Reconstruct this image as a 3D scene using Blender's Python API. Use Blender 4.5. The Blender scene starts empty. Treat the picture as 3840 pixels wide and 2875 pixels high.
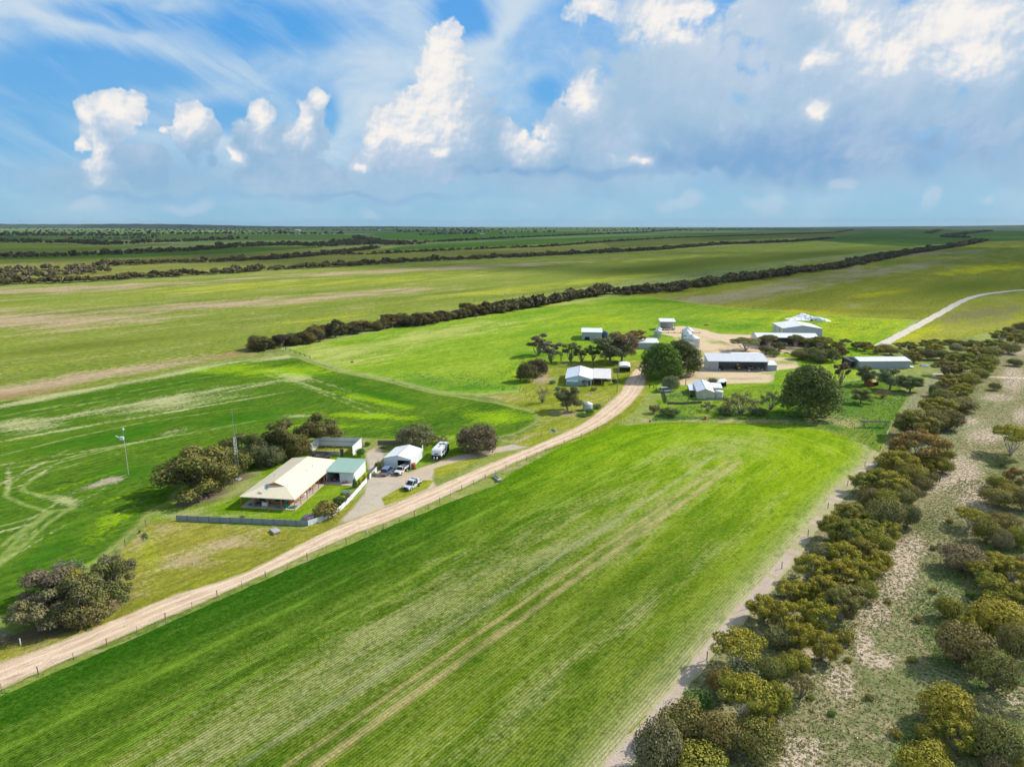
import bpy, bmesh, math, random
import numpy as np
from mathutils import Vector, Matrix

# ---------------------------------------------------------------- camera
FPX, PITCH, CAMH = 2661.0, math.radians(12.68), 60.0      # focal length in photo pixels, tilt down, height above ground
SC = bpy.context.scene
C = SC.collection
cam_d = bpy.data.cameras.new('camera'); cam_d.sensor_fit = 'HORIZONTAL'; cam_d.sensor_width = 36
cam_d.lens = 36*FPX/3840; cam_d.clip_start = 0.5; cam_d.clip_end = 60000
cam_o = bpy.data.objects.new('camera', cam_d); C.objects.link(cam_o)
cam_o.location = (0, 0, CAMH); cam_o.rotation_euler = (math.pi/2-PITCH, 0, 0)
SC.camera = cam_o

# ---------------------------------------------------------------- a small language for shader nodes
class S:
    def __init__(s, nt, o): s.nt, s.o = nt, o
    def _m(s, op, *a, clamp=False):
        n = s.nt.nodes.new('ShaderNodeMath'); n.operation = op; n.use_clamp = clamp
        for i, v in enumerate((s,)+a):
            if isinstance(v, S): s.nt.links.new(v.o, n.inputs[i])
            else: n.inputs[i].default_value = v
        return S(s.nt, n.outputs[0])
    def __add__(s, b): return s._m('ADD', b)
    def __radd__(s, b): return s._m('ADD', b)
    def __sub__(s, b): return s._m('SUBTRACT', b)
    def __rsub__(s, b): return s._m('MULTIPLY', -1.0)._m('ADD', b)
    def __mul__(s, b): return s._m('MULTIPLY', b)
    def __rmul__(s, b): return s._m('MULTIPLY', b)
    def __truediv__(s, b): return s._m('DIVIDE', b)
    def __neg__(s): return s._m('MULTIPLY', -1.0)
    def max(s, b): return s._m('MAXIMUM', b)
    def min(s, b): return s._m('MINIMUM', b)
    def smax(s, b, k): return s._m('SMOOTH_MAX', b, k)
    def pow(s, b): return s._m('POWER', b)
    def sqrt(s): return s._m('SQRT')
    def abs(s): return s._m('ABSOLUTE')
    def sin(s): return s._m('SINE')
    def fract(s): return s._m('FRACT')
    def clamp(s): return s._m('ADD', 0.0, clamp=True)

class NT:
    def __init__(s, nt): s.nt = nt; nt.nodes.clear()
    def n(s, t, **kw):
        x = s.nt.nodes.new(t)
        for k, v in kw.items(): setattr(x, k, v)
        return x
    def put(s, sock, v):
        if isinstance(v, S): s.nt.links.new(v.o, sock)
        elif v is not None:
            if sock.type == 'RGBA' and len(v) == 3: v = (*v, 1)
            sock.default_value = v
    def step(s, v, a, b, lo=0.0, hi=1.0, smooth=True):
        x = s.n('ShaderNodeMapRange'); x.interpolation_type = 'SMOOTHSTEP' if smooth else 'LINEAR'; x.clamp = True
        s.put(x.inputs[0], v); s.put(x.inputs[1], a); s.put(x.inputs[2], b); s.put(x.inputs[3], lo); s.put(x.inputs[4], hi)
        return S(s.nt, x.outputs[0])
    def mix(s, f, a, b, mode='MIX'):
        x = s.n('ShaderNodeMix', data_type='RGBA', blend_type=mode, clamp_factor=True)
        s.put(x.inputs[0], f); s.put(x.inputs[6], a); s.put(x.inputs[7], b)
        return S(s.nt, x.outputs[2])
    def vec(s, x=0.0, y=0.0, z=0.0):
        c = s.n('ShaderNodeCombineXYZ')
        for i, v in enumerate((x, y, z)): s.put(c.inputs[i], v)
        return S(s.nt, c.outputs[0])
    def vm(s, op, *a):
        x = s.n('ShaderNodeVectorMath', operation=op)
        for i, v in enumerate(a): s.put(x.inputs[i], v)
        return S(s.nt, x.outputs['Value' if op in ('LENGTH', 'DOT_PRODUCT', 'DISTANCE') else 'Vector'])
    def sep(s, v):
        x = s.n('ShaderNodeSeparateXYZ'); s.put(x.inputs[0], v)
        return [S(s.nt, o) for o in x.outputs]
    def noise(s, v, scale, detail=3.0, rough=0.5, dist=0.0, dim='3D', color=False, lac=2.0):
        x = s.n('ShaderNodeTexNoise', noise_dimensions=dim)
        s.put(x.inputs['Vector'], v); s.put(x.inputs['Scale'], scale); s.put(x.inputs['Detail'], detail)
        s.put(x.inputs['Roughness'], rough); s.put(x.inputs['Distortion'], dist); s.put(x.inputs['Lacunarity'], lac)
        return S(s.nt, x.outputs['Color' if color else 0])
    def voro(s, v, scale, feature='F1', detail=0.0, rough=0.5, out='Distance', dim='3D', rnd=1.0):
        x = s.n('ShaderNodeTexVoronoi', voronoi_dimensions=dim, feature=feature)
        s.put(x.inputs['Vector'], v); s.put(x.inputs['Scale'], scale); s.put(x.inputs['Randomness'], rnd)
        if 'Detail' in x.inputs: s.put(x.inputs['Detail'], detail); s.put(x.inputs['Roughness'], rough)
        return S(s.nt, x.outputs[out])
    def pos(s): return S(s.nt, s.n('ShaderNodeNewGeometry').outputs['Position'])
    def obj(s): return S(s.nt, s.n('ShaderNodeTexCoord').outputs['Object'])
    def attr(s, name, out='Fac'): return S(s.nt, s.n('ShaderNodeAttribute', attribute_name=name).outputs[out])
    def rnd(s): return S(s.nt, s.n('ShaderNodeObjectInfo').outputs['Random'])
    def hsv(s, c, h=0.5, sa=1.0, v=1.0):
        x = s.n('ShaderNodeHueSaturation'); s.put(x.inputs['Hue'], h); s.put(x.inputs['Saturation'], sa); s.put(x.inputs['Value'], v); s.put(x.inputs['Color'], c)
        return S(s.nt, x.outputs[0])
    def bump(s, h, strength=0.5, dist=0.1):
        x = s.n('ShaderNodeBump'); s.put(x.inputs['Strength'], strength); s.put(x.inputs['Distance'], dist); s.put(x.inputs['Height'], h)
        return S(s.nt, x.outputs[0])
    def out(s, color, rough=0.8, metal=0.0, spec=0.3, normal=None, alpha=None, transl=None, coat=None):
        b = s.n('ShaderNodeBsdfPrincipled')
        s.put(b.inputs['Base Color'], color); s.put(b.inputs['Roughness'], rough); s.put(b.inputs['Metallic'], metal)
        s.put(b.inputs['Specular IOR Level'], spec)
        if normal is not None: s.put(b.inputs['Normal'], normal)
        if coat: b.inputs['Coat Weight'].default_value = coat
        o = s.n('ShaderNodeOutputMaterial'); sh = b.outputs[0]
        if transl is not None:
            t = s.n('ShaderNodeBsdfTranslucent'); s.put(t.inputs[0], transl[1] if isinstance(transl, tuple) else color)
            m = s.n('ShaderNodeMixShader'); m.inputs[0].default_value = transl[0] if isinstance(transl, tuple) else transl
            s.nt.links.new(sh, m.inputs[1]); s.nt.links.new(t.outputs[0], m.inputs[2]); sh = m.outputs[0]
        s.nt.links.new(sh, o.inputs['Surface'])

def mat(name):
    m = bpy.data.materials.new(name); m.use_nodes = True
    return m, NT(m.node_tree)

# ---------------------------------------------------------------- pixel of the photograph -> direction / place
CP, SP = math.cos(PITCH), math.sin(PITCH)
def ray(px, py):
    x = (px-1920)/FPX; y = (1437.5-py)/FPX
    return Vector((x, CP+y*SP, -SP+y*CP))
def azel(px, py):
    d = ray(px, py)
    return math.degrees(math.atan2(d.x, d.y)), math.degrees(math.atan2(d.z, math.hypot(d.x, d.y)))

# ---------------------------------------------------------------- light
SUN_EL, SUN_AZ = math.radians(38), math.radians(66)        # azimuth clockwise from +Y (away from the camera)
sun_dir = Vector((math.sin(SUN_AZ)*math.cos(SUN_EL), math.cos(SUN_AZ)*math.cos(SUN_EL), math.sin(SUN_EL)))
ld = bpy.data.lights.new('sun', 'SUN'); ld.energy = 5.0; ld.angle = math.radians(0.53); ld.color = (1.0, 0.955, 0.88)
lo = bpy.data.objects.new('sun', ld); C.objects.link(lo); lo.location = (0, 0, 300)
lo.rotation_euler = sun_dir.to_track_quat('Z', 'Y').to_euler()
SC.view_settings.view_transform = 'Standard'; SC.view_settings.look = 'None'
SC.view_settings.exposure = 0.0; SC.view_settings.gamma = 1.0; SC.view_settings.use_curve_mapping = False
SC.render.engine = 'CYCLES'
SC.cycles.use_denoising = True
SC.cycles.use_adaptive_sampling = True; SC.cycles.adaptive_threshold = 0.02; SC.cycles.adaptive_min_samples = 12
SC.cycles.max_bounces = 5; SC.cycles.diffuse_bounces = 2; SC.cycles.glossy_bounces = 2
SC.cycles.transmission_bounces = 3; SC.cycles.transparent_max_bounces = 6; SC.cycles.volume_bounces = 0
SC.cycles.caustics_reflective = False; SC.cycles.caustics_refractive = False
# ---------------------------------------------------------------- sky: Nishita air with procedural clouds
def build_world():
    w = bpy.data.worlds.new('World'); SC.world = w; w.use_nodes = True
    N = NT(w.node_tree); nt = N.nt
    sky = N.n('ShaderNodeTexSky', sky_type='NISHITA', sun_disc=False, sun_elevation=SUN_EL, sun_rotation=SUN_AZ,
              altitude=100, air_density=1.0, dust_density=0.6, ozone_density=2.0)
    d = S(nt, N.n('ShaderNodeTexCoord').outputs['Generated'])
    dx, dy, dz = N.sep(d)
    az = dx._m('ARCTAN2', dy)*(180/math.pi)
    el = dz._m('ARCSINE')*(180/math.pi)
    P = N.vec(az, el, 0.0)
    # the air: azure above, pale and hazy towards the horizon
    hz = N.step(el, 0.0, 15.0, smooth=False).pow(0.75)
    grad = N.mix(hz, (2.6, 5.9, 8.3), (0.55, 3.9, 9.3))
    air = N.mix(0.85, S(nt, sky.outputs[0]), grad)
    air = N.mix(N.step(el, 18.0, 50.0), air, S(nt, sky.outputs[0]))
    # high cirrus in long streaks
    def rot(a, sx, sy, off=0.0):
        ca, sa = math.cos(math.radians(a)), math.sin(math.radians(a))
        return N.vec((az*ca+el*sa)*sx, (el*ca-az*sa)*sy+off, 0.0)
    wob = N.noise(P, 0.06, 3, 0.5, color=True)
    wx, wy, wz = N.sep(wob)
    def warp(v, k): return N.vm('ADD', v, N.vec((wx-0.5)*k, (wy-0.5)*k, 0.0))
    s1 = N.noise(warp(rot(-24, 0.035, 0.25), 1.0), 1.0, 7, 0.60)
    s2 = N.noise(warp(rot(-33, 0.07, 0.55, 9.0), 1.6), 1.0, 6, 0.62)
    veil = N.noise(warp(N.vec(az*0.06, el*0.11, 3.0), 0.8), 1.0, 7, 0.58)
    lefty = N.step(az, -10.0, 12.0, 1.0, 0.0)
    cirr = N.step(s1*0.62+s2*0.38, 0.46, 0.66)*N.step(lefty, 0.0, 1.0, 0.45, 0.95)
    blue = None
    def blob(cx, cy, rx, ry, Q):
        x, y, z = N.sep(Q)
        return 1.0-((((x-cx)/rx).pow(2.0)+((y-cy)/ry).pow(2.0)).sqrt())
    def bl(px, py, rx, ry, Q):                              # a soft ellipse whose middle and radii are read off the photo
        a, e = azel(px, py); k = math.degrees(1/FPX)*math.cos(math.radians(a))
        return blob(a, e, rx*k*math.cos(math.radians(a)), ry*k*0.98, Q)
    Qs = warp(P, 5.0)
    veilm = N.step(veil, 0.40, 0.62)
    # places where the blue shows, from the photograph's sky
    gaps = None
    for g in ((180, 330, 520, 130), (60, 480, 260, 60), (430, 250, 420, 90), (1000, 120, 330, 80), (1720, 60, 120, 70), (1260, 420, 50, 80),
              (2050, 340, 85, 60), (120, 540, 230, 60), (900, 420, 200, 70), (560, 60, 300, 40)):
        b = bl(*g, Qs); gaps = b if gaps is None else gaps.smax(b, 0.3)
    gapm = N.step(gaps+(s2-0.5)*1.1+(veil-0.5)*1.4, -0.30, 0.60)
    thin = (veilm*0.75+0.22)*(1.0-gapm*0.92)
    cov1 = (thin.max(cirr*(1.0-gapm*0.45))).clamp()
    cov1 = cov1*N.step(el, 0.0, 6.0, 0.5, 1.0)
    circ = N.mix(N.step(veil, 0.35, 0.7), (5.6, 7.4, 8.8), (7.3, 8.3, 9.0))
    col = N.mix(cov1*0.88, air, circ)
    # cumulus
    puff = N.voro(P, 0.55, detail=4.0, rough=0.55)
    fb = N.noise(P, 0.32, 8, 0.56)
    fbx = N.sep(N.noise(P, 0.30, 4, 0.5, color=True))
    Q = N.vm('ADD', P, N.vec((fbx[0]-0.5)*3.4, (fbx[1]-0.5)*3.0, 0.0))
    PW = N.vm('ADD', P, N.vec((fbx[0]-0.5)*1.2, (fbx[1]-0.5)*1.2, 0.0))
    pa = N.voro(PW, 0.85, feature='SMOOTH_F1', detail=3.0, rough=0.5); pb = N.voro(N.vm('ADD', PW, (0.16, -0.22, 0.0)), 0.85, feature='SMOOTH_F1', detail=3.0, rough=0.5)
    prel = pb-pa
    edge = (0.50-pa)*0.34+(fb-0.5)*0.26
    def group(bs, k=0.22):
        r = None
        for b in bs:
            v = bl(*b, Q); r = v if r is None else r.smax(v, k)
        return r
    far = group([(500, 690, 560, 130), (1250, 700, 700, 120), (2100, 640, 800, 150), (3100, 640, 1000, 130), (3900, 620, 700, 140)])
    tow = group([(445, 400, 115, 75), (500, 360, 60, 45), (350, 430, 60, 60), (400, 560, 130, 170), (520, 620, 160, 90), (715, 440, 75, 62), (760, 540, 100, 110), (640, 490, 50, 30), (975, 440, 65, 85), (960, 560, 110, 120), (1195, 360, 50, 50), (1170, 450, 80, 110), (1090, 540, 150, 130), (1100, 660, 260, 90),
                 (283, 545, 30, 32), (1665, 140, 75, 75), (1690, 190, 80, 90), (1660, 300, 125, 140), (1600, 400, 160, 120), (1480, 450, 130, 90), (1420, 510, 90, 70), (1740, 430, 150, 150), (1840, 540, 150, 110), (1650, 580, 360, 120),
                 (1340, 600, 60, 36), (2190, 360, 80, 70), (2130, 470, 150, 110), (2010, 590, 200, 90), (2280, 470, 120, 140)])
    big = group([(2500, 330, 420, 330), (3200, 300, 700, 360), (3850, 330, 500, 330), (2900, 540, 800, 160), (2230, 20, 140, 50), (2500, 20, 250, 100), (3700, 40, 600, 160), (3000, 60, 500, 150)])
    m_far = N.step(far+edge*0.8, -0.1, 0.75)
    m_tow = N.step(tow+edge*1.3, -0.04, 0.14)
    m_big = N.step(big+edge*1.3, -0.02, 0.34)
    lt = group([(1650, 140, 110, 110), (1660, 210, 128, 134), (1620, 310, 159, 159), (1560, 400, 146, 134), (1640, 430, 134, 134), (1460, 470, 134, 110), (1400, 520, 55, 55), (1560, 510, 110, 61),
                (440, 400, 134, 85), (500, 370, 66, 55), (345, 440, 55, 66), (350, 590, 66, 121), (700, 450, 104, 79), (620, 492, 48, 24), (965, 430, 66, 88), (1195, 355, 50, 50), (1130, 440, 55, 88), (870, 590, 44, 33), (283, 545, 33, 35),
                (1345, 605, 55, 26), (1655, 575, 40, 31), (2190, 350, 77, 66), (1990, 520, 98, 73), (2380, 610, 66, 29),
                (2210, 20, 134, 49), (2520, 60, 183, 98), (2600, 20, 183, 49), (3150, 20, 134, 73), (3220, 140, 110, 134), (3060, 240, 77, 44), (3080, 400, 55, 37), (3560, 90, 244, 134), (3720, 60, 220, 110), (3380, 200, 146, 73), (2560, 140, 77, 44), (3640, 200, 195, 85)], 0.30)
    lit = N.step(lt*0.85+edge*0.70+prel*0.35, -0.72, 0.80, smooth=False)
    lit = N.step(lit, 0.05, 1.0)
    shade = N.mix(N.step(el, 2.5, 12.0), (2.9, 5.0, 7.3), (4.1, 6.0, 7.8))
    dark = group([(3000, 560, 620, 150), (2700, 620, 500, 60), (3500, 540, 420, 110), (2400, 650, 900, 26), (1500, 735, 900, 16), (500, 735, 500, 16)], 0.2)
    dk = N.step(dark+edge*0.6, -0.25, 0.7)
    shade = N.mix(dk*0.8, shade, (2.0, 4.1, 7.0))
    soft = N.noise(P, 0.13, 4, 0.5)
    mid = N.mix(N.step(soft*0.8+fb*0.2+prel*0.12+(el-8.0)*0.012, 0.34, 0.74)*0.85, shade, (6.1, 7.1, 8.5))
    warm = N.mix(N.step(lit+(fb-0.5)*0.9+prel*0.6, 0.30, 1.10), (7.0, 7.8, 9.0), (10.3, 9.8, 9.3))
    cc = N.mix(lit, mid, warm)
    farc = N.mix(N.step(soft*0.75+fb*0.25, 0.34, 0.76), (3.2, 5.2, 7.3), (5.3, 6.6, 8.0))
    farc = N.mix(dk*0.7, farc, (2.2, 4.3, 7.1))
    farc = N.mix(lit*0.6, farc, warm)
    # small puffs standing on the horizon
    low = group([(2880, 770, 100, 50), (3480, 740, 40, 80), (3160, 680, 60, 45), (1380, 800, 60, 26), (2560, 760, 120, 40), (330, 770, 90, 40), (700, 780, 120, 30), (3680, 765, 60, 24)])
    m_low = N.step(low+edge*0.9, -0.05, 0.6)
    m_far = m_far*N.step(el, 0.0, 2.5, 0.35, 1.0)
    col = N.mix(m_far*0.85, col, farc)
    col = N.mix(m_big*0.97, col, cc)
    col = N.mix(m_tow*0.97, col, cc)
    col = N.mix(m_low*0.45, col, (7.4, 7.9, 8.7))
    # hazy floor and the sky outside the frame
    col = N.mix(N.step(el, 0.0, 4.5, 0.5, 0.0), col, (3.4, 5.9, 7.8))
    bg = N.n('ShaderNodeBackground'); N.put(bg.inputs[0], col); bg.inputs[1].default_value = 0.093
    o = N.n('ShaderNodeOutputWorld'); nt.links.new(bg.outputs[0], o.inputs[0])
    w.cycles.sampling_method = 'MANUAL'; w.cycles.sample_map_resolution = 512
build_world()
# ---------------------------------------------------------------- places and helpers
HEAD = math.radians(37.5)                                   # the heading that all rows, tracks and tree belts follow
def G(px, py, z=0.0):
    d = ray(px, py); t = (z-CAMH)/d.z
    return Vector((d.x*t, d.y*t, z))
def proj(x, y, z=0.0):
    h = z-CAMH; f = y*CP-h*SP; up = y*SP+h*CP
    return 1920+FPX*x/f, 1437.5-FPX*up/f
def vis(py): return G(1920, py).y
def hgt(px, pyb, pyt):                                      # height of an upright thing whose foot and head are at these pixels
    g = G(px, pyb); k = (1437.5-pyt)/FPX
    # up/f = k with f = y*CP-h*SP, up = y*SP+h*CP
    h = g.y*(k*CP-SP)/(CP+k*SP)
    return h+CAMH
rng = np.random.default_rng(7)

def tag(o, label=None, cat=None, group=None, kind=None):
    if label: o['label'] = label
    if cat: o['category'] = cat
    if group: o['group'] = group
    if kind: o['kind'] = kind
    return o

def link_mesh(name, verts, faces, m=None, parent=None, smooth=False, mats=None, mi=None):
    me = bpy.data.meshes.new(name); me.from_pydata([tuple(v) for v in verts], [], [tuple(f) for f in faces])
    for mm in (mats or ([m] if m else [])): me.materials.append(mm)
    if mi is not None: me.polygons.foreach_set('material_index', mi)
    if smooth: me.polygons.foreach_set('use_smooth', [True]*len(me.polygons))
    me.update()
    o = bpy.data.objects.new(name, me); C.objects.link(o)
    if parent is not None: o.parent = parent
    return o

def seg_dist(P, A, B):
    d = B-A; L = (d**2).sum(-1); t = np.clip(((P[:, None, :]-A[None])*d[None]).sum(-1)/np.maximum(L, 1e-9), 0, 1)
    q = A[None]+t[..., None]*d[None]
    return np.sqrt(((P[:, None, :]-q)**2).sum(-1)).min(1)
def inside(P, poly):
    x, y = P[:, 0], P[:, 1]; r = np.zeros(len(P), bool); n = len(poly)
    for i in range(n):
        x1, y1 = poly[i]; x2, y2 = poly[(i+1) % n]
        c = (y1 > y) != (y2 > y)
        with np.errstate(divide='ignore', invalid='ignore'): xi = (x2-x1)*(y-y1)/(y2-y1)+x1
        r ^= c & (x < xi)
    return r
def rough_poly(pts, amp=0.0, step=2.0, seed=0, close=True):
    """world polygon resampled and shaken so that its outline is uneven"""
    r = random.Random(seed); out = []; n = len(pts)
    ph = [r.uniform(0, 6.28) for _ in range(8)]
    s = 0.0
    for i in range(n if close else n-1):
        a, b = Vector(pts[i][:2]), Vector(pts[(i+1) % n][:2]); L = (b-a).length
        dist = (a.length+b.length)/2
        st = max(step, step*dist/150); k = max(1, int(min(L/st, 400)))
        nrm = Vector((-(b-a).y, (b-a).x)).normalized()
        for j in range(k):
            t = j/k; p = a.lerp(b, t); d = s+L*t
            w = sum(math.sin(d*f+ph[q])*g for q, (f, g) in enumerate(((0.11, .5), (0.31, .35), (0.83, .3), (1.9, .25), (3.7, .15))))
            am = amp*min(1.0, 4*t+0.05, 4*(1-t)+0.05) if L > 6 else amp*0.5
            p = p+nrm*(w*am+r.uniform(-.4, .4)*amp*0.6)
            out.append((p.x, p.y))
        s += L
    return out

def sheet(name, pts, m, z=0.004, amp=0.4, seed=1, step=1.6, dens=0.013, world=False, masks=None, kind='structure', lines=None):
    """a flat piece of ground: outline (photo pixels or metres), filled with points so that edge distance and patches can be stored"""
    from mathutils.geometry import delaunay_2d_cdt
    W = [Vector(p) for p in pts] if world else [G(*p) for p in pts]
    poly = rough_poly([(p[0], p[1]) for p in W], amp, step, seed)
    A = np.array(poly)
    # interior points on a grid that coarsens with distance
    P = []
    y0, y1 = A[:, 1].min(), A[:, 1].max(); x0, x1 = A[:, 0].min(), A[:, 0].max()
    y = y0
    rr = np.random.default_rng(seed)
    while y < y1:
        d = max(abs(y), 70.0)
        stp = dens*d*1.0
        xs = np.arange(x0, x1, stp)
        if len(xs): P.append(np.stack([xs+rr.uniform(-.3, .3, len(xs))*stp, y+rr.uniform(-.3, .3, len(xs))*stp], 1))
        y += stp
    P = np.concatenate(P) if P else np.zeros((0, 2))
    P = P[inside(P, A)]
    B = np.roll(A, -1, 0)
    ed = np.concatenate([seg_dist(P[i:i+3000], A, B) for i in range(0, len(P), 3000)]) if len(P) else np.zeros(0)
    P = P[ed > 0.5*dens*np.maximum(np.abs(P[:, 1]), 70)] if len(P) else P
    allp = [Vector(a) for a in A]+[Vector(p) for p in P]; n = len(A)
    vs, es, fs, *_ = delaunay_2d_cdt(allp, [(i, (i+1) % n) for i in range(n)], [list(range(n))], 2, 1e-5)
    o = link_mesh(name, [(v.x, v.y, z) for v in vs], fs, m)
    V = np.array([(v.x, v.y) for v in vs])
    e = np.concatenate([seg_dist(V[i:i+3000], A, B) for i in range(0, len(V), 3000)])
    store(o, 'edge', e)
    px, py = proj(V[:, 0], V[:, 1])
    if lines:
        d = np.full(len(V), 1e3)
        for L in lines:
            Q = np.array([(G(*p).x, G(*p).y) for p in L]); d = np.minimum(d, np.concatenate([seg_dist(V[i:i+3000], Q[:-1], Q[1:]) for i in range(0, len(V), 3000)]))
        store(o, 'line', d)
    for k, bl in (masks or {}).items():
        store(o, k, blobs(px, py, bl))
    tag(o, kind=kind)
    if o.data.polygons and o.data.polygons[0].normal.z < 0: o.data.flip_normals()
    return o
def store(o, name, a):
    at = o.data.attributes.new(name, 'FLOAT', 'POINT'); at.data.foreach_set('value', np.asarray(a, np.float32))
def blobs(px, py, bl):
    """soft patches: (x, y, rx, ry[, slope]) read off the photograph"""
    r = np.full(len(px), -1.0)
    for b in bl:
        x, y, rx, ry = b[:4]; sl = b[4] if len(b) > 4 else 0.0
        d = 1-np.sqrt(((px-x)/rx)**2+((py-y-(px-x)*sl)/ry)**2)
        r = np.maximum(r, d)
    return r

def uv(N, P=None):
    x, y, z = N.sep(P or N.pos())
    c, s = math.cos(HEAD), math.sin(HEAD)
    return x*s+y*c, x*c-y*s                                 # along, across

# ---------------------------------------------------------------- ground materials
def grassy(name, green, lime, tan, tan_amt=0.5, streak=1.0, scale=1.0, brown=None, edge=None, fine=1.0, masks=(), yellow=None, tan_lo=0.52, lines=None):
    """pasture: green and lime patches, dry tan patches, all drawn out along the rows; masks = (attribute, colour, strength)"""
    gt = lambda c: (c[0]*1.18, c[1]*0.93, c[2]*0.75) if c and c[1] > c[0] else c
    green, lime, yellow, masks = gt(green), gt(lime), gt(yellow), [(a, gt(b), c) for a, b, c in masks]
    m, N = mat(name); P = N.pos(); u, v = uv(N, P)
    Q = N.vec(u*(0.22/streak if streak > 1 else 0.22), v, 0.0)
    n1 = N.noise(Q, 0.045*scale, 9, 0.66)
    n2 = N.noise(N.vec(u*0.35, v+77.0, 3.0), 0.11*scale, 8, 0.68)
    n6 = N.noise(N.vec(u*0.30, v, 21.0), 0.8, 5, 0.7)
    n3 = N.noise(P, 0.9*scale, 4, 0.65)
    n4 = N.noise(P, 6.0, 3, 0.6)
    c = N.mix(N.step(n1*0.45+n3*0.25+n6*0.30, 0.38, 0.62), green, lime)
    if brown: c = N.mix(N.step(n2*0.75+n3*0.25, 0.50, 0.66)*0.8, c, brown)
    c = N.mix(N.step(n2*0.45+n1*0.25+n3*0.3, tan_lo, tan_lo+0.13)*tan_amt, c, tan)
    if yellow: c = N.mix(N.step(N.noise(Q, 0.11*scale, 5, 0.6), 0.56, 0.66)*N.step(n3, 0.4, 0.6)*0.75, c, yellow)
    for a, col, s in masks:
        k = N.step(N.attr(a)+(n3-0.5)*2.0+(n2-0.5)*3.2+(n1-0.5)*1.5, -0.15, 0.95)
        c = N.mix(k*s, c, col)
    if lines:
        c = N.mix(N.step(N.attr('line')+(n3-0.5)*1.0+(n2-0.5)*1.2, 0.10, 0.95, 0.65, 0.0), c, lines)
    if edge:
        ecol, w = edge
        c = N.mix(N.step(N.attr('edge')+(n3-0.5)*w*1.6, 0.0, w, 1.0, 0.0), c, ecol)
    c = N.hsv(c, sa=1.0+(n3-0.5)*0.4, v=1.0+(n4-0.5)*0.9*fine+(n3-0.5)*0.9+(n6-0.5)*0.9+(n2-0.5)*0.5)
    N.out(c, 1.0, spec=0.0, normal=N.bump(n3*0.6+n4*0.4, 0.9, 0.35))
    return m

SANDY = (0.60, 0.47, 0.33); TANGRASS = (0.44, 0.40, 0.17); SOIL = (0.36, 0.27, 0.19)
M_base = grassy('verge_grass', (0.13, 0.19, 0.035), (0.26, 0.30, 0.055), (0.40, 0.34, 0.16), 0.75, fine=0.9)

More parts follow.
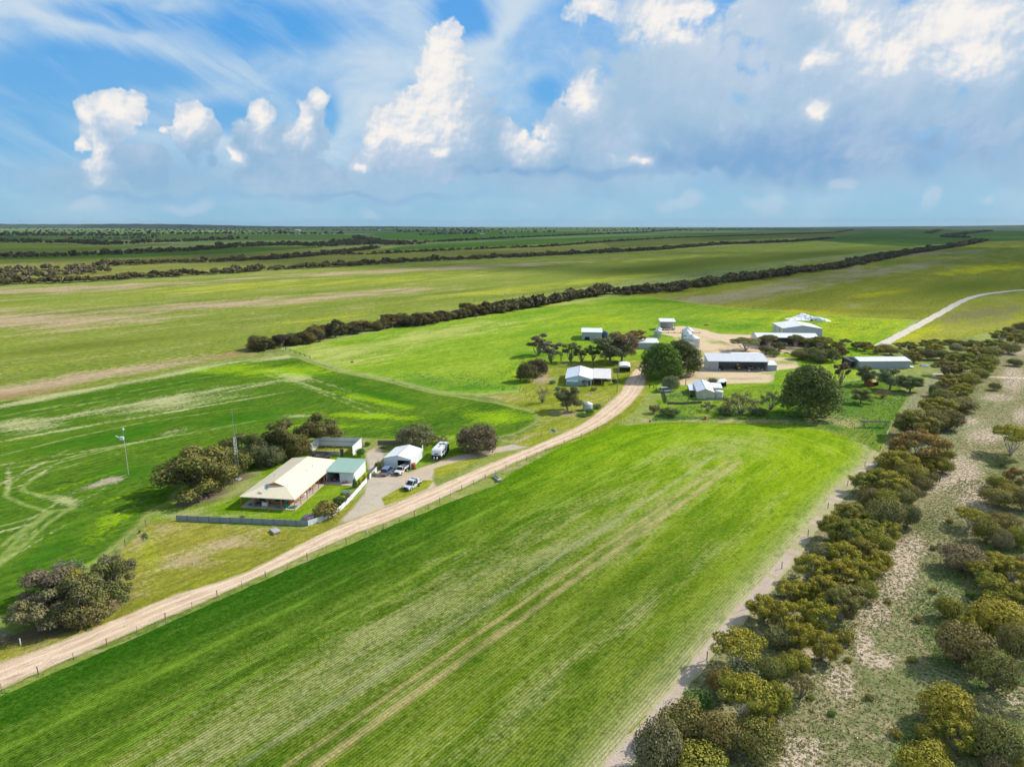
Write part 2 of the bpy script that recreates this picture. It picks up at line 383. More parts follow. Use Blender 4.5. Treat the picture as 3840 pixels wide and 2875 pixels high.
def crop_material(name, E, left_dark=True):
    m, N = mat(name); P = N.pos(); u, v = uv(N, P)
    c_, s_ = math.cos(HEAD), math.sin(HEAD)
    uE, vE = E[0]*s_+E[1]*c_, E[0]*c_-E[1]*s_
    du = (u-uE).max(0.0); sv = v-vE
    rd = (du*du+sv*sv).sqrt()                               # distance from the middle run: the rows bend round its end
    wob = (N.noise(P, 0.05, 3, 0.5)-0.5)*2.0
    rdw = rd+wob*1.2
    ang = N.step(du, 0.0, 1.0)
    al = u*(1.0-ang)+(sv.abs()._m('ARCTAN2', du+0.01)*(-40.0)+uE)*ang
    Q = N.vec(u*0.10, rdw, 0.0)
    n1 = N.noise(Q, 0.10, 6, 0.62)
    n2 = N.noise(N.vec(u*0.28, v, 5.0), 0.22, 6, 0.66)
    n3 = N.noise(P, 1.3, 4, 0.7)
    n5 = N.noise(N.vec(u*0.05, rd, 9.0), 1.3, 4, 0.6)
    left = N.step(sv+wob*3.0, -42.0, -8.0, 1.0, 0.0)         # lush along the road
    far = N.step(u, uE-95.0, uE+10.0)
    dark = N.mix(left, (0.075, 0.135, 0.010), (0.028, 0.105, 0.005))
    dark = N.mix(far*0.7, dark, (0.15, 0.29, 0.008))
    lime = N.mix(far*0.8, N.mix(left, (0.19, 0.26, 0.018), (0.11, 0.235, 0.012)), (0.30, 0.43, 0.008))
    k = N.step(n1*0.45+n2*0.35+n3*0.20-left*0.085+far*0.03, 0.38, 0.60)
    c = N.mix(k, dark, lime)
    # thin places: straw and pale soil between the drills
    mid = N.step(sv.abs()+wob*6.0, 10.0, 40.0, 1.0, 0.15)
    thin = N.step(n2*0.34+n1*0.22+n5*0.24+n3*0.20+mid*0.055-left*0.085+N.attr('thin')*0.06, 0.515, 0.66)
    drill = ((rd+(N.noise(P, 0.6, 3, 0.6)-0.5)*0.25)*(2*math.pi/0.46)).sin()*0.5+0.5
    near = N.step(N.vm('LENGTH', P), 70.0, 190.0, 1.0, 0.25)
    lines = N.step(drill+(n3-0.5)*1.5, 0.35, 0.95)
    straw = N.mix(n3, (0.34, 0.32, 0.13), (0.48, 0.41, 0.26))
    c = N.mix(thin*(0.30+lines*0.50), c, straw)
    c = N.mix(lines*near*(0.26-left*0.20)*N.step(n2+n3*0.4, 0.55, 0.85), c, N.mix(0.5, (0.30, 0.30, 0.11), straw))
    # run lines every sowing width, and the wheel tracks
    def track(at, w, s, col, side=None):
        q = ((sv if side is None else rd*side)-at+wob*0.35).abs()
        return N.step(q+(n3-0.5)*w*1.6, w*0.3, w*1.25, 1.0, 0.0)*(N.step(n2*0.5+n1*0.5, 0.30, 0.52)*s), col
    tracks = [track(1.0, 0.55, 0.78, (0.46, 0.36, 0.16)), track(3.6, 0.85, 0.75, (0.50, 0.38, 0.18)), track(-3.3, 0.7, 0.38, (0.46, 0.42, 0.27)),
              track(10.5, 0.22, 0.30, (0.40, 0.41, 0.15), 1), track(13.2, 0.22, 0.35, (0.40, 0.41, 0.15), 1), track(19.3, 0.22, 0.30, (0.40, 0.41, 0.15), 1), track(21.6, 0.22, 0.25, (0.40, 0.41, 0.15), 1), track(28.0, 0.25, 0.25, (0.42, 0.44, 0.16), 1), track(6.5, 0.2, 0.3, (0.38, 0.40, 0.14), 1), track(16.0, 0.2, 0.25, (0.38, 0.40, 0.14), 1), track(25.0, 0.2, 0.25, (0.38, 0.40, 0.14), 1), track(34.5, 0.25, 0.3, (0.38, 0.40, 0.14), 1),
              track(31.0, 0.4, 0.35, (0.42, 0.46, 0.12), 1)]
    n7a = N.noise(N.vec(u*0.12, v, 71.0), 0.35, 4, 0.65)
    for f, col in tracks[3:]: c = N.mix(f*(1.0-left*0.9)*N.step(n7a, 0.38, 0.62), c, col)
    un = 1.0-N.step(u, uE-6.0, uE+2.0)
    lugs = N.step((u*(2*math.pi/0.9)).sin()+(n3-0.5), -0.3, 0.5, 0.72, 1.0)
    for f, col in tracks[:3]: c = N.mix(f*un*lugs, c, col)
    # yellow-green lines on the lush side
    for at, w in ((-17.0, 0.6), (-19.5, 0.6), (-27.5, 0.7)):
        q = (-rd-at+wob*0.6).abs()
        f = N.step(q+(n3-0.5)*w*1.4, w*0.3, w*1.2, 1.0, 0.0)*N.step(sv, -1.0, -3.0)*0.40*N.step(n2, 0.35, 0.6)
        c = N.mix(f, c, (0.24, 0.42, 0.035))
    e = N.attr('edge'); rightside = N.step(sv, 20.0, 30.0)
    c = N.mix(N.step(e+(n3-0.5)*1.6+(drill-0.5)*0.8, 0.0, 2.2, 0.9, 0.0)*rightside, c, (0.50, 0.43, 0.27))
    c = N.mix(N.step(e+(n5-0.5)*6.0, 0.5, 7.0, 0.55, 0.0)*rightside, c, (0.42, 0.42, 0.17))
    n4 = N.noise(P, 5.0, 4, 0.7)
    n7 = N.noise(N.vec(u*0.25, rd, 31.0), 1.1, 6, 0.72)
    c = N.mix(N.step(n7*0.5+n3*0.5, 0.52, 0.64)*0.45, c, N.mix(0.5, dark, (0.05, 0.10, 0.01)))
    n8 = N.noise(N.vec(u*0.5, v, 44.0), 0.35, 6, 0.7)
    c = N.mix(N.step(n8, 0.50, 0.62)*0.35, c, N.mix(far*0.6, (0.05, 0.12, 0.008), (0.12, 0.26, 0.008)))
    c = N.hsv(c, sa=1.0, v=0.97+(n4-0.5)*1.6+(n3-0.5)*1.3+(n7-0.5)*1.1)
    h = n3*0.3+n4*0.5+drill*0.45*near
    N.out(c, 1.0, spec=0.0, normal=N.bump(h, 0.9, 0.22))
    return m

def dirt(name, a, b, c3, ruts=None, scale=1.0, fade=None, masks=(), tufts_=False):
    m, N = mat(name); P = N.pos(); u, v = uv(N, P)
    n1 = N.noise(P, 0.25*scale, 5, 0.6); n3 = N.noise(P, 2.2*scale, 4, 0.65); n4 = N.noise(P, 9.0, 3, 0.6)
    c = N.mix(N.step(n1, 0.35, 0.65), a, b)
    if ruts is not None:
        w = N.attr('across')
        ns = N.noise(N.vec(N.attr('along')*0.10, w+n1*0.5, 0.0), 1.8, 5, 0.6)
        c = N.mix(N.step(ns, 0.45, 0.62)*ruts, c, c3)
        for at, wd, s in ((1.0, 0.6, 0.8), (-1.0, 0.6, 0.8), (2.3, 0.35, 0.4), (-2.2, 0.35, 0.4)):
            c = N.mix(N.step((w-at+(n1-0.5)*0.9).abs()+(n3-0.5)*0.4, 0.05, wd, s, 0.0), c, (min(1, b[0]*1.12), b[1]*1.12, b[2]*1.12))
        dk = N.noise(N.vec(N.attr('along')*0.16, w, 4.0), 2.6, 4, 0.6)
        c = N.mix(N.step(dk, 0.56, 0.66)*0.55, c, (a[0]*0.55, a[1]*0.50, a[2]*0.46))
    else:
        c = N.mix(N.step(n3*0.6+n1*0.4, 0.5, 0.66)*0.6, c, c3)
    for at, col, s in masks:
        c = N.mix(N.step(N.attr(at)+(n3-0.5)*2.2+(n1-0.5)*3.0, -0.15, 0.8)*s, c, col)
    if tufts_:
        tv = N.voro(N.vec(u+(n3-0.5)*0.5, v+(n1-0.5)*0.5, 0.0), 1.15, dim='2D'); tv2 = N.voro(N.vec(u, v+9.0, 0.0), 2.1, dim='2D')
        tm = N.step(tv+(n3-0.5)*0.6-(n1-0.5)*0.8, 0.42, 0.18)
        c = N.mix(N.step(N.attr('sand')+(n1-0.5)*2.0+(n3-0.5)*1.2+tv*0.9, 0.15, 0.75)*0.8, c, (0.58, 0.46, 0.35))
        c = N.mix(tm*0.85, c, N.mix(n3, (0.085, 0.10, 0.03), (0.20, 0.19, 0.08)))
        c = N.mix(N.step(tv2+(n3-0.5)*0.6, 0.34, 0.12)*0.7, c, (0.13, 0.11, 0.06))
    if fade:
        col, wd = fade
        c = N.mix(N.step(N.attr('edge')+(n3-0.5)*wd*1.8, 0.0, wd, 1.0, 0.0), c, col)
    c = N.hsv(c, v=1.0+(n4-0.5)*0.28+(n3-0.5)*0.18)
    N.out(c, 1.0, spec=0.0, normal=N.bump(n3*0.5+n4*0.5, 0.8, 0.15))
    return m

def ribbon(name, pts, widths, m, z, amp=0.25, seed=1, step=1.0):
    """a road along a centre line (metres), smoothed; stores distance along and across"""
    P = [Vector(p[:2]) for p in pts]; out = []; wo = []
    n = len(P)
    for i in range(n-1):
        p0, p1, p2, p3 = P[max(i-1, 0)], P[i], P[i+1], P[min(i+2, n-1)]
        k = max(2, int((p2-p1).length/step))
        for j in range(k):
            t = j/k; t2, t3 = t*t, t*t*t
            out.append(0.5*((2*p1)+(-p0+p2)*t+(2*p0-5*p1+4*p2-p3)*t2+(-p0+3*p1-3*p2+p3)*t3)); wo.append(widths[i]*(1-t)+widths[i+1]*t)
    out.append(P[-1]); wo.append(widths[-1])
    r = random.Random(seed); ph = [r.uniform(0, 6) for _ in range(12)]
    V, al, ac, F = [], [], [], []; s = 0.0; K = 8
    for i, (p, w) in enumerate(zip(out, wo)):
        d = (out[min(i+1, len(out)-1)]-out[max(i-1, 0)]).normalized(); nr = Vector((d.y, -d.x))
        if i: s += (p-out[i-1]).length
        e = [amp*(sum(math.sin(s*f+ph[q+6*sd])*g for q, (f, g) in enumerate(((.17, .8), (.47, .6), (1.3, .45), (2.9, .35))))+r.uniform(-.5, .5)) for sd in (0, 1)]
        for j in range(K+1):
            t = j/K*2-1; x = t*w/2+(e[0] if j == 0 else e[1] if j == K else 0)
            q = p+nr*x; V.append((q.x, q.y, z)); al.append(s); ac.append(x)
        if i:
            a = (i-1)*(K+1); b = i*(K+1)
            for j in range(K): F.append((a+j, b+j, b+j+1, a+j+1))
    o = link_mesh(name, V, F, m); store(o, 'along', al); store(o, 'across', ac)
    wv = np.repeat(np.array(wo)/2, K+1); store(o, 'edge', np.maximum(wv-np.abs(np.array(ac)), 0))
    if o.data.polygons[0].normal.z < 0: o.data.flip_normals()
    tag(o, kind='structure'); return o

# ---------------------------------------------------------------- the base ground, out to the horizon
def base_ground():
    m, N = mat('plain'); P = N.pos(); u, v = uv(N, P)
    x, y, z = N.sep(P)
    # far off, the plain reads as long strips of crop, scrub and stubble
    n1 = N.noise(P, 0.9, 4, 0.65); n2 = N.noise(N.vec(u*0.3, v, 0.0), 0.08, 5, 0.6)
    g = N.mix(N.step(n2*0.6+n1*0.4, 0.36, 0.62), (0.13, 0.19, 0.03), (0.27, 0.31, 0.06))
    g = N.mix(N.step(N.noise(P, 0.25, 5, 0.6), 0.48, 0.66)*0.75, g, (0.40, 0.34, 0.17))
    n4 = N.noise(P, 6.0, 3, 0.6)
    g = N.hsv(g, v=1.0+(n4-0.5)*0.5+(n1-0.5)*0.5)
    st = N.noise(N.vec(x*0.00016, y*0.00075, 0.0), 1.0, 4, 0.62)
    st2 = N.noise(N.vec(x*0.00045, y*0.0021, 5.0), 1.0, 3, 0.6)
    f = N.mix(N.step(st, 0.44, 0.50), (0.075, 0.16, 0.03), (0.15, 0.22, 0.05))
    f = N.mix(N.step(st2, 0.56, 0.585)*0.9, f, (0.02, 0.035, 0.022))
    f = N.mix(N.step(st2, 0.40, 0.375)*N.step(st, 0.45, 0.6), f, (0.42, 0.38, 0.18))
    f = N.mix(N.step(st, 0.60, 0.63)*0.85, f, (0.02, 0.036, 0.024))
    c = N.mix(N.step(y, 1900.0, 2600.0), g, f)
    N.out(c, 0.95, spec=0.1, normal=N.bump(n1*0.6+n4*0.4, 0.8, 0.3))
    R = 13500.0; V = []; F = []
    rs = [0]+[40*1.11**i for i in range(60)]; rs = [r for r in rs if r < R]+[R]; K = 72
    V.append((0, 0, 0))
    for r in rs[1:]:
        for k in range(K): a = 2*math.pi*k/K; V.append((r*math.sin(a), r*math.cos(a), 0))
    for k in range(K): F.append((0, 1+(k+1) % K, 1+k))
    for i in range(len(rs)-2):
        for k in range(K):
            a = 1+i*K; b = a+K; F.append((a+k, a+(k+1) % K, b+(k+1) % K, b+k))
    o = link_mesh('ground', V, F, m); tag(o, kind='structure')
base_ground()
# ---------------------------------------------------------------- fields, in the order they lie
FZ = 0.004
M_p1 = grassy('bright_pasture', (0.12, 0.30, 0.025), (0.25, 0.42, 0.05), (0.33, 0.39, 0.17), 0.6, streak=1.0, scale=1.2, edge=((0.30, 0.36, 0.12), 5.0),
              masks=(('pale', (0.36, 0.47, 0.17), 0.8), ('dark', (0.055, 0.22, 0.02), 0.7), ('lime', (0.30, 0.44, 0.03), 0.75)), yellow=(0.28, 0.42, 0.04), tan_lo=0.54)
M_p2 = grassy('yellow_pasture', (0.125, 0.215, 0.045), (0.23, 0.335, 0.07), (0.40, 0.32, 0.17), 0.75, streak=2.5, scale=0.5, brown=(0.31, 0.27, 0.11),
              masks=(('tan', (0.45, 0.33, 0.21), 0.95), ('dark', (0.11, 0.17, 0.03), 0.75), ('lime', (0.34, 0.44, 0.05), 0.6), ('rust', (0.34, 0.22, 0.10), 0.85)), yellow=(0.28, 0.36, 0.06))
M_p3 = grassy('olive_pasture', (0.15, 0.23, 0.035), (0.27, 0.33, 0.06), (0.36, 0.32, 0.15), 0.7, streak=2.5, scale=0.5,
              masks=(('grey', (0.34, 0.29, 0.18), 0.85), ('lime', (0.42, 0.50, 0.02), 0.8), ('dark', (0.10, 0.18, 0.03), 0.6)))
M_f2 = grassy('crop_behind_house', (0.045, 0.142, 0.016), (0.11, 0.235, 0.026), (0.50, 0.45, 0.26), 0.45, streak=2.0, scale=1.0, tan_lo=0.56,
              masks=(('pale', (0.50, 0.47, 0.24), 0.75), ('lime', (0.26, 0.50, 0.02), 0.7), ('dark', (0.02, 0.15, 0.008), 0.6), ('bare', (0.42, 0.34, 0.25), 0.95)), edge=((0.30, 0.34, 0.09), 2.0), fine=1.2, lines=(0.34, 0.40, 0.12))
P = [G(x, y) for x, y in ()]
# far fields: (outline, green, lime, tan amount)
far = [
 ([(-900, 1010), (0, 975), (700, 945), (1500, 930), (1920, 925), (2350, 905), (3000, 890), (3100, 893), (2700, 920), (2300, 945), (1920, 962), (1300, 1000), (700, 1035), (0, 1070), (-900, 1120)], (0.14, 0.20, 0.06), (0.22, 0.28, 0.08), (0.38, 0.31, 0.20), 0.7),
 ([(-900, 990), (0, 975), (500, 965), (900, 948), (1200, 930), (1215, 925), (900, 925), (500, 945), (0, 970-10), (-900, 975)], (0.06, 0.15, 0.03), (0.10, 0.20, 0.04), (0.2, 0.24, 0.1), 0.2),
 ([(-900, 930), (0, 908), (180, 910), (340, 922), (500, 922), (640, 912), (640, 915), (430, 935), (200, 950), (0, 953), (-900, 965)], (0.11, 0.19, 0.04), (0.17, 0.25, 0.06), (0.3, 0.3, 0.12), 0.3),
 ([(310, 903), (600, 898), (700, 899), (500, 908), (340, 911)], (0.14, 0.22, 0.05), (0.2, 0.27, 0.07), (0.3, 0.3, 0.12), 0.3),
 ([(-900, 895), (0, 885), (600, 877), (1000, 878), (1340, 882), (1400, 893), (1000, 900), (760, 902), (600, 893), (0, 898)], (0.06, 0.15, 0.04), (0.10, 0.19, 0.05), (0.2, 0.24, 0.1), 0.2),
 ([(1380, 878), (1520, 870), (1920, 870), (2200, 868), (2300, 878), (1920, 893), (1560, 900), (1450, 893)], (0.05, 0.16, 0.03), (0.08, 0.20, 0.04), (0.2, 0.24, 0.1), 0.2),
 ([(1650, 915), (1920, 903), (2200, 890), (2500, 880), (2900, 868), (3000, 866), (3050, 862), (2700, 880), (2500, 893), (2200, 905), (1920, 922), (1560, 935), (1400, 945), (1500, 925)], (0.05, 0.16, 0.03), (0.09, 0.20, 0.04), (0.25, 0.28, 0.1), 0.2),
 ([(2980, 895), (3120, 893), (3300, 860), (3480, 852), (3840, 850), (4500, 850), (4500, 898), (3840, 900), (3690, 905), (3400, 925), (3180, 912)], (0.055, 0.15, 0.035), (0.09, 0.19, 0.045), (0.2, 0.24, 0.1), 0.2),
 ([(2230, 900), (2600, 885), (3000, 868), (3250, 870), (3300, 862), (3120, 893), (2970, 893), (2700, 903), (2300, 930)], (0.09, 0.16, 0.04), (0.14, 0.2, 0.06), (0.32, 0.28, 0.18), 0.5),
]
for i, (pts, a, b, t, ta) in enumerate(far):
    mm = grassy('far_field', a, b, t, ta, streak=3, scale=0.12, fine=0.3)
    sheet('field', pts, mm, z=FZ*(i+1)+0.02, amp=3.0, seed=20+i, step=6.0, dens=0.03)
P2 = [(-900, 1700), (0, 1502), (348, 1450), (580, 1404), (812, 1354), (960, 1330), (1000, 1300), (1300, 1235), (1500, 1195), (2200, 1075), (2500, 1035), (2900, 985), (3300, 940), (3500, 925), (3180, 906), (3060, 903), (2700, 925), (2224, 952), (1920, 970), (1650, 982),
      (1302, 1003), (981, 1022), (694, 1042), (260, 1070), (0, 1078), (-900, 1120)]
sheet('pasture', P2, M_p2, z=0.044, amp=0.8, seed=2, masks=dict(
    tan=[(150, 1090, 900, 14, -0.045), (1500, 1015, 900, 9, -0.05), (100, 1200, 620, 42, -0.02), (700, 1150, 520, 20, -0.07), (1300, 1110, 500, 14, -0.09), (250, 1430, 700, 26, -0.17), (0, 1470, 340, 30, -0.12), (600, 1380, 420, 10, -0.19)],
    rust=[(880, 1325, 160, 16, -0.2), (100, 1480, 300, 18, -0.14)],
    dark=[(2500, 1000, 480, 22, -0.1), (3000, 960, 400, 15, -0.1), (300, 1300, 600, 20, -0.1)],
    lime=[(900, 1075, 430, 14, -0.06), (1450, 1050, 400, 12, -0.06), (1900, 1090, 350, 14, -0.1), (2250, 1050, 250, 9, -0.1), (1250, 1190, 260, 12, -0.12), (2500, 970, 300, 6, -0.06)]))
P3 = [(2290, 1098), (2450, 1095), (2700, 1045), (3000, 990), (3300, 950), (3690, 907), (3840, 902), (4700, 895), (4700, 1100), (3840, 1085), (3640, 1118), (3560, 1150), (3420, 1235), (3300, 1300), (3000, 1260), (2600, 1180), (2420, 1130)]
sheet('pasture', P3, M_p3, z=0.048, amp=0.8, seed=3, masks=dict(
    grey=[(2900, 1090, 420, 30, -0.16), (3250, 1020, 420, 22, -0.12), (3300, 960, 500, 12, -0.05), (2650, 1120, 200, 22, -0.05)],
    lime=[(3300, 1100, 160, 12, -0.1), (3000, 1170, 260, 12, 0.02), (3680, 1010, 200, 16, -0.1), (2600, 1150, 240, 12, 0.03)],
    dark=[(3600, 1080, 300, 30, -0.1), (3300, 1170, 300, 12, 0)]))
P4 = [(3300, 1300), (3420, 1240), (3640, 1125), (3840, 1092), (4700, 1060), (4700, 1300), (3840, 1215), (3600, 1270), (3450, 1290)]
sheet('pasture', P4, grassy('dry_pasture', (0.18, 0.27, 0.04), (0.30, 0.36, 0.07), (0.42, 0.35, 0.18), 0.7, scale=0.8,
      masks=(('dark', (0.17, 0.16, 0.08), 0.85), ('lime', (0.42, 0.52, 0.02), 0.6))), z=0.052, amp=0.6, seed=4, masks=dict(dark=[(3680, 1180, 260, 42, -0.08)], lime=[(3440, 1250, 120, 20, -0.3)]))
P1 = [(1067, 1322), (1188, 1360), (1280, 1392), (1454, 1426), (1639, 1473), (1800, 1484), (1960, 1470), (2020, 1490), (2300, 1490), (2600, 1480), (3300, 1420), (3320, 1300), (3400, 1245), (3450, 1200), (3200, 1190), (2900, 1165), (2700, 1150), (2560, 1130), (2440, 1112),
      (2290, 1108), (2100, 1115), (1800, 1165), (1500, 1222), (1300, 1262), (1130, 1292), (1050, 1306)]
sheet('pasture', P1, M_p1, z=0.056, amp=0.8, seed=5, masks=dict(
    pale=[(1300, 1330, 330, 45, -0.1), (1650, 1250, 350, 30, -0.15), (1180, 1310, 120, 30), (1350, 1410, 120, 14, 0.1), (2150, 1130, 200, 14, -0.1)],
    dark=[(1600, 1440, 160, 26, 0.02), (1750, 1455, 160, 14), (2000, 1330, 120, 14), (2750, 1230, 160, 16), (2550, 1210, 120, 8), (2450, 1130, 200, 10), (2820, 1220, 120, 10), (3150, 1230, 60, 8)],
    lime=[(3100, 1230, 300, 60), (3250, 1200, 250, 18), (2900, 1185, 300, 14), (2250, 1200, 160, 20), (1950, 1400, 60, 16)]))
F2 = [(-1000, 1760), (-400, 1590), (0, 1506), (348, 1454), (580, 1408), (812, 1358), (951, 1350), (1067, 1325), (1188, 1365), (1280, 1396), (1454, 1430), (1639, 1476), (1860, 1509), (1976, 1537), (2024, 1556), (2014, 1583), (1947, 1623), (1877, 1640), (1703, 1650), (1494, 1650), (1396, 1650),
      (1300, 1640), (1150, 1640), (1100, 1680), (850, 1740), (660, 1850), (652, 1880), (578, 1909), (530, 1970), (457, 2035), (380, 2100), (100, 2260), (0, 2335), (-300, 2480), (-1000, 2900)]
sheet('crop_field', F2, M_f2, z=0.064, amp=0.35, seed=6, dens=0.0068, lines=[[(0, 1709), (261, 1643), (522, 1587), (957, 1522)], [(0, 2100), (70, 2022), (143, 1957), (191, 1922), (87, 1891), (22, 1861), (26, 1826), (78, 1787), (143, 1761), (243, 1730), (391, 1691), (652, 1630)], [(0, 2052), (65, 2000), (161, 1935), (209, 1913), (278, 1909), (270, 1874), (174, 1861), (91, 1843), (83, 1830), (130, 1791), (200, 1765), (304, 1735)], [(0, 1974), (87, 1952), (174, 1922)], [(-43, 2152), (70, 2061), (183, 1961), (243, 1917)], [(204, 1857), (243, 1870), (270, 1904)], [(0, 1561), (217, 1526), (391, 1504)], [(0, 1761), (174, 1735), (391, 1683), (652, 1635), (960, 1578)], [(985, 1400), (1101, 1423), (1275, 1487), (1400, 1530)], [(997, 1406), (1159, 1458), (1280, 1504), (1400, 1555)], [(0, 1562), (754, 1417), (985, 1392)], [(0, 1580), (500, 1482), (760, 1432)]], masks=dict(
    pale=[(100, 1505, 620, 12, -0.19), (600, 1412, 500, 9, -0.2), (1100, 1335, 170, 9, -0.12), (150, 1580, 560, 9, -0.19), (600, 1500, 480, 7, -0.17), (620, 1510, 330, 30, -0.15), (880, 1465, 180, 9, -0.2), (640, 1620, 90, 12, -0.25), (60, 1600, 200, 28, -0.1), (1090, 1410, 110, 12, 0.25), (1180, 1455, 150, 6, 0.32), (1230, 1440, 150, 5, 0.32),
          (700, 1535, 500, 4, -0.17), (330, 1690, 500, 4, -0.17), (200, 1620, 500, 4, -0.18), (1130, 1560, 90, 7, 0), (250, 1880, 60, 22, 0.2), (180, 1870, 150, 7, 0.28), (30, 1810, 14, 60, 0), (150, 1740, 150, 7, -0.5), (130, 1790, 110, 6, -0.6), (190, 1955, 200, 5, -0.62), (150, 1925, 170, 5, -0.62), (90, 2060, 160, 5, -0.6), (60, 1980, 160, 5, -0.25), (500, 1900, 90, 5, -0.5), (60, 2330, 120, 30, -0.5)],
    lime=[(1000, 1390, 260, 26, 0.0), (1400, 1500, 200, 14, 0.2), (1850, 1560, 190, 30, 0.1), (1380, 1560, 300, 12, 0.05), (250, 1440, 400, 8, -0.2), (420, 1960, 120, 50, -0.6), (1250, 1600, 200, 12, 0), (1620, 1640, 240, 8), (300, 2140, 150, 12, -0.6), (330, 1800, 260, 8, -0.3), (500, 1850, 200, 10, -0.3)],
    dark=[(1450, 1490, 200, 20, 0.2), (400, 1640, 350, 40, -0.15), (900, 1570, 250, 25, -0.1), (200, 2060, 160, 60, -0.5), (450, 1770, 200, 40, -0.2), (1330, 1450, 160, 14, 0.3)],
    bare=[(380, 1812, 90, 10, -0.28), (415, 1800, 45, 14, -0.1)]))
# foreground crop
F1_L = [(-700, 2960), (0, 2611), (347, 2460), (741, 2287), (1100, 2128), (1280, 2055), (1483, 1965), (1686, 1884), (1860, 1820), (1890, 1795), (1929, 1768), (2092, 1681), (2207, 1623), (2312, 1598), (2497, 1584), (2792, 1588), (2966, 1595), (3082, 1612), (3169, 1641), (3244, 1670), (3270, 1692),
        (3244, 1735), (3140, 1828), (3053, 1938), (2937, 2077), (2792, 2240), (2647, 2410), (2467, 2627), (2327, 2780), (2240, 2885), (2000, 3250), (1000, 3400), (-700, 3400)]
o = sheet('crop_field', F1_L, crop_material('foreground_crop', G(2734, 1712)), z=0.064, amp=0.22, seed=8, step=0.8, masks=dict(
    thin=[(2680, 1690, 180, 40, -0.2), (2000, 2120, 420, 60, -0.65), (1700, 2330, 700, 60, -0.62), (1500, 2350, 900, 160, -0.6), (900, 2760, 500, 100, -0.5), (2500, 1900, 300, 60, -0.7), (1900, 2700, 400, 60, -0.8), (2450, 2250, 300, 30, -0.8)]))
# bare headland between the crop and the trees
HL = [(3275, 1688), (3300, 1700), (3290, 1740), (3200, 1830), (3110, 1930), (2990, 2100), (2830, 2290), (2680, 2450), (2560, 2620), (2430, 2790), (2360, 2885), (2100, 3250), (1990, 3250), (2235, 2885), (2320, 2785), (2460, 2632), (2640, 2415), (2785, 2245), (2930, 2082), (3046, 1942), (3133, 1832), (3237, 1738)]
sheet('headland_track', HL, dirt('headland_soil', (0.50, 0.39, 0.32), (0.56, 0.45, 0.36), (0.44, 0.38, 0.24), fade=((0.42, 0.38, 0.20), 0.7)), z=0.060, amp=0.3, seed=9, step=0.8)
# strip of rough scrub ground on the right
SG = [(3300, 1705), (3340, 1600), (3400, 1500), (3500, 1400), (3640, 1310), (3840, 1240), (4500, 1210), (5200, 3400), (2000, 3400), (2100, 3250), (2360, 2885), (2430, 2790), (2560, 2620), (2680, 2450), (2830, 2290), (2990, 2100), (3110, 1930), (3200, 1830), (3290, 1740)]
m_scrub = dirt('scrub_soil', (0.38, 0.31, 0.18), (0.25, 0.26, 0.11), (0.14, 0.19, 0.06), scale=1.6, tufts_=True,
    masks=(('green', (0.15, 0.20, 0.06), 0.65), ('lush', (0.08, 0.17, 0.03), 0.85), ('pale', (0.34, 0.37, 0.20), 0.8), ('sand', (0.72, 0.54, 0.43), 0.95)))
sheet('scrub_ground', SG, m_scrub, z=0.020, amp=0.3, seed=10, step=1.2, dens=0.010, masks=dict(
    sand=[(3600, 1770, 75, 60), (3660, 1860, 60, 50), (3540, 1800, 60, 30, -0.5), (3390, 2110, 50, 95, 0), (3350, 2190, 45, 60), (3270, 2290, 60, 60), (3440, 2050, 30, 50), (3240, 2420, 35, 70), (3150, 2560, 60, 60), (3000, 2830, 80, 70), (3690, 1635, 60, 28), (3790, 1625, 50, 22), (3620, 1580, 60, 14), (3740, 1490, 60, 14), (3800, 1420, 40, 50),
          (3840, 1560, 40, 30), (3780, 1320, 90, 14), (3300, 2480, 60, 30), (3060, 2450, 50, 20), (3830, 2620, 40, 24), (3760, 2620, 30, 20, -0.6), (2900, 2560, 60, 24)],
    green=[(3250, 2500, 90, 200, -1), (3460, 2120, 40, 160, -.6), (3380, 2600, 120, 260), (3150, 2350, 60, 80, -1), (3100, 2750, 120, 60), (3450, 1650, 130, 130), (3600, 1500, 160, 70), (3750, 1750, 150, 80), (3500, 1980, 140, 40), (3600, 2150, 150, 100), (3480, 2350, 60, 100), (3500, 2600, 120, 160), (3300, 2800, 160, 80), (3840, 2000, 120, 200), (3060, 2400, 200, 40, -1)],
    lush=[(3560, 2180, 120, 45, 0.3), (3600, 2050, 80, 30), (3760, 2030, 100, 40), (3530, 2460, 70, 110, 0.2), (3620, 2580, 80, 60), (3440, 2770, 100, 70), (3540, 2330, 70, 60), (3820, 2780, 80, 120), (2900, 2500, 100, 50), (3740, 1960, 60, 30)],
    pale=[(3540, 2560, 90, 60), (3520, 2250, 90, 60), (3440, 1560, 80, 120), (3600, 1600, 120, 60), (3500, 1430, 60, 60), (3700, 2100, 60, 30)]))
# grass with tussocks at the field's top right
TG = [(2450, 1575), (2560, 1500), (2700, 1545), (3000, 1560), (3060, 1450), (3340, 1400), (3400, 1490), (3330, 1610), (3295, 1695), (3250, 1668), (3169, 1639), (3082, 1610), (2966, 1593), (2792, 1586), (2600, 1583)]
sheet('rough_grass', TG, grassy('rough_grass', (0.08, 0.22, 0.03), (0.20, 0.30, 0.05), (0.42, 0.36, 0.16), 0.6, scale=1.6,
      masks=(('tan', (0.44, 0.37, 0.18), 0.8), ('dark', (0.06, 0.19, 0.035), 0.8)), fine=1.3), z=0.008, amp=0.5, seed=11, dens=0.01,
      masks=dict(tan=[(2900, 1578, 500, 12), (3130, 1575, 120, 24, 0.2), (3300, 1400, 100, 12), (3430, 1475, 60, 24)], dark=[(3200, 1520, 150, 50), (3300, 1600, 80, 40), (3120, 1600, 60, 14, .3), (2700, 1520, 240, 30)]))
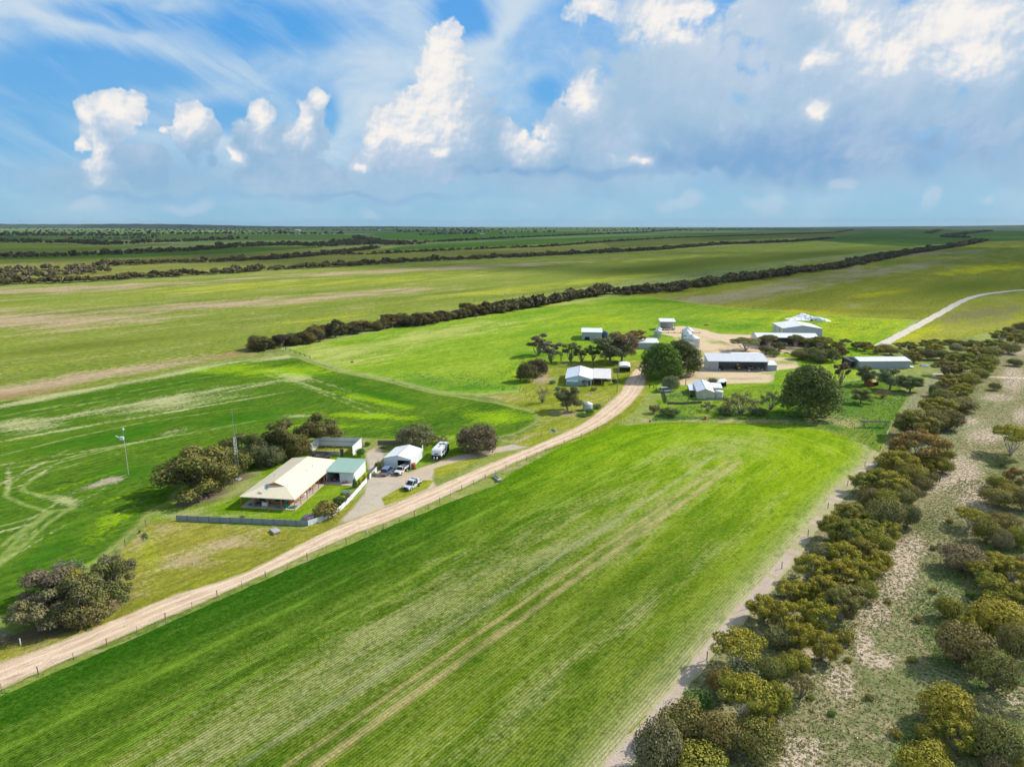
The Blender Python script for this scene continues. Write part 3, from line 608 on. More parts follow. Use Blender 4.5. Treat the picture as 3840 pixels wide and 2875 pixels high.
# house lawn and verge
LW = [(660, 1850), (850, 1745), (1100, 1690), (1340, 1655), (1390, 1720), (1400, 1760), (1290, 1870), (1230, 1930), (1150, 1968), (900, 1965), (640, 1945), (560, 1950)]
sheet('lawn', LW, grassy('house_lawn', (0.10, 0.26, 0.012), (0.20, 0.36, 0.025), (0.36, 0.33, 0.14), 0.35, scale=2.2,
      masks=(('litter', (0.20, 0.145, 0.11), 0.95), ('dry', (0.36, 0.35, 0.15), 0.8), ('soil', (0.50, 0.36, 0.25), 0.9))), z=0.008, amp=0.3, seed=12, dens=0.006,
      masks=dict(litter=[(770, 1860, 130, 34, -0.2), (900, 1790, 110, 22, -0.35), (700, 1885, 60, 18), (1010, 1745, 60, 14, -0.3)],
                 dry=[(740, 1930, 200, 22), (900, 1840, 90, 30, -0.5), (960, 1770, 40, 14)], soil=[(1395, 1690, 60, 26), (1420, 1720, 40, 16)]))
VG = [(-600, 2800), (-300, 2560), (0, 2400), (230, 2300), (560, 1960), (640, 1950), (900, 1972), (1140, 1985), (1270, 1900), (1330, 1860), (1330, 1940), (984, 2125), (741, 2204), (492, 2302), (231, 2409), (0, 2490), (-600, 2760)]
sheet('verge', VG, grassy('mown_verge', (0.18, 0.24, 0.035), (0.27, 0.32, 0.065), (0.44, 0.35, 0.20), 0.9, scale=1.3, tan_lo=0.5,
      masks=(('dry', (0.44, 0.32, 0.19), 0.55), ('litter', (0.20, 0.14, 0.10), 0.9), ('lime', (0.28, 0.42, 0.03), 0.6))), z=0.012, amp=0.3, seed=13, dens=0.007,
      masks=dict(dry=[(700, 2110, 160, 30), (600, 1975, 50, 14), (520, 2030, 30, 60), (900, 2040, 200, 20)], litter=[(330, 2330, 170, 14, -0.45), (160, 2370, 160, 40, -0.3), (60, 2390, 120, 30), (430, 2270, 60, 16, -0.6)], lime=[(800, 2170, 220, 14, -0.35), (560, 2080, 60, 60)]))
YA = [(1377, 1770), (1390, 1720), (1380, 1690), (1450, 1660), (1560, 1660), (1680, 1652), (1700, 1680), (1560, 1720), (1450, 1800)]
sheet('yard_grass', [(1500, 1650), (1870, 1640), (1880, 1690), (1700, 1712), (1570, 1762), (1535, 1770), (1575, 1700)], grassy('yard_grass', (0.07, 0.21, 0.015), (0.18, 0.33, 0.03), (0.36, 0.30, 0.16), 0.5, scale=2), z=0.016, amp=0.25, seed=14, dens=0.007)
# gravel drive of the first house
GD = [(1260, 1968), (1320, 1905), (1365, 1850), (1380, 1780), (1368, 1700), (1410, 1665), (1440, 1690), (1440, 1740), (1530, 1770), (1600, 1745), (1700, 1710), (1840, 1680), (1990, 1650), (2050, 1665), (1860, 1700), (1740, 1728), (1640, 1755), (1625, 1790), (1635, 1815), (1640, 1825), (1500, 1885), (1400, 1930)]
sheet('driveway', GD, dirt('grey_gravel', (0.46, 0.39, 0.30), (0.54, 0.47, 0.38), (0.44, 0.34, 0.22), fade=((0.32, 0.30, 0.14), 0.8), masks=(('tan', (0.56, 0.43, 0.29), 0.8), ('soil', (0.45, 0.33, 0.24), 0.8))),
      z=0.020, amp=0.3, seed=15, dens=0.007, masks=dict(tan=[(1700, 1740, 300, 40, -0.2), (1560, 1800, 80, 90), (1430, 1920, 120, 30, -0.4)], soil=[(1400, 1680, 60, 20)]))
for pts, sd in (([(1625, 1758), (1700, 1735), (1810, 1712), (1740, 1755), (1660, 1790), (1632, 1790)], 31), ([(1432, 1868), (1480, 1840), (1560, 1800), (1628, 1800), (1600, 1832), (1500, 1878), (1440, 1895)], 32)):
    sheet('grass_island', pts, grassy('island_grass', (0.18, 0.27, 0.03), (0.28, 0.36, 0.05), (0.42, 0.34, 0.18), 0.6, scale=2), z=0.024, amp=0.25, seed=sd, dens=0.007)
# yards of the second farm
FYM = dirt('pale_yard_soil', (0.62, 0.47, 0.30), (0.68, 0.53, 0.36), (0.48, 0.36, 0.20), fade=((0.42, 0.38, 0.18), 2.0), masks=(('tyre', (0.45, 0.33, 0.21), 0.7), ('grass', (0.24, 0.30, 0.05), 0.85)))
FY = [(2460, 1247), (2485, 1225), (2560, 1222), (2640, 1235), (2700, 1252), (2830, 1255), (2980, 1262), (3100, 1290), (3000, 1310), (2900, 1335), (2980, 1345), (3000, 1380), (2910, 1390), (2905, 1420), (2890, 1436), (2700, 1440), (2560, 1445), (2470, 1440), (2530, 1400), (2600, 1395), (2600, 1310), (2560, 1300), (2520, 1262)]
sheet('farm_yard', FY, FYM, z=0.064, amp=0.5, seed=16, dens=0.009, masks=dict(grass=[(2690, 1285, 50, 8, .1), (2940, 1360, 70, 12), (2560, 1270, 60, 8), (2620, 1330, 40, 20), (2900, 1400, 60, 8), (2540, 1420, 60, 10), (2750, 1345, 60, 8), (2990, 1320, 60, 12), (2660, 1418, 50, 5)], tyre=[(2720, 1290, 120, 8, 0.3), (2700, 1310, 120, 5, -0.2), (2760, 1420, 200, 6), (2600, 1350, 20, 60)]))
sheet('garden_ground', [(1950, 1470), (2000, 1400), (2050, 1362), (2240, 1358), (2400, 1352), (2450, 1400), (2420, 1500), (2330, 1590), (2060, 1690), (1900, 1660), (2020, 1600), (2036, 1560), (1980, 1530), (1860, 1500), (1800, 1482)],
      grassy('garden_grass', (0.15, 0.25, 0.025), (0.27, 0.36, 0.05), (0.42, 0.34, 0.17), 0.7, scale=1.6, tan_lo=0.48,
      masks=(('soil', (0.44, 0.32, 0.23), 0.85), ('dark', (0.06, 0.16, 0.02), 0.7), ('path', (0.60, 0.48, 0.32), 0.9))), z=0.068, amp=0.4, seed=17, dens=0.008,
      masks=dict(soil=[(2030, 1420, 40, 36, -0.5), (2120, 1552, 120, 10, 0.15), (2080, 1470, 30, 14), (2140, 1368, 60, 8), (1880, 1492, 200, 5, 0.08), (2000, 1620, 70, 8, -0.7), (2200, 1480, 30, 8)], dark=[(2130, 1375, 150, 8), (2230, 1530, 40, 18), (2300, 1375, 90, 8)], path=[(2330, 1345, 80, 6)]))
sheet('shed_paddock', [(2460, 1500), (2620, 1470), (2900, 1440), (3000, 1450), (3060, 1560), (2800, 1572), (2500, 1560)],
      grassy('shed_grass', (0.07, 0.22, 0.02), (0.22, 0.36, 0.045), (0.38, 0.33, 0.15), 0.4, scale=1.6), z=0.068, amp=0.4, seed=18, dens=0.01)
# roads
M_road = dirt('pale_road', (0.60, 0.44, 0.30), (0.70, 0.54, 0.39), (0.50, 0.35, 0.23), ruts=0.6, fade=((0.38, 0.34, 0.14), 0.75))
up = [(0, 2483), (231, 2402), (492, 2295), (741, 2197), (984, 2119), (1280, 1965), (1471, 1890), (1639, 1821), (1860, 1728), (2033, 1658), (2184, 1589), (2265, 1525), (2318, 1478), (2341, 1438), (2370, 1397), (2395, 1372)]
dn = [(0, 2585), (231, 2487), (440, 2396), (637, 2310), (900, 2196), (1235, 2045), (1430, 1968), (1600, 1895), (1815, 1790), (2020, 1698), (2215, 1618), (2330, 1548), (2400, 1478), (2425, 1426), (2432, 1392), (2440, 1368)]
cl, wd = [], []
for i, (a, b) in enumerate(zip(up, dn)):
    A, B = G(*a), G(*b); cl.append((A+B)/2)
for i in range(len(cl)):
    d = (cl[min(i+1, len(cl)-1)]-cl[max(i-1, 0)]).normalized(); nr = Vector((d.y, -d.x, 0))
    wd.append(abs((G(*up[i])-G(*dn[i])).dot(nr)))
d0 = (cl[0]-cl[1]).normalized(); cl = [cl[0]+d0*20]+cl; wd = [wd[0]]+wd
ribbon('dirt_road', cl, wd, M_road, 0.072, 0.16, 3)
ROAD_CL, ROAD_W = cl, wd
ribbon('dirt_track', [G(*p) for p in ((3290, 1300), (3315, 1288), (3420, 1232), (3520, 1178), (3610, 1128), (3680, 1106), (3760, 1095), (3860, 1086), (4300, 1060))], [5.5]*9, dirt('far_track_soil', (0.60, 0.53, 0.44), (0.66, 0.59, 0.50), (0.5, 0.42, 0.32), ruts=0.3), 0.076, 0.3, 4, 3.0)
ribbon('farm_path', [G(*p) for p in ((2440, 1372), (2500, 1345), (2560, 1300), (2620, 1290))], [7, 7, 8, 9], M_road, 0.070, 0.3, 5)
ribbon('path', [G(*p) for p in ((3500, 1402), (3600, 1405), (3700, 1412), (3840, 1418), (4000, 1422))], [2.0, 2.5, 3, 4, 5], dirt('sand_path', (0.6, 0.48, 0.34), (0.66, 0.55, 0.42), (0.5, 0.4, 0.25)), 0.026, 0.5, 6, 2.0)
# low hills on the skyline
def hills():
    m, N = mat('hill_scrub'); P = N.pos()
    n = N.noise(P, 0.004, 5, 0.6); N.out(N.mix(N.step(n, 0.4, 0.6), (0.035, 0.065, 0.035), (0.07, 0.105, 0.05)), 0.95, spec=0.05)
    for nm, x0, x1, Y, D, f in (('hills', -9000, -300, 9800, 2600, lambda s: 72*(0.62+0.25*math.sin(s*5.1+1)+0.13*math.sin(s*14+2))*min(1, (1-s)*3)),
                                ('hills', 1500, 12500, 6400, 4200, lambda s: 78*min(1, s*1.6)**1.2*(0.9+0.07*math.sin(s*11)+0.03*math.sin(s*31))),):
        V, F = [], []; nx, ny = 90, 14
        for i in range(nx+1):
            s = i/nx; hm = f(s)
            for j in range(ny+1):
                t = j/ny; V.append((x0+(x1-x0)*s, Y+D*t, hm*math.sin(math.pi*t)**0.8*(1+0.06*math.sin(i*1.7+j))-0.5))
        for i in range(nx):
            for j in range(ny):
                a = i*(ny+1)+j; F.append((a, a+ny+1, a+ny+2, a+1))
        tag(link_mesh(nm, V, F, m, smooth=True), kind='structure')
hills()
# ---------------------------------------------------------------- foliage, trunks
def pxm(py): return FPX/(vis(py)*CP+CAMH*SP)               # photo pixels per metre at ground row py

def foliage_mat(name, transl=0.2, rough=0.75):
    m, N = mat(name)
    oi = N.n('ShaderNodeObjectInfo'); col = S(N.nt, oi.outputs['Color']); al = S(N.nt, oi.outputs['Alpha'])
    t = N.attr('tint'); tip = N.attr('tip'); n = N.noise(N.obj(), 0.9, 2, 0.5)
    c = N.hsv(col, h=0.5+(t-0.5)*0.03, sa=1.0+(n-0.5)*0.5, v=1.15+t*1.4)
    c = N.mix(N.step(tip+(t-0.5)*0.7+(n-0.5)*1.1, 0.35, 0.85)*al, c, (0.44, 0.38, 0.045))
    N.out(c, rough, spec=0.2, transl=transl)
    return m
M_leaf = foliage_mat('leaves')
def tip_mat(name, tipcol):
    m, N = mat(name)
    oi = N.n('ShaderNodeObjectInfo'); col = S(N.nt, oi.outputs['Color']); al = S(N.nt, oi.outputs['Alpha'])
    t = N.attr('tint'); tip = N.attr('tip'); n = N.noise(N.obj(), 0.6, 2, 0.5)
    c = N.hsv(col, v=1.15+t*1.4)
    c = N.mix(N.step(tip+(t-0.5)*0.6+(n-0.5)*1.2, 0.25, 0.75)*al, c, tipcol)
    N.out(c, 0.75, spec=0.2, transl=0.2); return m
M_leaf_red = tip_mat('rusty_leaves', (0.40, 0.24, 0.06))
M_leaf_purple = tip_mat('purple_flowers', (0.50, 0.36, 0.50))
M_leaf_gold = tip_mat('golden_leaves', (0.55, 0.38, 0.02))
def bark(name, a, b):
    m, N = mat(name); P = N.obj(); n = N.noise(P, 3.0, 4, 0.6)
    N.out(N.mix(N.step(n, 0.35, 0.65), a, b), 0.9, spec=0.1, normal=N.bump(n, 0.6, 0.05)); return m
M_bark = bark('grey_bark', (0.20, 0.16, 0.12), (0.40, 0.35, 0.29))
M_barkpale = bark('pale_bark', (0.42, 0.36, 0.30), (0.66, 0.60, 0.54))

def crown_data(seed, lobes, n, size, flat=0.0, up=0.0, droop=0.0, shell=0.35, jitter=0.6):
    """leaf faces spread over lobes (cx,cy,cz,rx,ry,rz); returns verts, faces, tint, tip"""
    r = np.random.default_rng(seed)
    L = np.array(lobes, float); w = (L[:, 3]*L[:, 4]+L[:, 4]*L[:, 5]+L[:, 3]*L[:, 5])**0.9; w /= w.sum()
    idx = r.choice(len(L), n, p=w)
    d = r.normal(size=(n, 3)); d[:, 2] = d[:, 2]*0.9+0.15; d /= np.linalg.norm(d, axis=1)[:, None]
    rad = 1-shell*r.random(n)**1.6
    lump = 1+0.12*np.sin(d[:, 0]*5+idx)*np.sin(d[:, 1]*6+idx*2)+0.06*np.sin(d[:, 2]*11+d[:, 0]*9)
    P = L[idx, :3]+d*L[idx, 3:]*(rad*lump)[:, None]
    P[:, 2] -= droop*(np.hypot(d[:, 0], d[:, 1])*L[idx, 3])*0.5
    nrm = d+r.normal(size=(n, 3))*jitter*0.6; nrm[:, 2] += up*0.3; nrm /= np.linalg.norm(nrm, axis=1)[:, None]
    a = r.normal(size=(n, 3)); t1 = np.cross(nrm, a); t1 /= np.linalg.norm(t1, axis=1)[:, None]; t2 = np.cross(nrm, t1)
    s = size*(0.6+0.8*r.random(n))[:, None]
    el = 0.55+0.5*r.random(n)[:, None]
    Q = np.stack([P-t1*s-t2*s*el*0.4, P+t1*s*0.2-t2*s*el, P+t1*s+t2*s*el*0.3, P-t1*s*0.1+t2*s*el], 1)
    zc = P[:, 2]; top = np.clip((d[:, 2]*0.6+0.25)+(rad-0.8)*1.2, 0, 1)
    tint = np.clip(0.5+r.normal(size=n)*0.17+(r.random(len(L))[idx]-0.5)*0.3, 0, 1)
    return Q.reshape(-1, 3), tint, top
def mesh_from_quads(name, Q, tint, tip, m):
    n = len(Q)//4; me = bpy.data.meshes.new(name)
    me.vertices.add(len(Q)); me.vertices.foreach_set('co', Q.astype(np.float32).ravel())
    me.loops.add(len(Q)); me.loops.foreach_set('vertex_index', np.arange(len(Q), dtype=np.int32))
    me.polygons.add(n); me.polygons.foreach_set('loop_start', np.arange(0, len(Q), 4, dtype=np.int32))
    me.update(calc_edges=True); me.materials.append(m)
    for nm, a in (('tint', tint), ('tip', tip)):
        at = me.attributes.new(nm, 'FLOAT', 'FACE'); at.data.foreach_set('value', a.astype(np.float32))
    return me
def tubes(segs, sides=5):
    """tapered tubes: (p0, p1, r0, r1)"""
    V, F = [], []
    for p0, p1, r0, r1 in segs:
        p0, p1 = Vector(p0), Vector(p1); d = (p1-p0).normalized() if (p1-p0).length else Vector((0, 0, 1))
        a = d.orthogonal().normalized(); b = d.cross(a); k = len(V)
        for p, r in ((p0, r0), (p1, r1)):
            for i in range(sides):
                t = 2*math.pi*i/sides; q = p+(a*math.cos(t)+b*math.sin(t))*r; V.append(tuple(q))
        for i in range(sides): F.append((k+i, k+(i+1) % sides, k+sides+(i+1) % sides, k+sides+i))
    return V, F
def limb_path(r, a, b, r0, r1, n=4, wig=0.12):
    a, b = Vector(a), Vector(b); L = (b-a).length; pts = [a]
    for i in range(1, n): t = i/n; pts.append(a.lerp(b, t)+Vector((r.uniform(-1, 1), r.uniform(-1, 1), r.uniform(-.3, .6)))*wig*L*math.sin(math.pi*t))
    pts.append(b); return [(pts[i], pts[i+1], r0+(r1-r0)*i/n, r0+(r1-r0)*(i+1)/n) for i in range(n)]
def trunk_mesh(name, seed, lobes, stems=1, r0=0.18, m=None, twigs=0, base=0.2):
    r = random.Random(seed); segs = []
    ls = list(lobes); r.shuffle(ls)
    if stems == 1:
        zt = min(l[2]-l[5]*0.6 for l in ls); zt = max(zt, 0.25*max(l[2] for l in ls))
        top = (r.uniform(-.2, .2), r.uniform(-.2, .2), zt); segs += limb_path(r, (0, 0, -0.1), top, r0, r0*0.75, 3, 0.06)
        for l in ls: segs += limb_path(r, top, (l[0], l[1], l[2]), r0*0.5, r0*0.12, 4, 0.10)
    else:
        for i, l in enumerate(ls):
            a = r.uniform(0, 6.28); b = (math.cos(a)*base*.3, math.sin(a)*base*.3, -0.1)
            segs += limb_path(r, b, (l[0]*0.85, l[1]*0.85, l[2]), r0*0.6, r0*0.15, 4, 0.08)
    for _ in range(twigs):
        l = r.choice(ls); q = Vector(l[:3]) if stems == 1 else Vector((l[0]*.85, l[1]*.85, l[2])); d = Vector((r.gauss(0, 1), r.gauss(0, 1), r.gauss(0.3, .7))).normalized()
        e = q+Vector((d.x*l[3], d.y*l[4], d.z*l[5]))*r.uniform(0.8, 1.15); segs += limb_path(r, q, e, r0*0.13, r0*0.04, 2, 0.1)
    V, F = tubes(segs, 5)
    me = bpy.data.meshes.new(name); me.from_pydata(V, [], F); me.materials.append(m or M_bark)
    me.polygons.foreach_set('use_smooth', [True]*len(F)); me.update(); return me

def mk(kind, seed):
    """one tree form, two meshes, in metres at its natural size: returns (crown, trunk, width, height)"""
    r = random.Random(seed*13+len(kind)); L = []; up = 0.0; M = M_leaf; kw = {}
    if kind == 'dome':                                      # low rounded mallee / broom bush
        W, H = 6.0, 4.2
        L = [(0, 0, 2.2, 2.3, 2.3, 1.75)]
        for i in range(9):
            a = i*0.7+r.uniform(-.3, .3); q = r.uniform(1.0, 1.9); L.append((math.cos(a)*q, math.sin(a)*q, r.uniform(1.5, 2.5), r.uniform(.9, 1.4), r.uniform(.9, 1.4), r.uniform(.8, 1.3)))
        n, s, st, tw = 6200, 0.095, 8, 10
    elif kind == 'cluster':                                 # mallee with separate leaf heads on pale stems
        W, H = 6.0, 4.8
        for i in range(15):
            a = i*2.4+r.uniform(-.4, .4); q = 2.35*math.sqrt((i+.4)/15); L.append((math.cos(a)*q, math.sin(a)*q, 3.7-q*q*0.22+r.uniform(-.45, .35), r.uniform(.55, .9), r.uniform(.55, .9), r.uniform(.42, .66)))
        for i in range(5):
            a = r.uniform(0, 6.28); L.append((math.cos(a)*1.6, math.sin(a)*1.6, r.uniform(1.4, 2.3), .8, .8, .7))
        n, s, st, tw = 7500, 0.09, 8, 14; kw['shell'] = 0.5
    elif kind == 'umbrella':                                # flat-topped mallee, open below
        W, H = 6.0, 4.4
        for i in range(12):
            a = i*2.4; q = 2.4*math.sqrt((i+.3)/12); L.append((math.cos(a)*q, math.sin(a)*q, 3.65-q*q*0.13+r.uniform(-.15, .15), r.uniform(.8, 1.1), r.uniform(.8, 1.1), r.uniform(.38, .52)))
        n, s, st, tw = 5000, 0.095, 7, 14
    elif kind == 'gum':                                     # tall gum with clumps of leaf and gaps
        W, H = 8.0, 9.0
        for i in range(24):
            a = i*2.4+r.uniform(-.5, .5); q = 3.3*math.sqrt((i+.4)/24); L.append((math.cos(a)*q, math.sin(a)*q, 7.2-q*0.5+r.uniform(-3.6, .9), r.uniform(1.0, 1.6), r.uniform(1.0, 1.6), r.uniform(.8, 1.25)))
        n, s, st, tw = 9500, 0.14, 1, 26; kw['shell'] = 0.6; kw['droop'] = 0.3
    elif kind == 'thingum':                                 # slim open gum on two or three leaning stems
        W, H = 5.0, 8.0
        for i in range(17):
            a = i*2.4+r.uniform(-.5, .5); q = 2.2*math.sqrt((i+.4)/17); L.append((math.cos(a)*q, math.sin(a)*q, r.uniform(3.4, 7.4), r.uniform(.6, 1.05), r.uniform(.6, 1.05), r.uniform(.4, .8)))
        n, s, st, tw = 3600, 0.14, 3, 30; kw['droop'] = 0.3; kw['shell'] = 0.7
    elif kind == 'bushy':                                   # broad tree leafy to the ground
        W, H = 9.0, 7.0
        for i in range(24):
            a = i*2.4; q = 3.4*math.sqrt((i+.4)/24); L.append((math.cos(a)*q, math.sin(a)*q, 5.2-q*0.62+r.uniform(-1.3, .6), r.uniform(1.1, 1.6), r.uniform(1.1, 1.6), r.uniform(.9, 1.4)))
        for i in range(9):
            a = i*0.7; L.append((math.cos(a)*3.0, math.sin(a)*3.0, 2.0, 1.3, 1.3, 1.4))
        n, s, st, tw = 9000, 0.14, 1, 16; kw['droop'] = 0.25
    elif kind == 'pine':                                    # big dense pine, tufts pointing up
        W, H = 13.0, 12.0
        for i in range(60):
            t = i/60; a = i*2.4; z = 1.6+9.2*t; q = 5.3*(1-(max(0, t-0.15)/0.85)**2.2)**0.6*r.uniform(.8, 1.0)*(0.8+0.2*min(1, t*6)); L.append((math.cos(a)*q, math.sin(a)*q, z, r.uniform(1.0, 1.6), r.uniform(1.0, 1.6), r.uniform(.9, 1.5)))
        for i in range(8): L.append((r.uniform(-2, 2), r.uniform(-2, 2), r.uniform(4, 9.5), 2.2, 2.2, 1.8))
        n, s, st, tw = 17000, 0.17, 1, 0; kw['shell'] = 0.3; up = 1.0
    elif kind == 'sparse':                                  # half-bare feathery acacia
        W, H = 7.0, 5.0
        for i in range(16):
            a = i*2.4; q = 2.9*math.sqrt((i+.4)/16); L.append((math.cos(a)*q, math.sin(a)*q, 3.4-q*0.3+r.uniform(-.8, .7), r.uniform(.7, 1.0), r.uniform(.7, 1.0), r.uniform(.6, .9)))
        n, s, st, tw = 1600, 0.12, 4, 120; kw['shell'] = 0.9
    elif kind == 'bare':                                    # leafless branching tree
        W, H = 5.0, 5.0
        for i in range(14):
            a = i*2.4; q = 1.9*math.sqrt((i+.4)/14); L.append((math.cos(a)*q, math.sin(a)*q, r.uniform(2.6, 4.2), .8, .8, .8))
        n, s, st, tw = 260, 0.09, 3, 190; kw['shell'] = 0.9
    elif kind == 'bush':
        W, H = 3.0, 2.0
        L = [(0, 0, .9, 1.1, 1.1, .8)]+[(math.cos(i)*.8, math.sin(i)*.8, r.uniform(.6, 1.2), .55, .55, .5) for i in range(7)]
        n, s, st, tw = 1300, 0.085, 5, 6
    elif kind == 'column':
        W, H = 1.4, 2.6
        L = [(0, 0, .5+i*.45, .58-.03*i*i, .58-.03*i*i, .45) for i in range(5)]
        n, s, st, tw = 900, 0.07, 1, 0
    elif kind == 'far':
        W, H = 6.0, 4.4
        for i in range(7):
            a = i*2.4; q = 2.0*math.sqrt((i+.2)/7); L.append((math.cos(a)*q, math.sin(a)*q, 2.5-q*0.25+r.uniform(-.3, .3), r.uniform(.9, 1.5), r.uniform(.9, 1.5), r.uniform(.8, 1.3)))
        n, s, st, tw = 130, 0.62, 1, 0; kw['shell'] = 0.25
    if kind == 'pine': kw['jitter'] = 0.8
    Q, t, p = crown_data(seed+100, L, n, s, up=up, **kw)
    return L, Q, t, p, st, tw, W, H
FORMS = {}
def form(kind, seed, m=None, pale=False):
    key = (kind, seed, m.name if m else '', pale)
    if key not in FORMS:
        L, Q, t, p, st, tw, W, H = mk(kind, seed)
        cm = mesh_from_quads(kind+'_crown', Q, t, p, m or M_leaf)
        r0 = {'dome': .10, 'cluster': .11, 'umbrella': .12, 'gum': .32, 'thingum': .2, 'bushy': .28, 'pine': .4, 'sparse': .16, 'bare': .18, 'bush': .05, 'column': .07, 'far': .12}[kind]
        tm = trunk_mesh(kind+'_trunk', seed, L, st, r0, M_barkpale if pale else M_bark, tw)
        FORMS[key] = (cm, tm, W, H)
    return FORMS[key]
TREE_XY = []
def tree(px, py, w, h, kind='dome', col=(0.10, 0.10, 0.03), tip=0.0, label=None, name='tree', cat='tree', group=None, seed=None, m=None, pale=False, rot=None, crown='crown'):
    """a tree whose foot stands at photo pixel (px, py), w by h photo pixels in size"""
    r = random.Random(int(px*7+py*13)); g = G(px, py); k = pxm(py)
    cm, tm, W, H = form(kind, seed if seed is not None else r.randrange(4), m, pale)
    g.z = GZ(g.x, g.y)
    wm = w/k; hm = min(hgt(px, py, py-h), wm*2.6)
    hm *= 0.93
    e = bpy.data.objects.new(name, None); C.objects.link(e); e.location = g; e.empty_display_size = 0.3
    e.rotation_euler.z = r.uniform(0, 6.28) if rot is None else rot
    e.scale = (wm/W, wm/W, hm/H)
    for nm, me in ((crown, cm), ('trunk', tm)):
        o = bpy.data.objects.new(nm, me); C.objects.link(o); o.parent = e
        if nm == crown:
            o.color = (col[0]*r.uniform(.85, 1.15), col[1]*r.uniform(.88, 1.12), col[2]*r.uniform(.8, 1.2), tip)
    tag(e, label, cat, group); TREE_XY.append((g.x, g.y)); return e
def GZ(x, y): return 0.0
OLIVE, BROWN, YEL, DARKB, GREY, GREEN = (0.125, 0.125, 0.026), (0.120, 0.108, 0.036), (0.150, 0.140, 0.022), (0.085, 0.082, 0.030), (0.130, 0.124, 0.066), (0.06, 0.12, 0.02)
# ---------------------------------------------------------------- trees one by one
ORD = 'first second third fourth fifth sixth seventh eighth ninth tenth eleventh twelfth thirteenth fourteenth fifteenth sixteenth seventeenth eighteenth nineteenth twentieth'.split()
TENS = {2: 'twenty', 3: 'thirty', 4: 'forty', 5: 'fifty', 6: 'sixty', 7: 'seventy', 8: 'eighty', 9: 'ninety'}
def nth(i):
    if i <= 20: return ORD[i-1]
    if i % 10 == 0: return TENS[i//10][:-1]+'ieth'
    return TENS[i//10]+'-'+ORD[i % 10-1]
KW = {'dome': 'domed', 'cluster': 'clumpy', 'umbrella': 'flat-topped', 'sparse': 'thin', 'bush': 'low'}
CN = {'o': ('olive', OLIVE, 0.55), 'b': ('brown', BROWN, 0.2), 'y': ('yellow-tipped', YEL, 1.0), 'd': ('dark', DARKB, 0.1), 'g': ('grey-brown', GREY, 0.1), 'n': ('green', GREEN, 0.2), 'r': ('orange-topped', BROWN, 1.0)}
def belt(items, ox, oy, k):
    out = []
    for it in items:
        x, y, w, h, kd, c = it
        out.append((ox+k*x, oy+k*y, w*k, h*k, {'D': 'dome', 'C': 'cluster', 'U': 'umbrella', 'S': 'sparse', 'B': 'bush'}[kd], c))
    return out
crop_belt = belt([(1790, 70, 180, 80, 'D', 'b'), (1650, 110, 200, 110, 'C', 'o'), (1710, 185, 160, 110, 'D', 'd'), (1600, 200, 180, 130, 'D', 'b'), (1500, 245, 250, 160, 'C', 'o'), (1500, 430, 300, 210, 'C', 'r'),
    (1660, 320, 110, 70, 'D', 'b'), (1690, 400, 110, 80, 'D', 'o'), (1380, 490, 210, 150, 'C', 'y'), (1560, 465, 160, 110, 'C', 'y'), (1480, 545, 160, 120, 'D', 'o'), (1545, 598, 120, 95, 'D', 'b'), (1605, 535, 90, 70, 'B', 'b'), (1680, 470, 120, 85, 'D', 'o'),
    (1180, 600, 170, 120, 'C', 'o'), (1300, 610, 220, 140, 'C', 'y'), (1400, 565, 160, 80, 'D', 'o'), (1200, 680, 140, 105, 'D', 'b'), (1310, 710, 150, 120, 'D', 'o'), (1410, 700, 140, 115, 'D', 'b'), (1460, 655, 120, 95, 'D', 'b'),
    (1080, 800, 190, 120, 'C', 'o'), (1180, 840, 160, 110, 'C', 'y'), (1300, 835, 220, 175, 'D', 'b'), (1445, 815, 150, 125, 'D', 'd'), (960, 905, 170, 140, 'C', 'o'), (1050, 960, 210, 175, 'C', 'o'), (1180, 905, 170, 130, 'C', 'o'), (1320, 905, 160, 120, 'C', 'y'), (1240, 985, 190, 130, 'D', 'o'),
    (900, 1065, 160, 120, 'D', 'g'), (1030, 1100, 200, 160, 'C', 'y'), (1150, 1060, 180, 150, 'C', 'o'), (1250, 1105, 160, 130, 'C', 'y'), (850, 1180, 220, 150, 'C', 'y'), (1000, 1210, 220, 160, 'C', 'y'), (1130, 1200, 190, 150, 'C', 'y'), (1220, 1185, 140, 130, 'C', 'y'),
    (770, 1290, 160, 110, 'C', 'y'), (900, 1300, 190, 140, 'C', 'y'), (1060, 1340, 220, 130, 'C', 'b'), (1180, 1290, 140, 110, 'D', 'o')], 2560, 1500, .5797) \
 + belt([(1450, 310, 200, 130, 'C', 'y'), (1240, 480, 220, 180, 'C', 'y'), (1400, 570, 260, 220, 'C', 'y'), (1650, 570, 250, 240, 'C', 'y'), (1530, 710, 220, 200, 'C', 'y'), (1850, 470, 260, 210, 'C', 'b'), (1720, 790, 230, 180, 'C', 'y'), (1380, 700, 240, 150, 'D', 'g'),
    (1040, 870, 350, 240, 'U', 'y'), (1520, 870, 170, 120, 'D', 'o'), (1280, 1010, 210, 210, 'D', 'b'), (1410, 940, 170, 170, 'D', 'o'), (1080, 1020, 290, 170, 'D', 'g'), (900, 1080, 230, 190, 'D', 'b'), (1080, 1300, 360, 300, 'U', 'y'), (1220, 1340, 200, 170, 'C', 'y'), (1350, 1230, 230, 210, 'D', 'o'),
    (1540, 1100, 170, 180, 'S', 'b'), (710, 1190, 210, 130, 'B', 'n'), (600, 1450, 370, 260, 'D', 'b'), (400, 1690, 350, 350, 'D', 'g'), (880, 1540, 310, 270, 'D', 'b'), (1180, 1570, 340, 240, 'D', 'b'), (700, 1750, 420, 200, 'D', 'o'), (1900, 650, 150, 90, 'B', 'o')], 2280, 2100, .468)
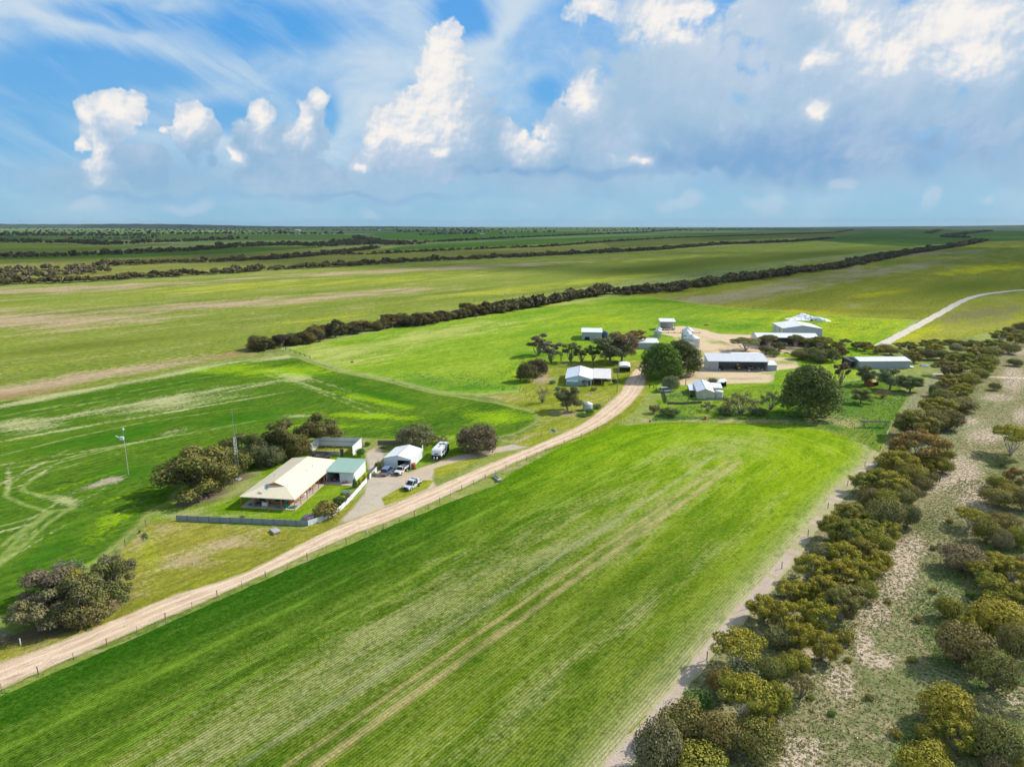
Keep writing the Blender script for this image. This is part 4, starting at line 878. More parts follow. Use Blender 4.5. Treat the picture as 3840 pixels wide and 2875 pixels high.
right_group = belt([(670, 135, 180, 125, 'U', 'y'), (770, 225, 180, 155, 'D', 'b'), (880, 145, 210, 105, 'D', 'b'), (870, 275, 140, 135, 'D', 'g'), (975, 255, 160, 135, 'D', 'o'), (610, 395, 270, 155, 'D', 'g'), (710, 455, 160, 115, 'U', 'o'), (830, 405, 200, 120, 'C', 'y'), (945, 465, 210, 140, 'C', 'y'),
    (790, 515, 190, 115, 'C', 'o'), (1000, 385, 110, 90, 'B', 'b'), (870, 625, 270, 175, 'C', 'o'), (1010, 640, 190, 170, 'C', 'o'), (530, 705, 165, 135, 'D', 'o'), (840, 785, 350, 195, 'D', 'y'), (690, 800, 170, 140, 'C', 'y'), (800, 830, 120, 115, 'C', 'y'), (610, 995, 350, 260, 'D', 'b'), (960, 965, 230, 220, 'D', 'b'),
    (820, 1160, 300, 240, 'D', 'b'), (510, 1380, 350, 240, 'D', 'y'), (570, 1540, 270, 200, 'C', 'y'), (390, 1500, 150, 115, 'D', 'o'), (460, 1600, 150, 115, 'D', 'o'), (830, 1410, 290, 200, 'S', 'g'), (840, 1600, 330, 240, 'D', 'b'), (380, 1730, 340, 200, 'D', 'y'), (850, 1710, 180, 130, 'D', 'g'), (970, 1700, 140, 100, 'D', 'o')], 3240, 1900, .589) \
 + belt([(2120, 350, 240, 190, 'U', 'y'), (2070, 425, 120, 75, 'B', 'b'), (2150, 565, 160, 135, 'C', 'r'), (2040, 575, 150, 95, 'D', 'o'), (2110, 625, 140, 90, 'D', 'o'), (2040, 685, 220, 120, 'D', 'b'), (2200, 710, 140, 140, 'D', 'b')], 2560, 1500, .5797)
top_belt = belt([(1100, 1190, 260, 190, 'C', 'o'), (1230, 1235, 240, 160, 'D', 'o'), (1260, 1110, 250, 160, 'D', 'b'), (1400, 1135, 210, 160, 'D', 'd'), (1480, 1065, 190, 140, 'D', 'd'), (1280, 965, 220, 140, 'D', 'b'), (1430, 970, 240, 140, 'D', 'o'), (1560, 960, 190, 120, 'D', 'd'), (1620, 905, 160, 110, 'D', 'b'),
    (1400, 875, 250, 150, 'D', 'b'), (1560, 825, 220, 140, 'C', 'o'), (1450, 765, 220, 150, 'C', 'o'), (1620, 795, 170, 130, 'C', 'y'), (1330, 805, 140, 120, 'D', 'd'), (1650, 705, 210, 140, 'D', 'o'), (1480, 705, 210, 130, 'C', 'o'), (1440, 605, 260, 160, 'C', 'b'), (1600, 605, 240, 150, 'C', 'o'), (1750, 655, 190, 140, 'D', 'o'),
    (1820, 595, 170, 140, 'C', 'o'), (1650, 505, 240, 140, 'C', 'o'), (1520, 485, 190, 110, 'C', 'o'), (1850, 525, 210, 140, 'D', 'o'), (1750, 425, 210, 130, 'C', 'o'), (1880, 435, 230, 130, 'D', 'b'), (1920, 345, 210, 120, 'C', 'o'), (2060, 385, 190, 110, 'D', 'b'), (1720, 345, 170, 110, 'C', 'b'), (1980, 265, 200, 120, 'C', 'o'),
    (2130, 305, 190, 130, 'C', 'o'), (2060, 195, 130, 85, 'D', 'd'), (2190, 175, 160, 110, 'D', 'd'), (2150, 235, 160, 95, 'D', 'b'), (2120, 505, 155, 75, 'D', 'd'), (1920, 745, 115, 90, 'B', 'b'), (2300, 140, 150, 100, 'D', 'd'), (2330, 240, 170, 110, 'D', 'o')], 3000, 1180, .3797)
scrub_line = belt([(560, 335, 130, 75, 'C', 'b'), (640, 355, 160, 95, 'C', 'b'), (740, 385, 160, 85, 'C', 'o'), (820, 365, 150, 85, 'D', 'b'), (900, 395, 150, 85, 'D', 'b'), (980, 335, 130, 65, 'C', 'o'), (1080, 355, 150, 95, 'C', 'b'), (1160, 425, 170, 105, 'C', 'o'), (1120, 475, 160, 115, 'C', 'b'), (1060, 445, 140, 95, 'C', 'o'),
    (1250, 335, 160, 95, 'C', 'o'), (1330, 385, 170, 105, 'C', 'y'), (1330, 310, 140, 75, 'C', 'd'), (1260, 445, 170, 115, 'D', 'd'), (1400, 445, 180, 105, 'D', 'd'), (1380, 330, 130, 75, 'C', 'o'), (1540, 375, 145, 90, 'D', 'g'), (1480, 295, 120, 60, 'D', 'b'), (1580, 295, 90, 50, 'D', 'b'), (1640, 330, 120, 70, 'C', 'b'),
    (200, 370, 210, 160, 'U', 'b'), (440, 330, 100, 95, 'U', 'd'), (320, 465, 150, 135, 'C', 'b'), (400, 425, 150, 115, 'C', 'd'), (260, 445, 170, 125, 'C', 'b'), (130, 435, 170, 125, 'C', 'd'), (60, 335, 130, 110, 'U', 'b'), (370, 350, 130, 90, 'C', 'b'), (500, 470, 90, 70, 'B', 'o'), (200, 480, 120, 80, 'D', 'd')], 3000, 1180, .3797) \
 + belt([(1240, 525, 330, 150, 'U', 'b'), (1500, 485, 180, 150, 'U', 'b'), (1480, 560, 190, 100, 'D', 'd'), (1620, 525, 170, 120, 'C', 'd'), (1800, 490, 170, 150, 'U', 'b'), (1950, 475, 190, 110, 'C', 'd'), (2060, 505, 200, 130, 'C', 'd'), (1850, 620, 210, 110, 'D', 'd'), (2050, 645, 220, 130, 'D', 'd'), (2150, 585, 160, 140, 'C', 'd'), (1560, 590, 140, 70, 'B', 'n'), (1960, 590, 170, 100, 'D', 'd')], 2380, 1140, .3345)
def plant(items, name, where, group, suffix):
    items = sorted(items, key=lambda t: -t[1])
    for i, (x, y, w, h, kd, c) in enumerate(items):
        cn, col, tip = CN[c]
        f_ = 1.36 if 'beside the crop' in where else 1.16; w *= f_; h *= f_*.96
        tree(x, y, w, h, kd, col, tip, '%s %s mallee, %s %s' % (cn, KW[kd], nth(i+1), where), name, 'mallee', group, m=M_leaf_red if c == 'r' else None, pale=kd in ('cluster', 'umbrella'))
plant(crop_belt, 'mallee_tree', 'from the near end of the belt beside the crop', 'mallees in the belt beside the foreground crop', '')
plant(right_group, 'mallee_tree', 'from the bottom among the scattered mallees at the right edge', 'scattered mallees right of the sandy strip', '')
plant(top_belt, 'mallee_tree', 'nearest in the upper right belt behind the pole rack', 'mallees in the upper right belt', '')
plant(scrub_line, 'mallee_tree', 'nearest in the scrub between the sheds', 'mallees in the scrub among the farm sheds', '')
n_solo = len(crop_belt)+len(right_group)+len(top_belt)+len(scrub_line)

T = tree
# trees behind the brick house, left to right
g1 = 'trees behind the cream roofed house'
HC = (0.085, 0.088, 0.026)
for a, lb in (((733, 1850, 215, 165, 'gum', HC, .25), 'large leaning gum with pale trunk, leftmost beside the radio mast'), ((795, 1830, 140, 150, 'bushy', HC, .25), 'dark gum second from left behind the brown leaf litter'),
    ((850, 1790, 125, 125, 'bushy', HC, .15), 'dark gum directly left of the radio mast foot'), ((905, 1752, 115, 125, 'gum', HC, .25), 'bushy gum just right of the radio mast'), ((962, 1738, 105, 100, 'bushy', (0.11, 0.105, .045), .1), 'greyish gum behind the left end of the black trampoline'),
    ((1008, 1742, 95, 88, 'bushy', (0.085, .095, .045), 0), 'low blue-grey tree directly behind the trampoline'), ((1035, 1722, 100, 110, 'gum', HC, .2), 'gum between the trampoline and the white pen, farther back'),
    ((1078, 1712, 110, 138, 'gum', HC, .2), 'tallest dark gum behind the house, left of the white pen'), ((1118, 1716, 85, 100, 'bushy', HC, .2), 'narrow gum touching the left end of the white sheet pen'), ((1192, 1668, 132, 112, 'gum', (0.085, .08, .035), .1), 'brownish gum overhanging the back wall of the white pen')):
    a = (a[0], a[1]+2, a[2]*1.35, a[3]*1.22)+a[4:]; T(*a, label=lb, name='gum_tree', group=g1)
T(1557, 1672, 160, 108, 'bushy', (0.135, 0.125, 0.065), .1, 'grey-green drooping tree behind the white garage', 'acacia_tree')
T(1790, 1693, 168, 140, 'bushy', (0.10, 0.085, 0.045), .05, 'dark round tree right of the caravan', 'acacia_tree', seed=2)
T(1648, 1664, 75, 38, 'sparse', (0.12, 0.08, 0.06), 0, 'brown twiggy shrub behind the caravan', 'shrub', 'shrub')
g2 = 'trees in the clump at the lower left'
for a, lb in (((150, 2362, 185, 150, 'gum', (.115, .108, .06), .15), 'grey-leaved gum at the front left of the roadside clump'), ((285, 2330, 190, 180, 'gum', (.105, .105, .045), .3), 'mixed yellow and grey gum in the middle of the roadside clump'),
    ((305, 2270, 150, 170, 'bushy', (.12, .115, .03), .6), 'yellow-green topped tree at the top of the roadside clump'), ((195, 2250, 180, 135, 'gum', (.105, .102, .06), 0), 'purple-grey gum at the back left of the roadside clump'), ((405, 2285, 160, 190, 'gum', (.10, .095, .035), .15), 'dark green gum at the right of the roadside clump'),
    ((440, 2215, 130, 150, 'gum', (.12, .105, .06), .05), 'grey-brown gum at the top right of the roadside clump'), ((240, 2190, 160, 90, 'sparse', (.12, .115, .07), 0), 'half bare grey tree at the back of the roadside clump'), ((330, 2330, 170, 120, 'bushy', (.12, .11, .045), .2), 'low olive tree at the front middle of the roadside clump'), ((230, 2300, 170, 130, 'bushy', (.115, .11, .06), .1), 'low grey-green tree filling the middle of the roadside clump'), ((-20, 2425, 120, 60, 'sparse', (.15, .12, .09), 0), 'grey scrubby tree cut off by the left frame edge')):
    a = (a[0], a[1], a[2]*1.1, a[3]*1.08)+a[4:]; T(*a, label=lb, name='gum_tree', group=g2)
# garden
T(1223, 1938, 122, 72, 'bush', (.115, .105, .04), .3, 'large olive garden shrub inside the white fence', 'shrub', 'shrub', crown='foliage')
T(1275, 1893, 66, 42, 'bush', (.05, .07, .02), 0, 'dark green garden shrub beside the white fence', 'shrub', 'shrub', crown='foliage')
T(1308, 1872, 30, 24, 'bush', (.14, .08, .06), 0, 'small reddish shrub by the white fence', 'shrub', 'shrub', crown='foliage')
T(1160, 1957, 64, 36, 'bush', (.10, .11, .07), 1.0, 'purple flowering shrub at the corner of the garden fence', 'shrub', 'shrub', m=M_leaf_purple, crown='foliage')
T(1367, 1800, 21, 30, 'column', (.20, .20, .02), 1.0, 'golden column conifer by the fence, upper one', 'conifer_shrub', 'conifer', m=M_leaf_gold, crown='foliage')
T(1349, 1822, 22, 32, 'column', (.17, .19, .02), .9, 'golden column conifer by the fence, lower one', 'conifer_shrub', 'conifer', m=M_leaf_gold, crown='foliage')
T(1331, 1828, 26, 42, 'column', (.035, .09, .02), 0, 'dark green conifer left of the golden ones', 'conifer_shrub', 'conifer', crown='foliage')
T(1300, 1850, 46, 16, 'bush', (.16, .27, .19), 0, 'pale blue-green leafy plant on the lawn edge', 'garden_plant', 'plant', crown='foliage')
T(1352, 1710, 44, 38, 'bush', (.05, .13, .03), 0, 'round green shrub at the white pen corner', 'shrub', 'shrub', crown='foliage')
T(1379, 1672, 28, 22, 'bush', (.04, .10, .025), 0, 'small dark shrub right of the white pen', 'shrub', 'shrub', crown='foliage')
T(1422, 1760, 44, 42, 'bush', (.08, .09, .03), 0, 'untidy dark plants left of the white garage', 'shrub', 'shrub', crown='foliage')
T(1395, 1785, 40, 24, 'bush', (.09, .14, .04), .2, 'green plants on the fence above the parked wagon', 'shrub', 'shrub', crown='foliage')
T(909, 1944, 26, 13, 'bush', (.07, .10, .02), .3, 'tiny shrub on the lawn behind the grey fence', 'shrub', 'shrub', crown='foliage')
T(524, 1998, 12, 14, 'bush', (.06, .10, .02), 0, 'tiny round sapling near the fallen branch', 'shrub', 'shrub', crown='foliage')
# around the second farm
T(1976, 1430, 88, 100, 'bushy', (.075, .072, .028), .1, 'dark bushy tree left of the blue-white cottage, front one', 'acacia_tree', seed=1)
T(2016, 1408, 88, 92, 'bushy', (.065, .055, .03), 0, 'dark bushy tree left of the cottage, rear one', 'acacia_tree', seed=3)
T(2034, 1511, 70, 75, 'bare', (.14, .12, .06), 0, 'leafless spreading tree in front of the cottage garden', 'bare_tree', seed=0)
T(2128, 1541, 106, 118, 'gum', (.12, .115, .05), .15, 'leafy grey-green tree left of the conical water tank', 'gum_tree', seed=1)
T(2192, 1447, 36, 32, 'sparse', (.15, .12, .10), 0, 'brown twiggy shrub at the cottage wall', 'shrub', 'shrub')
g3 = 'gums in the row behind the cottage'
for a, lb in (((2020, 1332, 70, 84, 'thingum', (.085, .06, .045), 0), 'reddish open gum, leftmost in the row behind the cottage'), ((2065, 1358, 62, 88, 'thingum', (.09, .07, .05), .1), 'open gum second from left behind the cottage'), ((2104, 1356, 14, 52, 'bare', (.1, .08, .05), 0), 'thin dead tree in the row behind the cottage'),
    ((2140, 1357, 56, 76, 'thingum', (.09, .085, .035), .1), 'forked gum behind the cottage roof ridge'), ((2180, 1357, 44, 66, 'thingum', (.07, .08, .03), .1), 'small green gum right of the forked one'), ((2224, 1356, 44, 70, 'thingum', (.06, .09, .025), .1), 'green slim gum beside the tall pole behind the cottage'),
    ((2290, 1362, 112, 118, 'gum', (.085, .095, .04), .1), 'big spreading gum behind the carport roof'), ((2332, 1356, 96, 132, 'gum', (.12, .085, .045), .2), 'rust-tinged gum left of the large pine')):
    a = (a[0], a[1], a[2]*1.3, a[3]*1.06, a[4], tuple(1.25*q for q in a[5]), a[6]); T(*a, label=lb, name='gum_tree', group=g3, seed=None)
T(2385, 1300, 90, 70, 'thingum', (.15, .085, .04), .3, 'rust-coloured gum in front of the low white shed', 'gum_tree')
T(2478, 1420, 185, 150, 'pine', (.060, .105, .018), .1, 'big bright green pine left half beside the dirt road', 'pine_tree', group='pines beside the yard', seed=1)
T(2550, 1404, 180, 142, 'pine', (.058, .075, .018), 0, 'big darker pine behind and right of the bright one', 'pine_tree', group='pines beside the yard', seed=2)
T(3030, 1560, 250, 215, 'pine', (.075, .110, .028), .12, 'largest rounded pine in front of the machinery sheds', 'pine_tree', group='pines beside the yard', seed=0)
T(2514, 1463, 72, 74, 'bushy', (.13, .15, .075), 0, 'grey-green olive tree by the white four wheel drive', 'olive_tree', seed=2)
T(2675, 1448, 52, 44, 'bushy', (.12, .13, .06), 0, 'round olive tree behind the small cream cottage', 'olive_tree', seed=3)
for a, lb in (((2775, 1552, 165, 100, 'sparse', (.13, .135, .055), .05), 'feathery half bare acacia right of the cream cottage'), ((2890, 1537, 98, 90, 'sparse', (.12, .14, .045), .05), 'feathery acacia touching the large rounded pine'), ((2654, 1541, 68, 42, 'sparse', (.12, .095, .06), 0), 'brown twiggy acacia in front of the cream cottage'),
    ((2720, 1556, 80, 44, 'bush', (.08, .10, .035), 0), 'low dark bush under the feathery acacia'), ((2840, 1556, 90, 40, 'bush', (.07, .11, .035), 0), 'low green bush left of the large rounded pine')):
    T(*a, label=lb, name='acacia_tree', group='acacias in front of the machinery sheds')
T(2453, 1549, 52, 40, 'bush', (.10, .10, .04), .2, 'brownish bush left of the dark round bush', 'shrub', 'shrub', crown='foliage')
T(2512, 1560, 92, 42, 'bush', (.050, .085, .018), .2, 'dark green domed bush near the road bend', 'shrub', 'shrub', crown='foliage')
for a, lb in (((2072, 1438, 30, 18), 'blue-grey shrub left of the cottage'), ((2093, 1463, 28, 18), 'blue-grey shrub in front of the cottage'),):
    T(*a, 'bush', (.10, .14, .11), 0, lb, 'shrub', 'shrub', crown='foliage')
T(2227, 1464, 32, 15, 'bush', (.22, .12, .08), 0, 'rust-brown round shrub on the cottage lawn', 'shrub', 'shrub', crown='foliage')
T(2305, 1440, 26, 26, 'bush', (.06, .07, .03), 0, 'dark round shrub right of the carport', 'shrub', 'shrub', crown='foliage')
T(2212, 1556, 40, 32, 'bush', (.06, .14, .03), 0, 'bright green shrub below the conical tank', 'shrub', 'shrub', crown='foliage')
T(2240, 1532, 36, 24, 'bush', (.09, .12, .05), 0, 'grey-green shrub right of the conical tank', 'shrub', 'shrub', crown='foliage')
T(2186, 1560, 60, 14, 'bush', (.05, .13, .03), 0, 'low green growth at the foot of the tank tree', 'shrub', 'shrub', crown='foliage')
g4 = 'trees round the grey shed at the right'
for a, lb in (((3152, 1443, 60, 92, 'thingum', (.10, .07, .045), .2), 'reddish gum right of the large rounded pine'), ((3243, 1443, 72, 90, 'gum', (.10, .10, .055), 0), 'grey-green tree in front of the grey shed'), ((3335, 1462, 100, 98, 'gum', (.10, .125, .055), .05), 'large green acacia right of the grey shed tree'),
    ((3412, 1470, 94, 78, 'gum', (.085, .11, .04), .05), 'spreading green acacia at the right of the paddock'), ((3228, 1512, 78, 66, 'gum', (.11, .12, .04), .4), 'spiky olive tree below the rusty lean-to'), ((3310, 1490, 66, 40, 'sparse', (.12, .09, .06), 0), 'brown dead brush by the rusty lean-to')):
    T(*a, label=lb, name='acacia_tree', group=g4)

# ---------------------------------------------------------------- tree belts
def along(poly, step, width, seed, jit=0.6):
    r = random.Random(seed); P = [G(*p) for p in poly]; out = []
    for a, b in zip(P[:-1], P[1:]):
        L = (b-a).length; d = (b-a).normalized(); nr = Vector((d.y, -d.x, 0)); k = max(1, int(L/step))
        for i in range(k):
            p = a+d*((i+r.uniform(-jit, jit)*0.5)*L/k)
            if width: p += nr*r.uniform(-width/2, width/2)
            out.append((p.x, p.y))
    return out
RA = [(962, 1312), (1010, 1306), (1130, 1290), (1222, 1262), (1305, 1254), (1400, 1240), (1455, 1224), (1556, 1220), (1640, 1206), (1690, 1198), (1765, 1186), (1870, 1172), (1920, 1160), (2010, 1150), (2070, 1136), (2185, 1118), (2225, 1110), (2275, 1096)]
rowA = along(RA, 3.1, 7, 1)+along(RA, 4.0, 11, 2)+along([(p[0]+8, p[1]-4) for p in RA], 5.0, 4, 3)
RA2 = [(2300, 1104), (2370, 1102), (2480, 1094), (2590, 1078), (2700, 1058), (2790, 1050), (2900, 1033), (3050, 1013), (3130, 1006), (3270, 976), (3390, 953), (3520, 933), (3610, 920), (3685, 903)]
rowA2 = along(RA2, 3.6, 12, 4)+along(RA2, 3.6, 24, 5)+along(RA2[4:], 3.6, 36, 6)
RB = [(-500, 1100), (0, 1069), (87, 1062), (260, 1060), (390, 1052), (538, 1043), (694, 1034), (833, 1027), (981, 1015), (1128, 1007), (1302, 998), (1476, 986), (1649, 978), (1920, 966)]
RB2 = [(1920, 966), (2224, 950), (2441, 939), (2701, 917), (2970, 908)]
rowB = along(RB, 4.4, 15, 7)+along(RB, 7.0, 24, 8)
rowBfar = along(RB2, 4.5, 24, 9)+along(RB2, 4.5, 34, 10)+along([(2970, 908), (3118, 895)], 5, 22, 11)
mall = sorted(rowA+rowA2+rowB, key=lambda p: p[0]**2+p[1]**2)
inview = [p for p in mall if -40 < proj(*p)[0] < 3880]
gapf = lambda p: math.sin(p[0]*.021+p[1]*.017)+math.sin(p[0]*.05-p[1]*.043+1)+random.Random(int(p[0]*9)).uniform(-.8, .8) > -2.15
inview = [p for p in inview if gapf(p)]; mall = [p for p in mall if gapf(p)]
solo = inview[:max(0, 296-n_solo)]; solos = set(solo)
rest = [p for p in mall if p not in solos]+rowBfar
RAset = set(rowA); RA2set = set(rowA2)
for i, p in enumerate(solo):
    r = random.Random(i*31+5); q = proj(*p)
    lab, grp = (('dark brown mallee in the long belt behind the house paddock', 'mallees in the belt behind the paddock') if p in RAset else
                ('dark mallee in the belt running on behind the sheds', 'mallees in the belt behind the sheds') if p in RA2set else ('dark mallee in the belt across the yellow pasture', 'mallees in the second belt'))
    w = r.choice([r.uniform(5, 8), r.uniform(7.5, 12.0), r.uniform(8, 12)])*pxm(q[1]); kd = r.choice(['dome', 'dome', 'dome', 'umbrella', 'cluster'])
    hh = r.uniform(.45, .75)*w*(1.35 if kd != 'dome' else 1)
    tree(q[0], q[1], w, hh, kd, r.choice([(.060, .046, .026), (.07, .055, .024), (.052, .040, .028), (.075, .062, .024)]), r.choice([0.05, .1, .3]), lab, 'mallee_tree', 'mallee', grp)

def mass(name, pts, label, cat, size=(7.5, 12), col=((.060, .05, .028), (.075, .065, .03)), seed=0, ratio=0.66):
    """a far belt or wood that reads as one mass: many small crowns in one mesh"""
    r = np.random.default_rng(seed); tv = []
    for s in range(4):
        L, Q, t, p, *_ = mk('far', s); tv.append((Q, t, p))
    n = len(pts); Qs, ts, ps = [], [], []
    for i, (x, y) in enumerate(pts):
        Q, t, p = tv[i % 4]; d = math.hypot(x, y)
        sc = r.uniform(*size)/6.0*r.choice([.6, .9, 1, 1, 1.3]); a = r.uniform(0, 6.28); c, s = math.cos(a), math.sin(a)
        if d > 1300:                                        # fewer, larger leaf faces where nobody can tell
            k = np.arange(len(Q)).reshape(-1, 4)[::3].ravel(); cen = Q[k].reshape(-1, 4, 3).mean(1, keepdims=True); q2 = ((Q[k].reshape(-1, 4, 3)-cen)*1.7+cen).reshape(-1, 3); t2, p2 = t[::3], p[::3]
        else: q2, t2, p2 = Q, t, p
        hs = sc*r.uniform(.8, 1.15)*ratio/0.66
        X = np.stack([(q2[:, 0]*c-q2[:, 1]*s)*sc+x, (q2[:, 0]*s+q2[:, 1]*c)*sc+y, q2[:, 2]*hs], 1)
        Qs.append(X); ts.append(np.clip(t2+r.uniform(-.25, .25), 0, 1)); ps.append(p2)
    me = mesh_from_quads(name, np.concatenate(Qs), np.concatenate(ts), np.concatenate(ps), M_leaf)
    o = bpy.data.objects.new(name, me); C.objects.link(o); o.color = (*col[0], 0.15)
    tag(o, label, cat, None, 'stuff'); return o
# split the leftovers of the near belts by belt
mass('tree_belt', [p for p in rest if p in RAset or p in RA2set], 'far part of the dark mallee belt running past the sheds to the upper right', 'tree belt', seed=1)
mass('tree_belt', [p for p in rest if not (p in RAset or p in RA2set)], 'dark mallee belt beyond the yellow pasture', 'tree belt', seed=2)
def fb(poly, step, width, label, seed, size=(8, 12), ratio=0.66, k=2, name='tree_belt'):
    pts = []
    for j in range(k): pts += along(poly, step, width*(0.6+0.4*j), seed*10+j)
    mass(name, pts, label, 'tree belt', size, seed=seed, ratio=ratio)
Q = lambda L, ox, oy, k: [(ox+k*x, oy+k*y) for x, y in L]
wood = []
for j in range(5): wood += along([(-300, 1055-9*j), (0, 1050-9*j), (200, 1040-7*j), (400-14*j, 1022-5*j)], 7, 24, 60+j)
mass('wood', wood, 'brownish wood at the left end of the belts', 'wood', (7, 12), ((.105, .085, .055), 0), seed=3, ratio=0.7)
fb([(360, 1000), (520, 992), (607, 987), (781, 984), (998, 974), (1172, 960), (1302, 944), (1406, 932)], 5, 26, 'dark tree belt between the pale strip and the green strip', 4, k=2)
fb([(1206, 957), (1389, 954), (1606, 943), (1920, 930), (2050, 926), (2267, 908), (2484, 895), (2700, 887), (2960, 879), (3130, 873), (3205, 862), (3265, 857)], 8, 34, 'third dark tree belt crossing behind the yellow pasture', 5, (6, 9))
fb([(-300, 975), (0, 968), (260, 962), (434, 954), (607, 946), (738, 939), (868, 928), (1042, 920), (1215, 925), (1389, 915), (1476, 912)], 8, 50, 'dark belt above the left green strip', 6, (7, 11), 0.9, 3)
fb([(1441, 912), (1650, 908), (1920, 893), (2180, 881), (2406, 873), (2570, 861)], 12, 50, 'thin dark belt in the middle distance', 7, (7, 10), 0.8, 2)
fb([(-200, 905), (0, 908), (217, 913), (312, 911), (382, 920), (521, 913), (755, 904), (880, 898)], 12, 70, 'dark belt with a tall clump on the left', 8, (8, 13), 1.0, 2)
fb([(850, 925), (1000, 920), (1200, 918), (1330, 906), (1480, 920), (1560, 915)], 12, 90, 'dark trees joining the belts in the middle', 9, (8, 12), 0.9, 3)
fb([(320, 895), (460, 895), (600, 893)], 14, 40, 'thin far belt above the small green field', 10, (8, 12), 0.8, 1)
fb([(1330, 890), (1390, 902), (1460, 915)], 12, 60, 'short dark belt between two green fields', 11, (8, 12), 0.9, 2)
fb([(3480, 876), (3530, 862), (3600, 857)], 14, 50, 'short dark belt on the far right slope', 12, (8, 12), 0.8, 2)
fb([(3620, 893), (3552, 891), (3580, 882), (3650, 873), (3712, 866)], 12, 50, 'curled dark belt end at the far right', 13, (8, 12), 0.8, 3)
for i, (y, x0, x1, st) in enumerate(((887, -200, 600, 22), (880, -200, 1300, 30), (872, -100, 1100, 45), (866, 100, 1900, 60), (872, 1500, 2100, 40), (862, 1700, 2500, 60), (868, 2200, 2700, 50), (860, -200, 1500, 90), (857, 1100, 2700, 90), (862, 2700, 3500, 60), (858, 3000, 4000, 70))):
    fb([(x0, y), ((x0+x1)/2, y-2), (x1, y-1)], st, st*2.2, 'hazy dark belt near the horizon, %s of eleven' % nth(i+1), 40+i, (12, 20), 0.75, 2)
row = along([(1575, 883), (1640, 882), (1725, 880)], 16, 10, 70)+along([(1738, 880), (1790, 879)], 16, 10, 71)
mass('tree_row', row, 'row of tall separate trees on the far green field', 'tree row', (10, 14), seed=70, ratio=1.3)
mass('tree_row', along([(1880, 880), (1905, 880)], 16, 10, 72), 'tall far tree beside the distant buildings', 'tree row', (10, 14), seed=71, ratio=1.3)
mass('lone_tree', [(G(256, 912).x, G(256, 912).y), (G(262, 911).x, G(262, 911).y+20)], 'large round tree standing above the left belt', 'tree', (26, 30), seed=72, ratio=0.75)
mass('lone_tree', [(G(925, 899).x, G(925, 899).y)], 'lone tree in the far green field', 'tree', (14, 15), seed=73, ratio=0.8)
# ---------------------------------------------------------------- building kit
def plain(name, col, rough=0.6, metal=0.0, spec=0.3, var=0.12, dirt_=0.0, ribs=None, coat=None):
    m, N = mat(name); P = N.obj(); n = N.noise(P, 1.2, 4, 0.6)
    c = N.hsv(col, v=1.0+(n-0.5)*var*2)
    if dirt_: c = N.mix(N.step(N.noise(P, 0.8, 4, 0.6), 0.5, 0.7)*dirt_, c, (0.30, 0.22, 0.14))
    nr = None
    if ribs:
        x, y, z = N.sep(P); q = {'x': x, 'y': y}[ribs[0]]
        w = (q*(2*math.pi/ribs[1])).sin()
        c = N.hsv(c, v=1.0+w*0.035+(N.noise(N.vec((q*(1/0.76))._m('FLOOR'), 0, 0), 1.7, 0, 0.5)-0.5)*0.10)
        nr = N.bump(w, 0.35, 0.03)
    N.out(c, rough, metal, spec, nr, coat=coat); return m
M_white = plain('white_sheet_x', (0.80, 0.81, 0.82), 0.45, ribs=('x', 0.25))
M_whitey = plain('white_sheet_y', (0.82, 0.82, 0.82), 0.45, ribs=('y', 0.25))
M_galv = plain('galvanised_sheet', (0.58, 0.61, 0.66), 0.42, 0.25, ribs=('x', 0.25))
M_galvy = plain('galvanised_sheet_y', (0.58, 0.61, 0.66), 0.42, 0.25, ribs=('y', 0.25))
M_greywall = plain('grey_sheet_wall', (0.42, 0.45, 0.50), 0.5, 0.1, ribs=('x', 0.25))
M_creamroof = plain('cream_roof', (0.82, 0.70, 0.51), 0.5, ribs=('y', 0.3), var=0.05)
M_creamroofx = plain('cream_roof_front', (0.82, 0.70, 0.51), 0.5, ribs=('x', 0.3), var=0.05)
M_greenroof = plain('green_roof', (0.31, 0.45, 0.37), 0.5, ribs=('x', 0.3), var=0.08)
M_brick = plain('brick_wall', (0.30, 0.22, 0.16), 0.9, var=0.4)
M_redbrick = plain('red_brick_trim', (0.46, 0.15, 0.07), 0.85, var=0.25)
M_terracotta = plain('terracotta', (0.58, 0.22, 0.09), 0.8)
M_slab = plain('concrete_slab', (0.52, 0.43, 0.35), 0.9, var=0.2)
M_conc = plain('grey_concrete', (0.42, 0.40, 0.38), 0.9, var=0.25)
M_darkfloor = plain('shed_floor', (0.26, 0.24, 0.22), 0.95, var=0.3)
M_black = plain('black_rubber', (0.02, 0.02, 0.022), 0.6)
M_darkgrey = plain('dark_metal', (0.07, 0.07, 0.08), 0.5, 0.3)
M_steel = plain('pale_steel', (0.55, 0.56, 0.58), 0.4, 0.6)
M_timber = plain('grey_timber', (0.20, 0.16, 0.13), 0.9, var=0.4)
M_timberred = plain('weathered_pole', (0.26, 0.18, 0.14), 0.9, var=0.35)
M_fgrey = plain('grey_fence_sheet', (0.30, 0.33, 0.37), 0.6, ribs=('x', 0.3))
M_fwhite = plain('white_fence_sheet', (0.76, 0.79, 0.83), 0.5, ribs=('x', 0.3))
M_creamwall = plain('cream_wall', (0.66, 0.60, 0.50), 0.7, ribs=('x', 0.2))
M_glass = plain('window_glass', (0.02, 0.025, 0.03), 0.08, 0.0, 0.6)
M_paintw = plain('white_paint', (0.80, 0.80, 0.80), 0.3, var=0.03, coat=0.4)
M_rust = plain('rusty_iron', (0.42, 0.12, 0.045), 0.8, var=0.4)
M_plasticgreen = plain('green_plastic', (0.02, 0.30, 0.20), 0.4)
M_blue = plain('dark_blue_tank', (0.05, 0.07, 0.14), 0.5)
M_mesh = plain('wire', (0.35, 0.35, 0.35), 0.5, 0.5)
